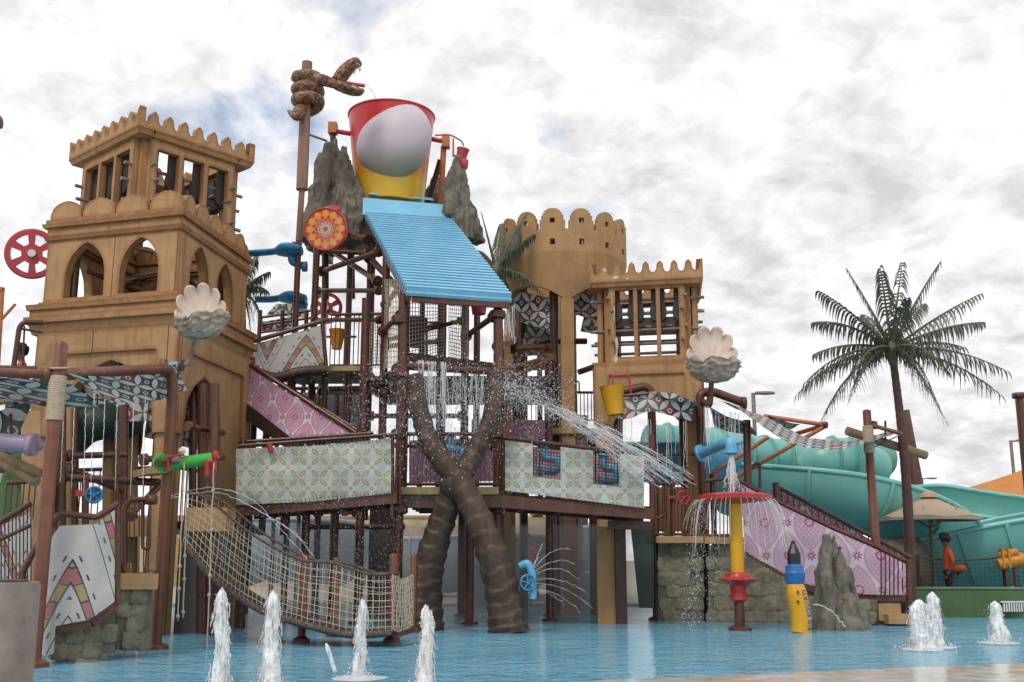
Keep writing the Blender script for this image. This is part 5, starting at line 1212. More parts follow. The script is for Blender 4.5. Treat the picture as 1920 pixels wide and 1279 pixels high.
def stone_wall(t, poly, Ya, Yb, sw, sh, seed=0, th=.25):
    """poly in photo points on the face; Ya, Yb: distance of its left and right ends"""
    x0, x1 = min(p[0] for p in poly), max(p[0] for p in poly); rnd = random.Random(seed)
    A, B = P(x0, 1150, Ya), P(x1, 1150, Yb); d = V((B.x - A.x, Yb - Ya, 0)); L = d.length; d.normalize(); nr = V((d.y, -d.x, 0))
    def uz(p): Y = Ya + (Yb - Ya) * (p[0] - x0) / (x1 - x0); w = P(p[0], p[1], Y); return ((V((w.x, w.y, 0)) - V((A.x, A.y, 0))).dot(d), max(-.03, w.z))
    q = [uz(p) for p in poly]; o = V((A.x, A.y, 0)); fm = lambda u, z, w: o + d * u + V((0, 0, z)) - nr * w
    O('wall_backing', MB().plate(q, [], fm, 0, th), MORT, t)
    zmin, zmax = min(a[1] for a in q), max(a[1] for a in q); z = zmin; row = 0
    while z < zmax:
        h = sh * rnd.uniform(.85, 1.15); u = -rnd.random() * sw
        while u < L:
            w = sw * rnd.uniform(.7, 1.35); c = (u + w / 2, z + h / 2)
            if inside(c, q) and inside((c[0], c[1] + h * .35), q) and inside((c[0] - w * .35, c[1]), q) and inside((c[0] + w * .35, c[1]), q):
                ob = bpy.data.objects.new('stone', rnd.choice(_st)); COL.objects.link(ob)
                M = Matrix.Translation(fm(c[0], c[1], 0)) @ Matrix((( d.x, -nr.x, 0, 0), (d.y, -nr.y, 0, 0), (0, 0, 1, 0), (0, 0, 0, 1))) @ Matrix.Rotation(rnd.uniform(-.08, .08), 4, 'Y') @ Matrix.Diagonal((w * 1.06, (.06 * rnd.uniform(.6, 1.6)), h * 1.05, 1))
                place(ob, t, M)
            u += w
        z += h; row += 1
# canopy frame posts
cf = T('canopy_stand', 'brown pipe frame with rope bound post carrying the left printed canopy', 'canopy stand', G(180, 1235))
b1, t1 = post(62, 1251, 640, .078, RUST, cf, foot=True); b2 = G(292, 1217)
zt2 = P(306, 690, b2.y).z
arm = P(80, 703, b1.y)
O('arched_pipe', MB().tube(bend([b2, V((b2.x, b2.y, zt2)), V((b1.x, b1.y, arm.z))], .3, 8), .072, 12), RUST, cf, smooth=50)
O('base_flange', MB().lathe([(.165, -.04), (.165, .04), (.1, .07)], b2, 16), RUST, cf, smooth=40)
R('side_pipe', V((b1.x - 1.4, b1.y - .5, arm.z - .02)), V((b1.x, b1.y, arm.z)), .055, RUST, cf); flange('clamp', V((b1.x - .12, b1.y, arm.z)), (1, 0, 0), .10, RUST, cf, .12)
flange('clamp', V((b2.x - .12, b2.y - .1, zt2 - .0)), (1, .5, 0), .11, RUST, cf, .09)
for k in range(23): z = P(85, 708, b1.y).z - k * .0222; O('rope_turn', MB().tube([V((b1.x, b1.y, z)) + V((math.cos(a), math.sin(a), 0)) * .088 for a in [2 * math.pi * q / 14 for q in range(15)]], .013, 5, False), ROPE, cf, smooth=True)
O('tie_rope', MB().tube([V((b1.x, b1.y, P(90, 690, b1.y).z)) + V((math.cos(a) * .10, math.sin(a) * .10, .02 * math.sin(a))) for a in [2 * math.pi * q / 14 for q in range(15)]], .012, 5, False), ROPE, cf)
# canopy cloths
def sagcloth(name, label, f0, f1, b0, b1_, sag, mt, seed=0, nu=28, nv=10, uvs=1, cat='canopy', group=None, rot=.6, amp=.02):
    top = [f0.lerp(f1, i / nu) + V((0, 0, -sag * 4 * (i / nu) * (1 - i / nu))) for i in range(nu + 1)]; bot = [b0.lerp(b1_, i / nu) + V((0, 0, -sag * 4 * (i / nu) * (1 - i / nu))) for i in range(nu + 1)]
    return cloth(name, top, bot, mt, None, nu, nv, amp, seed, rs=False, uvs=uvs, rot=rot, label=label, cat=cat, group=group)
f0 = V((b1.x + .08, b1.y, arm.z + .03)); f1 = V((b2.x + .02, b2.y, zt2 + .06))
sagcloth('printed_canopy', 'dark printed canopy sagging between the two left frame posts', f0, f1, f0 + V((.1, 1.0, -.17)), f1 + V((-.1, .9, -.22)), .10, GEO, 3)
g0 = V((b1.x - 1.2, b1.y - .2, arm.z + .02)); g1 = f0 + V((-.12, .1, -.02))
sagcloth('printed_canopy', 'dark printed canopy left of the rope bound post', g0, g1, g0 + V((0, 1.3, -.12)), g1 + V((0, 1.3, -.20)), .05, GEO, 4)
sagcloth('printed_canopy', 'printed sail hanging in front of the lilac pipe at left', P(-30, 780, 12.9), P(72, 738, 13.4), P(-30, 980, 12.7), P(40, 800, 13.2), .02, GEO, 6, cat='sail', rot=.2)
R('boom', P(-20, 756, 13.4), P(78, 738, 13.6), .05, LOG, cf)
t = T('lilac_pipe', 'fat lilac water pipe entering from the left edge', 'pipe', P(35, 850, 12.4))
R('pipe', P(-40, 826, 12.4), P(62, 834, 12.4), .105, PURP, t, 16); flange('flange', P(60, 834, 12.4), (1, 0, -.05), .135, PURP, t, .09); R('end', P(62, 834, 12.4), P(72, 835, 12.6), .07, PURP, t)
R('hanger', P(20, 834, 12.4), P(20, 760, 13.4), .02, BROWN, t)
for k, (a, b_) in enumerate((((-20, 846), (76, 888)), ((-10, 862), (70, 905)))):
    R('log_arm', P(*a, 13.0), P(*b_, 12.9), .06, LOG, cf)
# stair with arch band banner
ls = T('lower_stair', 'left stairs with white arch band banner and stone side wall', 'stairs', G(150, 1232))
stone_wall(ls, [(98, 1180), (172, 1166), (216, 1132), (216, 1224), (96, 1238)], 12.55, 12.9, .17, .20, 1)
stone_wall(ls, [(219, 1106), (286, 1106), (286, 1216), (219, 1220)], 13.2, 13.5, .16, .18, 2)
beam('ledge', P(216, 1090, 13.25), P(288, 1090, 13.55), .3, .19, TAN2, ls); beam('stringer', P(104, 1182, 12.5), P(172, 1169, 12.6), .07, .09, BROWN, ls); beam('stringer', P(172, 1169, 12.6), P(216, 1134, 12.75), .07, .09, BROWN, ls)
cloth('banner', [P(74, 1040, 12.4), P(112, 986, 12.45), P(180, 983, 12.55), P(215, 956, 12.7)], [P(63, 1231, 12.4), P(101, 1226, 12.4), P(104, 1174, 12.45), P(170, 1161, 12.55), P(215, 1128, 12.7)], ARCHB, ls, 34, 24, .03, 7)
for a, b_, Y0, Y1 in (((40, 1075), (80, 1005), 12.3, 12.4), ((80, 1005), (113, 963), 12.4, 12.45), ((113, 963), (181, 970), 12.45, 12.6), ((181, 970), (221, 944), 12.6, 12.75)): R('handrail', P(*a, Y0), P(*b_, Y1), .038, BROWN, ls)
for px, y0, y1 in ((221, 944, 1135), (113, 965, 1180), (44, 1060, 1250)): R('rail_post', P(px, y0, 12.75), P(px, y1, 12.75), .03, BROWN, ls)
for k in range(5): box('step', P(120 + k * 18, 1150 - k * 22, 13.4), (.4, .9, .07), TAN2, ls)
for k in range(9):
    px = 2 + k * 7; R('bar', P(px, 972 - k * 3.6, 13.6), P(px, 1100, 13.6), .009, BROWN, ls, 5)
R('handrail', P(-8, 984, 13.6), P(58, 944, 13.6), .035, BROWN, ls); R('handrail', P(-8, 1016, 13.6), P(58, 985, 13.6), .025, BROWN, ls)
cloth('rear_banner', [P(-10, 990, 14.2), P(60, 960, 14.2)], [P(-10, 1110, 14.2), P(60, 1090, 14.2)], ARCHF, ls, 12, 10, .02, 11)
# gate of bent pipe
gt = T('pipe_gate', 'bent brown pipe gate with bars beside the left stair wall', 'gate', P(258, 1085, 13.45))
O('gate_frame', MB().tube(bend([P(288, 936, 13.5), P(246, 937, 13.5), P(233, 952, 13.5), P(233, 1072, 13.5), P(248, 1079, 13.5), P(286, 1078, 13.5)], .10), .036, 10), BROWN, gt, smooth=50)
for k in range(5): R('bar', P(243 + k * 9, 940, 13.5), P(242 + k * 9, 1077, 13.5), .009, BROWN, gt, 5)
O('inner_loop', MB().tube(bend([P(267, 940, 13.48), P(267, 1028, 13.48), P(280, 1030, 13.48), P(281, 940, 13.48)], .06), .02, 8), BROWN, gt, smooth=50)
for py in (937, 1078): flange('hinge', P(284, py, 13.5), (1, 0, 0), .065, BROWN, gt, .12)
# cylinder bin
c = G(0, 1400); c = V((P(-2, 1090, 8).x, 8, 0)); zt_ = P(-2, 1091, 8).z
t = T('litter_bin', 'weathered round concrete bin cropped at the lower left corner', 'bin', c)
O('drum', MB().lathe([(.285, 0), (.29, .05), (.285, zt_ - .03), (.27, zt_), (.20, zt_), (.20, zt_ - .02)], c, 40), CONC, t, smooth=35); O('lid_plate', MB().lathe([(.20, zt_ - .015), (.205, zt_ + .008), (.19, zt_ + .016)], c, 32), DWOOD, t, smooth=30)
# deck and clutter inside the left tower
ld = T('left_deck', 'raised brown deck with railings inside the left tower', 'platform', fr.p(fr.wa * .5, 1.6, 0))
zd = P(230, 972, 16.5).z
O('deck_floor', MB().hexa([fr.p(u, v, z) for z in (zd - .12, zd) for u, v in ((-.0, .5), (fr.wa + .6, .5), (fr.wa + .6, fr.wb + 1.2), (.0, fr.wb + 1.2))]), DARKB, ld)
O('deck_edge', MB().hexa([fr.p(u, v, z) for z in (zd - .25, zd + .03) for u, v in ((.35, .42), (fr.wa - .1, .42), (fr.wa - .1, .49), (.35, .49))]), TAN2, ld)
for k in range(16):
    u = .45 + k * .13; R('bar', fr.p(u, 1.3, zd), fr.p(u, 1.3, zd + .95), .011, BROWN, ld, 5)
R('top_rail', fr.p(.4, 1.3, zd + .95), fr.p(2.5, 1.3, zd + .95), .035, BROWN, ld)
for k in range(14):
    v = .5 + k * .17; R('bar', fr.p(.45, v, zd), fr.p(.45, v, zd + .95), .011, BROWN, ld, 5)
R('top_rail', fr.p(.45, .45, zd + .95), fr.p(.45, 2.9, zd + .95), .035, BROWN, ld)
for (px, Y, y0, y1, r, m_) in ((113, 15.5, 740, 1200, .085, BROWN), (129, 16.5, 740, 1150, .05, TAN2), (140, 17.2, 740, 1150, .07, BROWN), (205, 18.3, 740, 1140, .10, TAN2), (232, 17, 760, 1150, .075, BROWN), (247, 18.3, 740, 1150, .11, TAN2), (220, 15.9, 790, 1150, .035, BROWN), (380, 17.6, 720, 1140, .08, BROWN), (402, 17.2, 720, 1150, .08, BROWN), (362, 18.8, 720, 1140, .07, BROWN)):
    R('post', (P(px, y1, Y).x, Y, 0), P(px, y0, Y), r, m_, ld)
for a, b_, Y0, Y1, r in (((125, 855), (235, 852), 15.8, 16.5, .05), ((120, 895), (300, 905), 15.6, 16.2, .06), ((130, 880), (230, 920), 15.8, 16.8, .05), ((245, 965), (305, 905), 15.4, 16, .05), ((270, 862), (305, 858), 15.6, 15.8, .05), ((350, 865), (420, 858), 16.8, 17.5, .05), ((355, 800), (420, 812), 17, 17.6, .05)):
    R('cross_pipe', P(*a, Y0), P(*b_, Y1), r, BROWN, ld); flange('clamp', P(*a, Y0), P(*b_, Y1) - P(*a, Y0), r * 1.8, BROWN, ld, .09)
beam('ledge', P(262, 886, 15.7), P(310, 882, 15.9), .8, .10, TAN2, ld)
mb = MB().tube(spline([P(128, 830, 18), P(160, 800, 17.6), P(205, 790, 17.8), P(235, 800, 18.4)], 8), .30, 16); O('green_tube', mb, mat('dark_green_fibreglass', (.025, .055, .035), .5), ld, smooth=60)
wheel(ld, P(176, 928, 15.5), .11, BLUE2, (.4, -1, 0)); O('wheel_disc', MB().tube([P(176, 928, 15.52), P(176, 928, 15.56)], .10, 16), BLUE2, ld); box('valve_box', P(152, 925, 15.5), (.12, .1, .09), RED, ld); R('valve_post', P(160, 990, 15.5), P(160, 900, 15.5), .05, BROWN, ld)
O('hanging_bucket', MB().lathe([(.10, -.16), (.17, .14), (.18, .16), (.15, .16)], P(40, 880, 15.2), 14), GWALL, ld, smooth=40)
O('side_panel', MB().hexa([P(-30, 990, 15.4), P(62, 960, 15.2), P(62, 960, 15.3), P(-30, 990, 15.5), P(-30, 850, 15.4), P(62, 850, 15.2), P(62, 850, 15.3), P(-30, 850, 15.5)]), GWALL, ld)
O('tan_panel', MB().hexa([P(40, 990, 15.0), P(75, 990, 15.0), P(75, 990, 15.2), P(40, 990, 15.2), P(40, 770, 15.0), P(75, 770, 15.0), P(75, 770, 15.2), P(40, 770, 15.2)]), TAN2, ld)
railing(ld, P(5, 990, 14.6), P(60, 985, 14.8), P(40, 906, 14.6).z - P(40, 990, 14.6).z, BROWN, .07)
box('lower_wall', (P(380, 1080, 17.6).x, 17.7, P(380, 985, 17.6).z / 2), (.85, .14, P(380, 975, 17.6).z), mat('dim_grey_wall', (.12, .115, .105), .8), ld)
box('yellow_block', P(395, 975, 16.9), (.62, .5, .36), TAN2, ld)
# green water gun
o = P(350, 866, 14.6); wg = T('water_gun', 'bright green water cannon pipe with red elbows and pull ropes', 'water cannon', V((o.x, 14.6, o.z - .2)))
gA, gB = P(312, 872, 14.5), P(396, 860, 14.75)
O('barrel', MB().tube([gA, gA.lerp(gB, .5), gB], [.088, .085, .085], 16), GREEN, wg, smooth=40)
O('pivot_drum', MB().tube([P(303, 866, 14.75), P(308, 870, 14.38)], .125, 18), GREEN, wg, smooth=40); R('mount_arm', P(303, 868, 14.6), P(296, 868, 14.0), .05, BROWN, wg)
for px, py, Y in ((316, 862, 14.36), (390, 870, 14.6), (403, 862, 14.72)): O('red_elbow', MB().tube(bend([P(px + 8, py - 5, Y), P(px - 1, py - 4, Y), P(px - 2, py + 22, Y)], .05), .036, 10), RED, wg, smooth=50)
R('red_valve', P(404, 846, 14.7), P(404, 860, 14.7), .04, RED, wg); R('grey_coupling', P(323, 864, 14.38), P(336, 862, 14.38), .05, GREYW, wg); R('red_handle', P(320, 856, 14.4), P(346, 852, 14.45), .018, RED, wg)
O('white_cap', MB().lathe([(.05, -.02), (.05, .02), (.02, .05)], P(341, 846, 14.5), 10), WHITE, wg, smooth=True)
def hangrope(label, px0, py0, px1, py1, Y, knots):
    a, b_ = P(px0, py0, Y), P(px1, py1, Y); t = T('pull_rope', label, 'rope', b_, 'ropes hanging from the green cannon'); n = 24
    O('cord', MB().tube([a.lerp(b_, k / n) + V((.012 * noise.noise(V((k * .4, px0, 0))), 0, 0)) for k in range(n + 1)], .011, 6), ROPE, t, smooth=True)
    for k in knots: p = a.lerp(b_, k); O('knot', MB().lathe([(.008, -.03), (.024, -.012), (.024, .012), (.008, .03)], p, 8), ROPE, t, smooth=True)
hangrope('left pull rope hanging from the green cannon', 345, 868, 333, 1165, 14.45, (.66, .8, .97)); hangrope('middle pull rope with knots under the green cannon', 352, 872, 343, 1160, 14.7, (.6, .75, .96)); hangrope('right long pull rope reaching down to the water', 401, 868, 388, 1226, 14.6, (.15, .36, .6, .7))
# red spoked wheel on the tower side
c = P(60, 476, 18.9); t = T('spoked_wheel', 'big faded red spoked wheel on the left side of the tower', 'wheel', c - V((0, 0, .45)))
rw = 45 * mpp(60, 475, 18.9); nr = V((.35, -1, -.1)).normalized(); a_ = nr.orthogonal().normalized(); bb = nr.cross(a_)
ringo = lambda r, n=40: [(r * math.cos(2 * math.pi * k / n), r * math.sin(2 * math.pi * k / n)) for k in range(n)]
hol = []
for k in range(6):
    q = 2 * math.pi * k / 6 + .35; L = []
    for d_ in (-.34, -.17, 0, .17, .34): L.append((rw * .82 * math.cos(q + d_), rw * .82 * math.sin(q + d_)))
    for d_ in (.26, -.26): L.append((rw * .42 * math.cos(q + d_), rw * .42 * math.sin(q + d_)))
    hol.append(L)
O('spoked_plate', MB().plate(ringo(rw), hol, lambda u, v, w: c + a_ * u + bb * v - nr * w, -.03, .03), REDP, t); O('hub', MB().tube([c + nr * .09, c - nr * .1], .07, 14), WHITE, t, smooth=40); O('outer_rim', MB().tube([c + a_ * x + bb * y for x, y in ringo(rw) + ringo(rw)[:1]], .03, 8, False), REDP, t, smooth=True)
R('axle', c, c - nr * .9, .05, BROWN, t)
# pipe guard frame at upper left and pipe at the edge
t = T('guard_hoop', 'bent brown pipe guard at upper left beside the tower', 'frame', P(45, 720, 17.3))
O('bent_pipe', MB().tube(bend([P(24, 700, 17.2), P(36, 615, 17.2), P(44, 604, 17.2), P(80, 605, 17.4)], .15), .045, 10), BROWN, t, smooth=50); R('bar', P(42, 690, 17.3), P(46, 612, 17.3), .016, BROWN, t); R('cross_bar', P(38, 616, 17.2), P(80, 624, 17.4), .02, BROWN, t); R('rail', P(-20, 690, 17.0), P(70, 692, 17.3), .05, BROWN, t)
for px in (-14, 22): R('leg', (P(px, 800, 17.2).x, 17.2, 0), P(px, 692, 17.2), .06, BROWN, t)
t = T('pipe_branch', 'reddish forked pipe standing at the left edge', 'pipe', V((P(3, 620, 15).x, 15, 0)))
R('pipe', (P(-6, 900, 15).x, 15, 0), P(3, 545, 15), .04, ORW, t); R('fork', P(2, 600, 15), P(29, 570, 15), .022, ORW, t); R('cap', P(-4, 543, 15), P(6, 545, 15), .05, ORW, t)
# ---- clam shells
def clam(label, c, s, yaw, roll=0.0):
    t = T('clam_shell', label, 'shell fountain', c - V((0, 0, .5 * s)), 'clam shell fountains'); RZ = Matrix.Rotation(yaw, 3, 'Z') @ Matrix.Rotation(math.radians(roll), 3, 'Y')
    def shell(name, fn, nu, nv, th, mt):
        mb = MB(); mb.grid(lambda u, v: c + RZ @ fn(u, v, 0), nu, nv); mb.grid(lambda u, v: c + RZ @ fn(u, v, th), nu, nv)
        k0, k1 = nv * (nu + 1), nv * (nu + 1) + (nu + 1) * (nv + 1); mb.f += [[k0 + i, k0 + i + 1, k1 + i + 1, k1 + i] for i in range(nu)]; mb.uv = {}
        return O(name, mb, mt, t, smooth=True)
    def bowl(u, v, off):
        a = 2 * math.pi * u; q = (.04 + .96 * v) * math.pi / 2; ca, sa = math.cos(a), math.sin(a)
        lay = (v * 4.6 + .9 * noise.noise(V((ca * 2.2, sa * 2.2, v * 1.5 + s)))) % 1.0
        r = s * .47 * math.sin(q) ** .85 * (1 + .16 * (lay ** 2.2) * (.35 + .65 * v)) * (1 + .09 * noise.noise(V((ca * 4, sa * 4, v * 6)))) * (1 - off)
        z = -s * .44 * math.cos(q) * (1 - off) + s * .055 * noise.noise(V((ca * 3.4, sa * 3.4, 7))) * v - s * .06 * (lay ** 2) * v + .04 * s * math.sin(a * 7) * v ** 4
        return V((r * ca, r * sa * .86, z))
    def fan(u, v, off):
        a = math.radians(-88 + 176 * u); v = .05 + .95 * v; lob = abs(math.sin(math.pi * 6 * u)) ** .6
        r = s * .80 * v * (1 - .16 * (1 - lob) * v ** 3 - .18 * abs(math.sin(a)) ** 3)
        y = s * (.30 + .10 * v * math.cos(a)) - s * .20 * (v * math.sin(a)) ** 2 - s * .16 * v ** 4 * math.cos(a) + s * .012 * v * math.cos(12 * math.pi * u)
        return V((r * math.sin(a) * .74, y + off, r * math.cos(a) * .92 - s * .03))
    shell('lower_valve', bowl, 72, 22, .09, SHELLO); shell('upper_valve', fan, 72, 16, .035 * s, SHELLI); return t
t = clam('white clam shell fountain mounted at the corner of the left tower', P(377, 592, 14.9), 100 * mpp(377, 592, 14.9), math.radians(10), -14)
O('feed_pipe', MB().tube(bend([P(366, 630, 14.9), P(357, 668, 15.1), P(352, 683, 15.1), P(337, 685, 15.1)], .08), .032, 10), GREYW, t, smooth=50); flange('flange', P(340, 685, 15.1), (1, 0, 0), .085, BROWN, t, .06); R('stub', P(322, 684, 15.3), P(340, 685, 15.1), .05, BLUE3, t)
# ---- rope net bridge
nbg = T('rope_net_bridge', 'cream rope net bridge sloping from the left tower down to four posts', 'rope bridge', G(600, 1195))
def netstrip(top, bot, nu, nv, r, mt, name, amp=.012):
    mb = MB(); tp, bt = resample(spline(top, 8), nu), resample(spline(bot, 8), nu)
    f = lambda i, j: tp[i].lerp(bt[i], j / nv) + V((noise.noise(V((i * .7, j * .6, 1))), noise.noise(V((i * .6, j * .7, 5))), noise.noise(V((i * .5, j * .8, 9))))) * amp
    for i in range(nu + 1): mb.tube([f(i, j) for j in range(nv + 1)], r, 4, False)
    for j in range(nv + 1): mb.tube([f(i, j) for i in range(nu + 1)], r, 4, False)
    return O(name, mb, mt, nbg, kind='stuff')
ft_ = [P(352, 922, 16.0), P(392, 938, 15.9), P(470, 1000, 15.5), P(560, 1048, 15.0), P(625, 1056, 14.9), P(690, 1076, 14.85), P(735, 1076, 14.8)]
fb_ = [P(344, 1018, 16.0), P(400, 1085, 15.9), P(480, 1140, 15.5), P(560, 1168, 15.0), P(640, 1188, 14.9), P(690, 1190, 14.85), P(735, 1186, 14.8)]
netstrip(ft_, fb_, 42, 9, .0048, NET, 'side_net'); dy = V((0, .95, 0)); bt2 = [p + dy for p in ft_]; bb2 = [p + dy for p in fb_]
netstrip(bt2, bb2, 30, 6, .004, NET, 'side_net'); netstrip(fb_, bb2, 60, 7, .014, DROPE, 'floor_net')
netstrip([P(737, 1078, 14.8), P(755, 1086, 15.1), P(774, 1078, 15.7)], [P(737, 1182, 14.8), P(755, 1184, 15.1), P(774, 1172, 15.7)], 22, 11, .006, NET, 'end_net', .02)
for nm, ln, r in (('edge_rope', ft_, .02), ('edge_rope', fb_, .045), ('edge_rope', bt2, .02), ('edge_rope', bb2, .04)): O(nm, MB().tube(spline(ln, 10), r, 7), DROPE, nbg, smooth=True)
fl = MB(); A_, B_ = resample(spline(fb_, 8), 60), resample(spline(bb2, 8), 60)
for k in range(60): fl.add([A_[k] - V((0, 0, .05)), A_[k + 1] - V((0, 0, .05)), B_[k + 1] - V((0, 0, .05)), B_[k] - V((0, 0, .05))], [(0, 1, 2, 3)])
O('rubber_floor_mat', fl, mat('black_rubber', (.025, .023, .022), .8), nbg)
for px, pb_, ptop in ((565, 1204, 1040), (734, 1204, 1038), (626, 1194, 1045), (774, 1186, 1040)): post(px, pb_, ptop, .058, RUST, nbg, foot=True)
beam('end_step', P(742, 1190, 14.9), P(772, 1180, 15.6), .1, .07, BROWN, nbg)
# ------------------------------------------------------------------ right side
rp = T('right_platform', 'right entrance platform on stone walls with pink banner stairs', 'platform', G(1400, 1165))
YW = G(1300, 1165).y
stone_wall(rp, [(1234, 1020), (1320, 1020), (1320, 1166), (1234, 1166)], YW + .1, YW, .26, .24, 3)
stone_wall(rp, [(1328, 1022), (1380, 1022), (1396, 1040), (1490, 1094), (1560, 1120), (1560, 1168), (1328, 1168)], YW - .3, YW - .7, .25, .24, 4)
stone_wall(rp, [(1560, 1120), (1645, 1124), (1645, 1168), (1560, 1168)], YW - .9, YW - 1.2, .25, .2, 5)
beam('ledge', P(1230, 1012, YW - .05), P(1322, 1012, YW - .1), .3, .13, TAN2, rp); beam('ledge', P(1320, 1013, YW - .35), P(1392, 1014, YW - .4), .3, .13, TAN2, rp)
box('platform_floor', (P(1310, 1005, YW).x, YW + 1.2, P(1310, 1006, YW).z - .06), (2.0, 2.2, .1), DARKB, rp)
bt_ = [P(1390, 908, YW - .35), P(1476, 954, YW - .6), P(1560, 994, YW - .9), P(1643, 1030, YW - 1.2), P(1702, 1060, YW - 1.3)]
bb_ = [P(1396, 1034, YW - .35), P(1490, 1088, YW - .6), P(1570, 1113, YW - .9), P(1643, 1115, YW - 1.2), P(1706, 1116, YW - 1.3)]
cloth('banner', bt_, bb_, PINKF, rp, 50, 20, .028, 12, uvs=1)
for a, b_ in zip(bt_, bt_[1:]): R('handrail', a + V((0, .05, .06)), b_ + V((0, .05, .06)), .04, BROWN, rp)
for a, b_ in zip(bb_, bb_[1:]): beam('stringer', a + V((0, .05, -.05)), b_ + V((0, .05, -.05)), .08, .12, BROWN, rp)
ra, rb_ = P(1448, 908, YW + .6), P(1708, 1045, YW - .2)
R('handrail', ra, rb_, .04, BROWN, rp)
for k in range(22):
    p = ra.lerp(rb_, (k + .5) / 22); R('bar', p, p - V((0, 0, .85)), .012, BROWN, rp, 6)
cloth('rear_banner', [ra + V((0, .06, -.06)), rb_ + V((0, .06, -.06))], [ra + V((0, .06, -.8)), rb_ + V((0, .06, -.8))], pat_mat('dark_pink_print_fabric', pink(.6, (.42, .10, .24), (.34, .03, .12)), trans=.2), rp, 30, 8, .015, 13)
for k in range(7):
    px = 1652 + k * 8; R('bar', P(px, 1034 + k * 4, YW - 1.28), P(px, 1116, YW - 1.28), .012, BROWN, rp, 6)
for k in range(8): p = P(1440 + k * 30, 1010 + k * 18, YW + .75 - k * .12); box('step', p, (.45, .8, .06), TAN2, rp)
box('bottom_step', P(1686, 1160, YW - 1.25), (.55, .5, .16), TAN2, rp); box('bottom_step', P(1660, 1147, YW - 1.0), (.4, .5, .3), TAN2, rp)
R('newel_post', P(1706, 1165, YW - 1.3), P(1704, 1050, YW - 1.3), .06, BROWN, rp)
# gate bars of the platform
for x0, x1, y0, y1, Y in ((1228, 1300, 908, 1002, YW - .05), (1322, 1378, 902, 1004, YW - .3)):
    R('top_rail', P(x0, y0, Y), P(x1, y0 - 8, Y), .04, BROWN, rp); R('bottom_rail', P(x0, y1, Y), P(x1, y1, Y), .03, BROWN, rp); n = int((x1 - x0) / 7)
    for k in range(n + 1): px = x0 + (x1 - x0) * k / n; R('bar', P(px, y0 - 6 * k / n, Y), P(px, y1, Y), .011, BROWN, rp, 6)
O('gate_hoop', MB().tube(bend([P(1248, 908, YW - .12), P(1248, 965, YW - .12), P(1232, 972, YW - .12)], .12), .03, 8), BROWN, rp, smooth=50)
R('gate_post', P(1262, 1003, YW - .12), P(1262, 902, YW - .12), .045, BROWN, rp); R('gate_post', P(1229, 1003, YW - .1), P(1228, 900, YW - .1), .05, BROWN, rp)
wheel(rp, P(1281, 933, YW - .2), .13, REDP, (.5, -1, 0)); box('red_latch', P(1260, 932, YW - .2), (.14, .05, .05), RED, rp)
box('tan_infill', (P(1270, 960, YW + 1).x, YW + 1.0, P(1270, 955, YW + 1).z), (1.0, .1, .9), TAN2, rp)
# canopy posts of the right
cr = T('canopy_stand', 'brown pipe frame holding the right printed canopies and clam shell', 'canopy stand', G(1325, 1160))
YP = G(1325, 1160).y - .6
b_ = V((P(1232, 1163, YP).x, YP, 0)); z_ = P(1217, 722, YP).z
O('bent_post', MB().tube(bend([b_, b_ + V((0, 0, z_)), P(1150, 738, YP)], .22, 7), .085, 12), BROWN, cr, smooth=50); O('base_flange', MB().lathe([(.17, -.02), (.17, .04), (.1, .07)], b_, 14), BROWN, cr)
b3 = V((P(1327, 1160, YP).x, YP, 0)); z3 = P(1308, 738, YP).z
O('bent_post', MB().tube(bend([b3, b3 + V((0, 0, z3)), b3 + V((.25, .05, z3 + .06)), P(1396, 756, YP)], .14, 6), .09, 12), BROWN, cr, smooth=50); O('base_flange', MB().lathe([(.18, -.02), (.18, .04), (.1, .07)], b3, 14), BROWN, cr)
flange('clamp', P(1394, 756, YP), (1, 0, 0), .13, BROWN, cr, .1); O('elbow', MB().tube(bend([P(1316, 752, YP - .1), P(1330, 762, YP - .1), P(1332, 735, YP - .1)], .1), .07, 10), BROWN, cr, smooth=50)
R('rail', P(1225, 852, YP), P(1310, 852, YP), .035, BROWN, cr)
R('post', (P(1405, 1100, 20.8).x, 20.8, 0), P(1400, 788, 20.8), .075, BROWN, cr)
R('rear_post', (P(1460, 1100, 21.5).x, 21.5, 0), P(1455, 905, 21.5), .07, BROWN, cr)
O('hoop', MB().tube(bend([P(1400, 885, 20.9), P(1418, 868, 20.9), P(1425, 872, 20.9), P(1425, 915, 20.9)], .1), .03, 8), BROWN, cr, smooth=50)
# printed canopy drapes
top = [P(1150, 772, 20.4), P(1168, 750, 20.3), P(1215, 735, 20.2), P(1260, 738, 20.3), P(1300, 752, 20.4)]; bot = [P(1148, 782, 20.4), P(1178, 786, 20.3), P(1215, 772, 20.2), P(1260, 780, 20.3), P(1298, 790, 20.4)]
cloth('printed_canopy', spline(top, 6), spline(bot, 6), GEOS, None, 30, 10, .03, 21, rot=.78, label='dark tile print valance under the right tower arch', cat='canopy')
sagcloth('printed_canopy', 'dark printed canopy stretched from the bent post to the clam shell post', P(1222, 735, 20.2), P(1308, 752, 20.1), P(1225, 745, 22), P(1305, 762, 22), .08, GEOS, 22)
top = spline([P(1340, 752, 20.1), P(1378, 762, 20.1), P(1430, 800, 20), P(1490, 832, 19.9), P(1560, 845, 19.8), P(1600, 838, 19.6), P(1640, 826, 19.4)], 6); bot = spline([P(1400, 770, 21.6), P(1440, 783, 21.6), P(1480, 806, 21.5), P(1530, 824, 21.4), P(1590, 826, 21.2), P(1650, 812, 21), P(1692, 806, 20.8)], 6)
cloth('printed_canopy', top, bot, GEOS, None, 44, 10, .03, 23, rot=.3, label='long printed sail sagging from the clam shell to the rope bound post', cat='canopy')
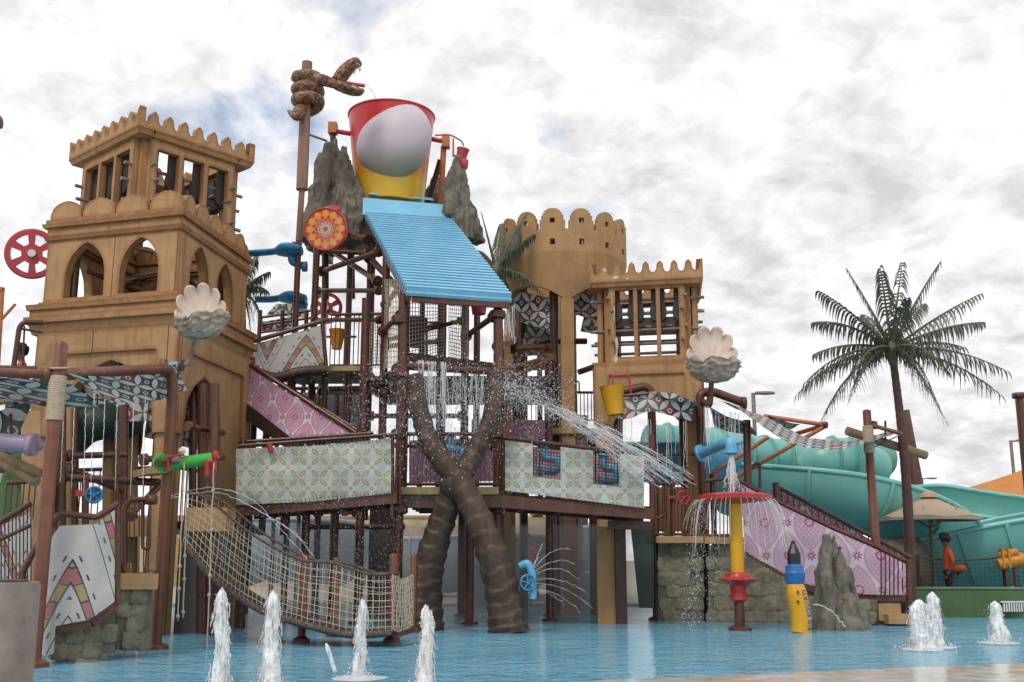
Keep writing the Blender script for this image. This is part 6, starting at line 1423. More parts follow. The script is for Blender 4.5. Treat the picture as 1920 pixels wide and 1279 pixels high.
sagcloth('printed_canopy', 'shaded printed sail end behind the crossed wooden poles', P(1438, 778, 22), P(1502, 796, 22), P(1450, 790, 23.2), P(1480, 806, 23.2), .03, GEOS, 24)
sagcloth('printed_canopy', 'dark printed canopy hanging behind the clam shell post', P(1330, 762, 20.6), P(1400, 790, 20.6), P(1340, 800, 21.4), P(1420, 815, 21.4), .05, GEOS, 25)
wp_ = T('wooden_poles', 'crossed orange brown wooden poles behind the right canopy', 'poles', V((P(1500, 900, 22).x, 22, 0)))
for a, c2, Y0, Y1 in (((1432, 780), (1548, 797), 22.4, 22), ((1478, 818), (1550, 796), 22.6, 22), ((1368, 902), (1546, 800), 22.4, 22), ((1330, 892), (1440, 820), 22.6, 22.6)): R('pole', P(*a, Y0), P(*c2, Y1), .045, ORW, wp_)
flange('joint', P(1546, 797, 22), (1, .2, 0), .07, BROWN, wp_, .1); R('footing', (P(1372, 900, 22.5).x, 22.5, 0), P(1372, 898, 22.5), .06, BROWN, wp_); R('footing', (P(1335, 890, 22.6).x, 22.6, 0), P(1335, 888, 22.6), .06, BROWN, wp_)
t = clam('white clam shell fountain on top of the right canopy post', P(1337, 674, 19.9), 100 * mpp(1337, 674, 19.9), math.radians(-4)); R('feed_pipe', P(1332, 745, 20.0), P(1335, 705, 19.95), .05, BROWN, t)
# blue pipe pouring on the red disc
t = T('pouring_pipe', 'blue elbow pipe pouring water onto the red disc fountain', 'pipe', P(1320, 865, 19.8))
O('elbow_pipe', MB().tube(bend([P(1312, 852, 19.9), P(1358, 831, 18.6), P(1370, 829, 18.3), P(1371, 850, 18.3)], .14, 7), .095, 14), BLUE3, t, smooth=50); flange('flange', P(1314, 851, 19.85), (1, -.8, .4), .17, BLUE3, t, .08); flange('collar', P(1371, 849, 18.3), (0, 0, 1), .11, BLUE3, t, .05)
# mushroom fountain
c = G(1388, 1182); c.z = 0; mz = lambda py: P(1388, py, c.y).z; t = T('mushroom_fountain', 'red disc water fountain on a yellow column', 'fountain', c)
O('base_flange', MB().lathe([(.20, -.02), (.20, .04), (.12, .08)], c, 18), BROWN, t, smooth=40); R('stem', c, c + V((0, 0, mz(1120))), .085, BROWN, t)
O('red_hub', MB().lathe([(.11, mz(1128)), (.15, mz(1124)), (.13, mz(1112)), (.14, mz(1098)), (.2, mz(1095)), (.27, mz(1090)), (.34, mz(1087)), (.34, mz(1085)), (.22, mz(1081)), (.19, mz(1075)), (.08, mz(1072))], c, 28), RED, t, smooth=40)
O('yellow_column', MB().lathe([(.11, mz(1076)), (.11, mz(940))], c, 20), YEL, t, smooth=40); O('top_disc', MB().lathe([(.10, mz(945)), (.50, mz(940)), (.62, mz(937)), (.62, mz(929)), (.50, mz(926)), (.1, mz(924))], c, 40), RED, t, smooth=35)
# squirt bottle
c = G(1500, 1186); c.z = 0; sz_ = lambda py: P(1500, py, c.y).z; t = T('squirt_bottle', 'yellow squirt bottle figure with blue neck and black pointed cap', 'fountain figure', c)
wob = lambda z: .035 * math.sin(z * 5.2 + .6)
pts = []; rad = []; zt_ = sz_(1095)
for k in range(27):
    z = zt_ * k / 26; pts.append(c + V((wob(z), 0, z))); rad.append(.165 * (1 - .0 * z) if k < 22 else .165 - (k - 21) * .006)
O('bottle_body', MB().tube(pts, rad, 26), YEL, t, smooth=50)
tp_ = c + V((wob(zt_), 0, 0))
O('blue_neck', MB().lathe([(.135, zt_ - .005), (.15, sz_(1090)), (.165, sz_(1074)), (.145, sz_(1070)), (.15, sz_(1062)), (.11, sz_(1058))], tp_, 22), mat('royal_blue_paint', (.03, .17, .47), .4), t, smooth=35); O('black_cap', MB().lathe([(.11, sz_(1060)), (.11, sz_(1038)), (.04, sz_(1020)), (.03, sz_(1014)), (.01, sz_(1013))], tp_, 8), mat('navy_black_paint', (.015, .017, .04), .4), t)
for py, px in ((1110, 1496), (1128, 1496)): R('nozzle', P(px, py, c.y - .12), P(px, py, c.y - .185), .026, ORW, t, 12); R('nozzle_hole', P(px, py, c.y - .12), P(px, py, c.y - .187), .016, BLACK, t, 10)
cu = bpy.data.curves.new('text', 'FONT'); cu.body = 'BIG SQUIRT!'; cu.size = .135; cu.extrude = .004; cu.space_character = 1.12; cu.offset = .003
tmp = bpy.data.objects.new('tmp', cu); COL.objects.link(tmp); dg = bpy.context.evaluated_depsgraph_get(); me = bpy.data.meshes.new_from_object(tmp.evaluated_get(dg)); bpy.data.objects.remove(tmp)
xs = [v.co.x for v in me.vertices]; L0_, L1_ = min(xs), max(xs); ht = sz_(1105) - sz_(1180); th0 = math.radians(-52)
mb = MB(); vv = []
for v in me.vertices:
    z = sz_(1181) + (v.co.x - L0_) / (L1_ - L0_) * ht; a = th0 - (v.co.y - .045) / .165; rr_ = .168 + v.co.z; vv.append(c + V((wob(z) + rr_ * math.cos(a), rr_ * math.sin(a), z)))
mb.add(vv, [tuple(p.vertices) for p in me.polygons]); O('lettering', mb, mat('blue_lettering', (.03, .15, .36), .5), t, fix=True, kind='stuff')
# rock spires
rock('rock_spire', 'ridged grey rock spire beside the yellow bottle', [(1534, 1178, 1538, 1048, 20), (1548, 1178, 1549, 1003, 24), (1566, 1178, 1562, 1002, 22), (1582, 1178, 1574, 1022, 26), (1597, 1178, 1586, 1062, 26), (1611, 1178, 1598, 1100, 24), (1622, 1178, 1610, 1135, 18), (1560, 1178, 1558, 1055, 44), (1590, 1178, 1582, 1110, 44), (1536, 1178, 1540, 1110, 30)], 18.7, 11, .03, .075, ground=True)
# rope bound posts and log by the palm
t = T('rope_post', 'tall brown post with rope binding left of the right palm', 'post', G(1652, 1170)); b5, _ = post(1652, 1171, 768, .08, RUST, t, foot=True); hz = lambda py: P(1630, py, b5.y).z
for k in range(22): z = hz(800) - k * .023; O('rope_turn', MB().tube([V((b5.x, b5.y, z)) + V((math.cos(a), math.sin(a), 0)) * .09 for a in [2 * math.pi * q / 14 for q in range(15)]], .013, 5, False), ROPE, t, smooth=True)
R('cross_pipe', V((b5.x, b5.y, hz(795))), P(1692, 814, 19.8), .04, RUST, t); flange('clamp', V((b5.x + .12, b5.y, hz(797))), (1, 0, -.1), .08, RUST, t, .08); O('tie_rope', MB().tube([P(1640, 838, b5.y), P(1665, 826, 19.6), P(1690, 815, 19.8)], .012, 5), DROPE, t)
t = T('log_beam', 'olive round log slanting behind the post and the palm', 'log', V((P(1660, 835, 20.8).x, 20.8, P(1660, 835, 20.8).z))); R('log', P(1588, 808, 20.6), P(1736, 854, 21.0), .085, LOG, t, 14); R('hanger', P(1660, 832, 20.8), P(1660, 790, 20.2), .02, DROPE, t)
t = T('leaning_pole', 'brown leaning pole behind the right palm trunk', 'pole', V((P(1757, 1100, 31).x, 31, .0))); R('pole', V((P(1760, 1110, 31).x, 31, 0)), P(1694, 770, 31), .17, PTRUNK, t, 14); flange('foot', V((P(1760, 1110, 31).x, 31, .09)), (0, 0, 1), .22, PTRUNK, t, .08)
c = P(1150, 750, 20.4); t = T('small_bucket', 'yellow orange dump bucket under the right tower with red hoop', 'bucket', c - V((0, 0, .3))); m5 = mpp(1150, 750, 20.4)
O('bucket_body', MB().lathe([(.05, -.30), (.17, -.29), (.235, .25), (.25, .27), (.22, .27), (.15, -.25)], c, 22, Matrix.Rotation(math.radians(-6), 3, 'Y')), YEL, t, smooth=40); O('hoop', MB().tube(bend([P(1149, 704, 20.5), P(1180, 703, 20.5), P(1183, 742, 20.5)], .05), .022, 8), RED, t, smooth=50); R('hoop_leg', P(1149, 704, 20.5), P(1150, 735, 20.5), .02, RED, t); R('axle', P(1138, 745, 20.4), P(1215, 738, 20.2), .03, BROWN, t)
# small clutter in the far centre
c = P(612, 578, 24.4); t = T('spoked_wheel', 'faded red spoked wheel seen through the posts left of the roof', 'wheel', c - V((0, 0, .4))); hol = []; rw = 30 * mpp(612, 578, 24.4)
for k in range(6):
    q = 2 * math.pi * k / 6; hol.append([(rw * .8 * math.cos(q + d_), rw * .8 * math.sin(q + d_)) for d_ in (-.33, 0, .33)] + [(rw * .42 * math.cos(q + d_), rw * .42 * math.sin(q + d_)) for d_ in (.25, -.25)])
O('spoked_plate', MB().plate(ringo(rw), hol, lambda u, v, w: c + V((u, w, v)), -.03, .03), REDP, t); R('hub', c - V((0, .08, 0)), c + V((0, .5, 0)), .07, WHITE, t)
sail('printed_sail', 'dark tile print sail between the left tower and the red wheel', P(518, 570, 24), P(578, 568, 24), P(572, 596, 24), P(500, 590, 24), GEOS, seed=30)
c = P(632, 636, 21.6); t = T('small_bucket', 'yellow orange dump bucket on the upper stair landing', 'bucket', c - V((0, 0, .3))); O('bucket_body', MB().lathe([(.05, -.22), (.10, -.21), (.17, .18), (.18, .20), (.15, .20)], c, 18), OC, t, smooth=40); R('axle', c + V((-.4, 0, .05)), c + V((.4, 0, .05)), .025, BROWN, t)
c = P(779, 622, 22.2); t = T('small_bucket', 'dark grey dump bucket behind the net under the roof', 'bucket', c - V((0, 0, .3))); O('bucket_body', MB().lathe([(.10, -.34), (.16, -.33), (.26, .26), (.27, .28), (.24, .28)], c, 18), mat('dark_grey_paint', (.05, .055, .06), .5), t, smooth=40); R('axle', c + V((-.35, 0, .2)), c + V((.5, 0, .2)), .025, BROWN, t)
c = P(898, 580, 20.3); t = T('small_bucket', 'dark red dump bucket half hidden under the blue roof edge', 'bucket', c - V((0, 0, .2))); O('bucket_body', MB().lathe([(.05, -.12), (.13, -.1), (.17, .14), (.18, .16)], c, 16), REDP, t, smooth=40); R('axle', c + V((-.3, 0, .1)), c + V((.3, 0, .1)), .02, BROWN, t)
t = T('guard_screen', 'far railing with printed cloth between left tower and the posts', 'screen', V((P(520, 610, 24).x, 24, 0)))
for k in range(3): R('rail', P(485, 596 + k * 14, 24), P(585, 582 + k * 14, 24), .03, BROWN, t)
for px in (488, 530, 575): R('post', (P(px, 600, 24).x, 24, 0), P(px, 582, 24), .05, BROWN, t)
cloth('cloth_band', [P(490, 604, 24.1), P(560, 592, 24.1)], [P(490, 622, 24.1), P(560, 610, 24.1)], GEOS, t, 12, 4, .01, 31)
# ------------------------------------------------------------------ palms
def frond(mb_r, mb_l, c, tip, lift, width, nl=30, droop=.9, seed=0):
    rnd = random.Random(seed); mid = c.lerp(tip, .55) + V((0, 0, lift)); n = 18; pts = []
    for k in range(n + 1): t = k / n; pts.append(c * (1 - t) ** 2 + mid * 2 * t * (1 - t) + tip * t * t)
    mb_r.tube(pts, [.036 * (1 - .85 * k / n) for k in range(n + 1)], 5)
    for k in range(nl):
        t = .07 + .93 * k / (nl - 1); i = min(int(t * n), n - 1); p = pts[i].lerp(pts[i + 1], t * n - i); tg = (pts[i + 1] - pts[i]).normalized()
        sd = tg.cross(V((0, 0, 1)))
        if sd.length < .15: sd = V((1, .3, 0))
        sd.normalize(); up = sd.cross(tg); w = width * (.75 + .25 * math.sin(math.pi * min(1, t + .05))) * (1 - .35 * max(0, t - .7) / .3) * rnd.uniform(.8, 1.15)
        for s_ in (-1, 1):
            if rnd.random() < .06: continue
            d = (sd * s_ * rnd.uniform(.45, .75) + tg * rnd.uniform(.35, .6) + up * .25).normalized(); q = [p]
            for j in range(1, 5): u = j / 4; q.append(p + d * w * .62 * u ** .8 + V((0, 0, -w * .95 * u ** 1.7)) - tg * w * .12 * u * u)
            hw = .045 * width / .42; wd = (tg + sd * s_ * .35).normalized() * hw
            vs_ = []
            for j in range(5): f = (.75, 1, .9, .6, .06)[j]; vs_ += [q[j] - wd * f * .5, q[j] + wd * f * .5]
            mb_l.add(vs_, [(0, 1, 3, 2), (2, 3, 5, 4), (4, 5, 7, 6), (6, 7, 9, 8)])
def palm(label, base, crown, tips, Yc, rb, rt_, lift=.25, width=.42, mt=PTRUNK, nl=27, show_trunk=True):
    t = T('palm_tree', label, 'palm', base); pts = []; rad = []; n = 120
    for k in range(n + 1):
        s_ = k / n; pts.append(base.lerp(crown, s_) + V((.10 * math.sin(math.pi * s_), 0, 0))); ph = (s_ * 34) % 1.0; rad.append((rb + (rt_ - rb) * s_) * (.95 + .09 * ph))
    O('trunk', MB().tube(pts, rad, 14), mt, t, smooth=60)
    O('crown_heart', MB().lathe([(rt_ * .9, -.32), (rt_ * 1.7, -.12), (rt_ * 1.8, .05), (.03, .25)], crown, 14), RACH, t, smooth=True)
    for k, (x, y, dY, lf) in enumerate(tips):
        r, l = MB(), MB(); frond(r, l, crown + V((0, 0, .0)), P(x, y, Yc + dY), lf if lf is not None else lift, width, nl, 1.0, k + int(abs(x)))
        f = O('frond', l, FROND, t); O('rachis', r, RACH, f, smooth=True)
cw = P(1672, 655, 20.2)
palm('tall palm tree with dark drooping fronds on the right', G(1708, 1162) , cw, [(1588, 505, .3, .1), (1650, 500, -.3, .1), (1692, 494, .5, .12), (1762, 492, -.2, .12), (1836, 552, .4, .12), (1841, 604, -.4, .2), (1803, 650, .8, .22), (1884, 694, -.2, .35), (1872, 738, .5, .42), (1766, 778, -.6, .5), (1546, 778, -.4, .55), (1496, 738, .2, .45), (1530, 662, .7, .25), (1527, 604, .1, .32), (1536, 546, -.4, .15), (1515, 712, -.7, .45), (1620, 590, .9, .2), (1730, 570, .9, .2), (1600, 740, -1.0, .5), (1740, 735, -1.1, .55), (1700, 560, -.6, .2), (1600, 700, -1.3, .45), (1770, 690, -1.2, .45)], 20.2, .118, .07, width=.46, nl=23)
cm = P(930, 508, 22.6)
palm('palm tree with upright fronds behind the blue roof edge', V((P(934, 1000, 22.6).x, 22.6, 0)), cm, [(902, 398, 0, .05), (986, 402, .3, .1), (1000, 440, -.4, .12), (895, 470, .2, .2), (1012, 545, -.6, .35), (955, 575, -.3, .4), (905, 575, .5, .35), (975, 420, 1, .1), (940, 420, .8, .1), (960, 590, .6, .4)], 22.6, .13, .09, nl=38, width=.36)
cl_ = P(452, 548, 21.5)
palm('palm tree mostly hidden behind the left tower', V((P(448, 1000, 21.5).x, 21.5, 0)), cl_, [(504, 510, 0, .1), (500, 545, .4, .2), (488, 600, -.3, .35), (470, 625, .3, .35), (400, 520, 0, .2), (420, 470, .3, .1), (455, 460, .8, .1), (480, 480, .6, .1), (430, 620, .5, .3)], 21.5, .12, .08, nl=26, width=.34)
# ------------------------------------------------------------------ water in the air
def jet(label, bx, top, w, Y=None, by=None, seed=0, arms=(), lean=0.0):
    b = G(bx, by) if Y is None else V((P(bx, 1250, Y).x, Y, 0)); zt = P(bx, top, b.y).z; t = T('fountain_jet', label, 'fountain jet', b, 'white fountain jets'); m = mpp(bx, 1200, b.y); rnd = random.Random(seed)
    n, na = 90, 30; vs_ = []; fs_ = []; rb = w * m * .5
    ctr = lambda s_: V((.045 * noise.noise(V((s_ * 2.2, seed * 7.7, 0))) + lean * s_, .02 * noise.noise(V((s_ * 2, seed, 4))), 0))
    prof_ = lambda s_: rb * (.62 + .50 * (1 - s_) ** 1.3) * (1 if s_ < .86 else max(.10, (1 - ((s_ - .86) / .14) ** 2.2)))
    for j in range(n + 1):
        s_ = j / n
        for k in range(na):
            a = 2 * math.pi * k / na; ca, sa = math.cos(a), math.sin(a)
            q = 1 + .20 * noise.fractal(V((ca * 1.6 + seed * 3, sa * 1.6, s_ * 7)), .7, 2, 3) + .20 * noise.noise(V((ca * 5, sa * 5 + seed, s_ * 9))) + .14 * noise.noise(V((ca * 9, sa * 9 + seed, s_ * 30))) + .5 * max(0, noise.noise(V((ca * 3, sa * 3 + seed * 2, s_ * 16))) - .25)
            vs_.append(b + ctr(s_) + V((prof_(s_) * q * ca, prof_(s_) * q * sa, zt * s_ + .02 * noise.noise(V((ca * 6, sa * 6, s_ * 12 + seed))))))
    for j in range(n):
        for k in range(na): fs_.append((j * na + k, j * na + (k + 1) % na, (j + 1) * na + (k + 1) % na, (j + 1) * na + k))
    fs_.append(tuple(n * na + k for k in range(na))); O('water_column', MB().add(vs_, fs_), FROTH, t, smooth=True)
    dm = MB()
    for k in range(90):      # ragged threads hugging the column
        s_ = rnd.uniform(.12, .96); a = rnd.uniform(0, 6.28); r = prof_(s_) * rnd.uniform(.85, 1.45); L = rnd.uniform(.04, .16) * zt; p = b + ctr(s_) + V((math.cos(a) * r, math.sin(a) * r, zt * s_)); w_ = rnd.uniform(.003, .008)
        pts = [p + V((math.cos(a) * .02 * u + rnd.gauss(0, .003), math.sin(a) * .02 * u, -L * u)) for u in (0, .25, .5, .75, 1)]; pts = [v if v.z > 0 else V((v.x, v.y, .001 * i)) for i, v in enumerate(pts)]; dm.tube(pts, [w_ * .4, w_, w_ * .8, w_, w_ * .3], 4)
    for x, z, L, hh in arms:
        p = b + ctr(z) + V((0, 0, zt * z)); dm.tube([p + V((x * (prof_(z) * .6 + L * u), -.02, hh * u * (1 - u) * 4 - .10 * u * u + rnd.gauss(0, .006))) for u in [q / 10 for q in range(11)]], [.02, .014, .016, .01, .012, .008, .012, .010, .016, .012, .004], 6)
    O('strands', dm, FROTH, t, smooth=True, kind='stuff')
    dr = MB()
    for k in range(150): s_ = rnd.random(); a = rnd.uniform(0, 6.28); r = prof_(s_) * rnd.uniform(1, 1.5 + 1.2 * rnd.random() ** 3); drop(dr, b + ctr(s_) + V((math.cos(a) * r, math.sin(a) * r, zt * s_)), rnd.uniform(.002, .007), rnd)
    for k in range(110): a = rnd.uniform(0, 6.28); r = rnd.uniform(.03, .30) * (rb / .1); drop(dr, b + V((math.cos(a) * r, math.sin(a) * r, abs(rnd.gauss(0, .035)))), rnd.uniform(.004, .010), rnd)
    O('splash_drops', dr, DROPS, t, kind='stuff')
    f = MB().grid(lambda u, v: b + V((math.cos(u * 6.28318) * (.03 + .24 * v * (1 + .35 * noise.noise(V((math.cos(u * 6.283) * 2, math.sin(u * 6.283) * 2, seed))))), math.sin(u * 6.28318) * (.03 + .26 * v), .004 + .03 * (1 - v) * (.4 + abs(noise.noise(V((math.cos(u * 6.283) * 4, math.sin(u * 6.283) * 4, v * 4 + seed))))))), 40, 8); O('foam_ring', f, DROPS, t, smooth=True)
def drop(mb, p, r, rnd):
    h = rnd.uniform(1, 1.9); a = rnd.uniform(0, 6.28); q = []
    for k in range(3): an = a + k * 2.094; q.append(p + V((math.cos(an) * r, math.sin(an) * r, 0)))
    mb.add(q + [p + V((0, 0, r * h)), p - V((0, 0, r * h))], [(0, 1, 3), (1, 2, 3), (2, 0, 3), (1, 0, 4), (2, 1, 4), (0, 2, 4)])
def drops(mb, centres, n, r0, r1, rnd):
    for c, s_ in centres:
        for k in range(n): drop(mb, c + V((rnd.gauss(0, s_), rnd.gauss(0, s_ * .7), rnd.gauss(0, s_))), rnd.uniform(r0, r1), rnd)
jet('leftmost tall white fountain jet below the green cannon ropes', 408, 1102, 29, by=1296, seed=1)
jet('second tall white fountain jet from the left', 505, 1106, 31, by=1292, seed=2)
jet('narrow white fountain jet below the net bridge with side splash', 673, 1122, 22, by=1272, seed=3, lean=.02)
jet('white fountain jet under the left crossed trunk', 799, 1134, 28, by=1292, seed=4)
jet('shorter left one of the paired fountain jets at right', 1730, 1124, 36, by=1218, seed=5)
jet('taller right one of the paired fountain jets at right', 1756, 1110, 30, by=1214, seed=6)
jet('single white fountain jet at the right edge', 1873, 1127, 28, by=1206, seed=7)
c = G(640, 1262); t = T('fountain_jet', 'short slanting splash beside the narrow fountain jet', 'fountain jet', c, 'white fountain jets'); O('water_column', MB().tube([c + V((-.06 - .11 * u, 0, .30 * u)) for u in [q / 8 for q in range(9)]] , [.03, .022, .02, .022, .02, .024, .026, .022, .006], 8), FROTH, t, smooth=True)
def stream(mb, p0, p1, drop_, r=.008, n=16, seed=0, br=.25):
    rnd = random.Random(seed); pts = []
    for k in range(n + 1): u = k / n; pts.append(p0.lerp(p1, u) + V((0, 0, drop_ * 4 * u * (1 - u))) + V((rnd.gauss(0, 1), rnd.gauss(0, 1), rnd.gauss(0, 1))) * .010 * u)
    mb.tube(pts, [r * rnd.uniform(.5, 1.3) for k in range(n + 1)], 5)
def fall(label, name, tops, zb, spread, nst, nd, seed, r=.007, rd=.010, mtx=None):
    rnd = random.Random(seed); s_, d_ = MB(), MB(); t = None
    c = sum(tops, V()) / len(tops); t = T(name, label, 'falling water', V((c.x, c.y, zb(c.x))), 'falling water')
    for k in range(nst):
        i = rnd.random() * (len(tops) - 1); j = int(i); p = tops[j].lerp(tops[min(j + 1, len(tops) - 1)], i - j) + V((0, rnd.gauss(0, .03), 0)); e = V((p.x + rnd.gauss(0, spread), p.y + rnd.gauss(0, spread), zb(p.x))); L = rnd.uniform(.35, 1); stream(s_, p, p.lerp(e, L), 0, r * rnd.uniform(.5, 1.2), 10, seed * 99 + k)
        for q in range(nd): u = rnd.random() ** .7; drop(d_, p.lerp(e, u) + V((rnd.gauss(0, spread * .8 * u + .01), rnd.gauss(0, spread * .8 * u), 0)), rnd.uniform(.25, .8) * rd, rnd)
    O('streams', s_, mtx or STREAM, t, smooth=True, kind='stuff'); O('drops', d_, DROPS, t, kind='stuff'); return t
# drips from left canopy
for k, px in enumerate((122, 138, 162, 176, 197, 213, 224, 236, 253, 273)):
    pass
tops = [P(px, 742 - (px - 120) * .06, 14.0) for px in range(120, 280, 8)]
t = T('canopy_drips', 'white water strings dripping from the left printed canopy', 'falling water', P(200, 960, 14.0)); rnd = random.Random(5)
for k, px in enumerate((121, 140, 161, 177, 197, 220, 252, 273)):
    mb = MB(); p = P(px, 740 - (px - 120) * .05, 14.0 + .02 * k); e = P(px - 8 + (k % 3) * 2, 905 + 12 * (k % 4), 14.0 + .02 * k); n = 40
    mb.tube([p.lerp(e, u / n) + V((.0025 * rnd.gauss(0, 1), 0, 0)) for u in range(n + 1)], [.008 * (.55 + .5 * rnd.random()) * (1 - .5 * u / n) for u in range(n + 1)], 5); O('drip_string', mb, DROPS, t, smooth=True)
# disc fountain curtain
c = V((G(1388, 1182).x, G(1388, 1182).y, 0)); rim = [c + V((math.cos(2 * math.pi * k / 40) * .63, math.sin(2 * math.pi * k / 40) * .63, P(1388, 937, c.y).z)) for k in range(41)]
t = T('disc_curtain', 'thin water threads falling from the rim of the red disc', 'falling water', c + V((0, 0, .01))); s_, d_ = MB(), MB(); rnd = random.Random(8)
for k in range(44):
    p = rim[k % 40].lerp(rim[(k + 1) % 40], rnd.random()); o = (p - c); o.z = 0; o.normalize(); L = rnd.uniform(.35, 1.1); n = 9; v0 = rnd.uniform(.12, .3); stp = [p + o * (v0 * u) + V((0, 0, .02 * u - L * u * u)) for u in [q / n for q in range(n + 1)]]
    s_.tube(stp, [.0045 * rnd.uniform(.4, 1.1) for q in stp], 5)
    if (o.x < -.55):
        for q in range(90): u = rnd.random(); drop(d_, p + o * (v0 * 1.3 * u + rnd.gauss(0, .06)) + V((0, rnd.gauss(0, .06), -P(1388, 937, c.y).z * u)), .003 + .006 * rnd.random() ** 2, rnd)
    else:
        for q in range(5): u = rnd.random(); drop(d_, p + o * v0 * u + V((0, 0, -1.6 * u)), rnd.uniform(.003, .008), rnd)
O('streams', s_, STREAM, t, smooth=True, kind='stuff'); O('drops', d_, DROPS, t, kind='stuff')
fall('thick column of water pouring from the blue elbow pipe', 'pouring_water', [P(1368, 852, 18.3), P(1374, 852, 18.3)], lambda x: P(1375, 926, 18).z, .05, 30, 10, 11, .014, .012, DROPS)
fall('water curtain falling between the crossed trunk tops', 'water_curtain', [P(783, 676, 19.0), P(838, 680, 19.0)], lambda x: P(810, 800, 19).z, .06, 64, 12, 12, .007, .012)
fall('thinner water curtain right of the main one near the right trunk', 'water_curtain', [P(850, 690, 19.2), P(930, 700, 19.2)], lambda x: P(880, 830, 19).z, .12, 36, 18, 13, .006, .012)
fall('drips falling below the valance of the right canopy', 'canopy_drips', [P(1170, 784, 20.3), P(1298, 790, 20.3)], lambda x: P(1230, 900, 20.3).z, .03, 16, 5, 14, .007, .008)
fall('drips falling under the clam shell on the right', 'canopy_drips', [P(1316, 760, 20.2), P(1388, 776, 20.2)], lambda x: P(1350, 890, 20.2).z, .04, 18, 5, 15, .007, .008)
fall('water dribbling off the blue roof corner', 'roof_runoff', [P(950, 575, 19.2), P(966, 572, 19.6)], lambda x: P(958, 645, 19.3).z, .06, 16, 8, 16, .007, .009)
# fanned spray shooting right over the bridge
t = T('water_spray', 'fan of white water jets shooting down right across the bridge', 'water spray', P(1250, 900, 18.3)); s_, d_ = MB(), MB(); rnd = random.Random(21)
o = P(935, 722, 18.4)
for k in range(34):
    e = P(1200 + 105 * (k / 33) + rnd.gauss(0, 5), 890 + 14 * math.sin(k) * .4 + rnd.uniform(-6, 22), 18.2 + .5 * rnd.random()); n = 26; pts = []
    bow = .42 + .12 * rnd.random()
    for q in range(n + 1): u = q / n; pts.append(o.lerp(e, u) + V((rnd.gauss(0, .012), rnd.gauss(0, .012), bow * 4 * u * (1 - u) * .32 + rnd.gauss(0, .012))))
    a0 = int(n * rnd.uniform(.25, .6)); s_.tube(pts[a0:], [.006 * rnd.uniform(.4, 1.2) for q in pts[a0:]], 5)
    for q in range(110):
        u = rnd.random() ** 1.15; i = min(int(u * n), n - 1); drop(d_, pts[i] + V((rnd.gauss(0, .08), rnd.gauss(0, .08), rnd.gauss(0, .07 + .05 * (1 - u)))), .003 + .006 * rnd.random() ** 2, rnd)
O('streams', s_, STREAM, t, smooth=True, kind='stuff'); O('drops', d_, DROPS, t, kind='stuff')
t = T('water_spray', 'cloud of splash droplets around the centre posts and trunk tops', 'water spray', P(830, 830, 18.3)); d_ = MB(); rnd = random.Random(33)
for k in range(6500):
    px, py = rnd.gauss(815, 85), rnd.gauss(770, 62)
    if py < 660 or py > 960: continue
    drop(d_, P(px, py, rnd.uniform(17.6, 19.8)), .0035 + .008 * rnd.random() ** 3, rnd)
for k in range(2600):
    drop(d_, P(rnd.gauss(975, 45), rnd.gauss(735, 28), rnd.uniform(17.9, 19.2)), .0035 + .007 * rnd.random() ** 3, rnd)
O('drops', d_, DROPS, t, kind='stuff')
t = T('water_spray', 'fine droplets raining from the left bridge onto the floor', 'water spray', G(620, 1170)); d_ = MB(); rnd = random.Random(34)
for k in range(2400): drop(d_, P(rnd.uniform(440, 790), rnd.uniform(930, 1175), rnd.uniform(16.2, 19)), rnd.uniform(.002, .006), rnd)
O('drops', d_, DROPS, t, kind='stuff')
t = T('water_spray', 'thin jets fanning from the blue hooked pipe on the trunk', 'water spray', P(1060, 1090, 17.9)); s_ = MB(); rnd = random.Random(35); o = P(998, 1075, 17.75)
for (x, y), lf, oy in (((1016, 1020), .0, 1062), ((1070, 1030), .12, 1068), ((1078, 1058), .12, 1075), ((1085, 1085), .14, 1080), ((1100, 1112), .10, 1088), ((1110, 1140), .12, 1095), ((1090, 1150), .10, 1105), ((1060, 1135), .08, 1110), ((1010, 1045), .02, 1065)):
    stream(s_, P(1000, oy, 17.75), P(x, y, 18.0 + rnd.random() * .4), lf, .0045, 18, x)
O('streams', s_, STREAM, t, smooth=True, kind='stuff')
t = T('water_spray', 'two thin arcs of water crossing above the rope net bridge', 'water spray', P(500, 1000, 15.5)); s_ = MB()
for pth in ([(320, 930), (360, 918), (410, 916), (470, 935), (520, 985), (560, 1030), (585, 1060)], [(320, 935), (370, 924), (420, 926), (480, 955), (540, 990), (575, 1020)], [(455, 940), (500, 965), (550, 1000), (590, 1045)]):
    q = spline([P(x, y, 15.2) for x, y in pth], 8); s_.tube([v + V((random.gauss(0, .006), 0, random.gauss(0, .006))) for v in q], [.0055 * random.uniform(.5, 1.2) for v in q], 5)
O('streams', s_, STREAM, t, smooth=True, kind='stuff')
t = T('water_spray', 'thin jet squirting from the yellow bottle towards the rock', 'water spray', G(1585, 1178)); s_ = MB(); stream(s_, P(1524, 1134, 16.9), P(1586, 1176, 17.0), .10, .010, 20, 3); O('streams', s_, STREAM, t, smooth=True, kind='stuff')
t = T('water_spray', 'thread of water arcing from the snake nozzle into the bucket', 'water spray', P(700, 180, 22)); s_ = MB(); stream(s_, P(684, 161, 21.66), P(704, 184, 22.8), .08, .010, 20, 4); O('streams', s_, STREAM, t, smooth=True, kind='stuff')
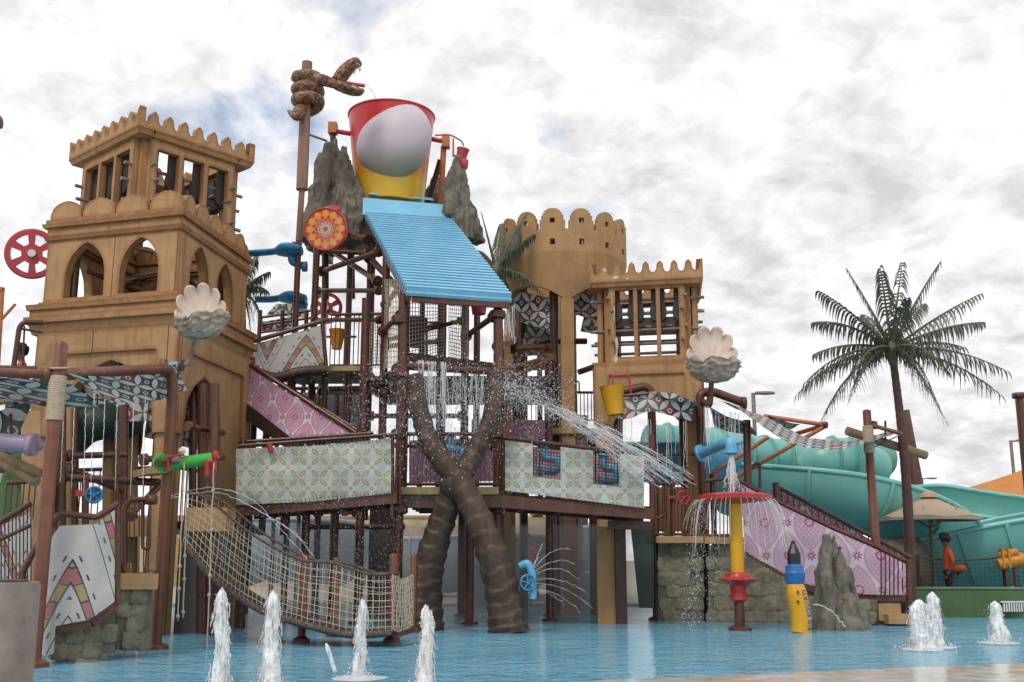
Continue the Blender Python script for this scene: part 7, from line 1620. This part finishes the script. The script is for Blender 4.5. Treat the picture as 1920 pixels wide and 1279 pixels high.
# ------------------------------------------------------------------ people
def body(name, parent, base, yaw, joints, edges, zones, mats):
    """joints: name -> (x forward, y left, z, radius)"""
    me = bpy.data.meshes.new(name); names = list(joints); me.from_pydata([joints[k][:3] for k in names], [(names.index(a), names.index(b)) for a, b in edges], [])
    ob = bpy.data.objects.new(name, me); COL.objects.link(ob); sm = ob.modifiers.new('skin', 'SKIN'); sm.use_smooth_shade = True; su = ob.modifiers.new('sub', 'SUBSURF'); su.levels = su.render_levels = 2
    for i, k in enumerate(names): r = joints[k][3]; me.skin_vertices[0].data[i].radius = (r if isinstance(r, tuple) else (r, r)); me.skin_vertices[0].data[i].use_root = (i == 0)
    dg = bpy.context.evaluated_depsgraph_get(); m2 = bpy.data.meshes.new_from_object(ob.evaluated_get(dg)); bpy.data.objects.remove(ob)
    mb = MB(); RZ = Matrix.Rotation(yaw, 3, 'Z'); mb.add([base + RZ @ v.co for v in m2.vertices], [tuple(p.vertices) for p in m2.polygons])
    for i, p in enumerate(m2.polygons):
        c = sum((m2.vertices[k].co for k in p.vertices), V()) / len(p.vertices); k = zones(c)
        if k: mb.mi[i] = k
    return O(name, mb, mats, parent, smooth=True)
def lifeguard(label, base, yaw, s=1.0, tube=True, hat='wide', sit=False):
    t = T('person', label, 'person', base); J = dict(pel=(0, 0, .93, (.15, .13)), wst=(.01, 0, 1.08, (.145, .115)), chs=(.0, 0, 1.30, (.18, .135)), nck0=(-.01, 0, 1.46, .075), nck=(.01, 0, 1.52, .055), hd0=(.03, 0, 1.60, .085), hd=(.03, 0, 1.70, .092),
        shl=(-.01, .17, 1.40, .075), ell=(-.07, .25, 1.12, .05), wrl=(.06, .24, .90, .035), hnl=(.10, .23, .82, .035), shr=(-.01, -.17, 1.40, .075), elr=(-.12, -.24, 1.13, .05), wrr=(-.16, -.22, .90, .035), hnr=(-.17, -.21, .82, .035),
        hpl=(0, .10, .86, .10), knl=(.03, .11, .50, .065), anl=(-.02, .11, .09, .045), ftl=(.13, .12, .04, .04), hpr=(0, -.10, .86, .10), knr=(-.01, -.11, .50, .065), anr=(-.06, -.11, .09, .045), ftr=(.09, -.12, .04, .04))
    E_ = [('pel', 'wst'), ('wst', 'chs'), ('chs', 'nck0'), ('nck0', 'nck'), ('nck', 'hd0'), ('hd0', 'hd'), ('chs', 'shl'), ('shl', 'ell'), ('ell', 'wrl'), ('wrl', 'hnl'), ('chs', 'shr'), ('shr', 'elr'), ('elr', 'wrr'), ('wrr', 'hnr'), ('pel', 'hpl'), ('hpl', 'knl'), ('knl', 'anl'), ('anl', 'ftl'), ('pel', 'hpr'), ('hpr', 'knr'), ('knr', 'anr'), ('anr', 'ftr')]
    J = {k: (v[0] * s, v[1] * s, v[2] * s, tuple(q * s for q in v[3]) if isinstance(v[3], tuple) else v[3] * s) for k, v in J.items()}
    def z(c):
        x, y, zz = c / s
        if zz > 1.49: return 0
        if abs(y) > .19 and zz < 1.17: return 0
        if zz > .98: return 1
        if zz > .52 and abs(y) < .2: return 2
        return 0
    body('body', t, base, yaw, J, E_, z, [SKIN, SHIRT, BLACK]); RZ = Matrix.Rotation(yaw, 3, 'Z'); hc = base + RZ @ V((.03, 0, 1.72)) * s
    O('hat', MB().lathe([(.195 * s, -.03 * s), (.20 * s, -.02 * s), (.125 * s, .0), (.115 * s, .10 * s), (.09 * s, .125 * s), (.02 * s, .135 * s)] if hat == 'wide' else [(.12 * s, -.03), (.12 * s, .04), (.08 * s, .1), (.01, .115)], hc, 20), BLACK, t, smooth=40)
    O('hair', MB().lathe([(.03 * s, -.13 * s), (.085 * s, -.10 * s), (.105 * s, -.02 * s), (.1 * s, .05 * s)], hc + RZ @ V((-.035, 0, 0)) * s, 14), BLACK, t, smooth=True)
    O('nose', MB().lathe([(.018 * s, -.02 * s), (.02 * s, 0), (.006 * s, .03 * s)], hc + RZ @ V((.095, 0, -.075)) * s, 8), SKIN, t, smooth=True)
    for sg in (-1, 1): O('ear', MB().lathe([(.005, -.03 * s), (.016 * s, 0), (.005, .03 * s)], hc + RZ @ V((0, sg * .092, -.07)) * s, 8), SKIN, t, smooth=True); O('eye', MB().lathe([(.003, -.012 * s), (.012 * s, 0), (.003, .012 * s)], hc + RZ @ V((.085, sg * .035, -.05)) * s, 8), BLACK, t, smooth=True)
    for sg in (-1, 1):
        w0 = base + RZ @ V((J['hnl' if sg > 0 else 'hnr'][0], J['hnl' if sg > 0 else 'hnr'][1], J['hnl' if sg > 0 else 'hnr'][2]))
        for k in range(4): a = w0 + RZ @ V((.028 - .018 * k, 0, -.02)) * s; O('finger', MB().tube([a, a + RZ @ V((.012, -sg * .012, -.045)) * s, a + RZ @ V((.006, -sg * .035, -.075 + .006 * abs(k - 1.5))) * s], [.010 * s, .009 * s, .007 * s], 6), SKIN, t, smooth=True)
        a = w0 + RZ @ V((.03, 0, .005)) * s; O('thumb', MB().tube([a, a + RZ @ V((.035, -sg * .01, -.025)) * s, a + RZ @ V((.04, -sg * .02, -.055)) * s], [.012 * s, .010 * s, .008 * s], 6), SKIN, t, smooth=True)
    return t, hc
pb6 = V((P(1779, 1080, 23.4).x, 23.4, .10)); yaw = math.radians(172)
pz = lambda py: P(1779, py, 23.4).z
t, hc = lifeguard('lifeguard in wide black hat and orange shirt standing under the parasol', pb6, yaw, 1.0 * (P(1779, 998, 23.4).z - .10) / 1.855)
c = P(1796, 1068, 23.5); t = T('rescue_tube', 'red and black rescue tube held behind the lifeguard', 'rescue tube', c - V((0, 0, .1)))
O('foam_float', MB().tube([c + V((-.16, .1, -.04)), c + V((-.05, .05, .01)), c + V((.10, -.06, .03)), c + V((.13, -.1, .02))], [.05, .075, .07, .03], 12), SHIRT, t, smooth=True); O('strap', MB().tube([c + V((-.02, .05, .05)), c + V((.0, .0, -.11)), c + V((.05, -.02, -.02))], .03, 8), BLACK, t, smooth=True)
zf = P(30, 692, 18.2).z - 1.28
t = T('upper_landing', 'high landing behind the pipe guard carrying the lifeguard at left', 'platform', V((P(20, 760, 18.4).x, 18.4, 0))); box('deck', (P(20, 760, 18.4).x, 18.5, zf - .05), (1.6, 1.4, .1), DARKB, t)
for dx in (-.7, .7): R('post', (P(20, 760, 18.4).x + dx, 18.9, 0), (P(20, 760, 18.4).x + dx, 18.9, zf - .1), .07, BROWN, t)
lifeguard('person in dark cap and orange shirt at the upper left behind the pipe', V((P(33, 760, 18.3).x, 18.3, zf)), math.radians(200), .96, hat='cap')
lifeguard('dark shaded person standing under the parasols beyond the trunks', V((P(988, 1080, 27).x, 27, .08)), math.radians(250), .95, hat='cap')
# ------------------------------------------------------------------ spray mist hanging under the bridges
m, nt, b = newmat('spray_mist'); nt.nodes.remove(b); pv = nt.nodes.new('ShaderNodeVolumePrincipled'); pv.inputs['Color'].default_value = (.92, .95, .97, 1); pv.inputs['Density'].default_value = .16
nt.links.new(pv.outputs[0], nt.nodes['Material Output'].inputs['Volume'])
a, b_ = P(470, 1100, 20.8), P(1225, 1100, 21)
O('mist', MB().box(((a.x + b_.x) / 2, 23.4, .93), (b_.x - a.x, 4.8, 1.84)), m, kind='stuff')
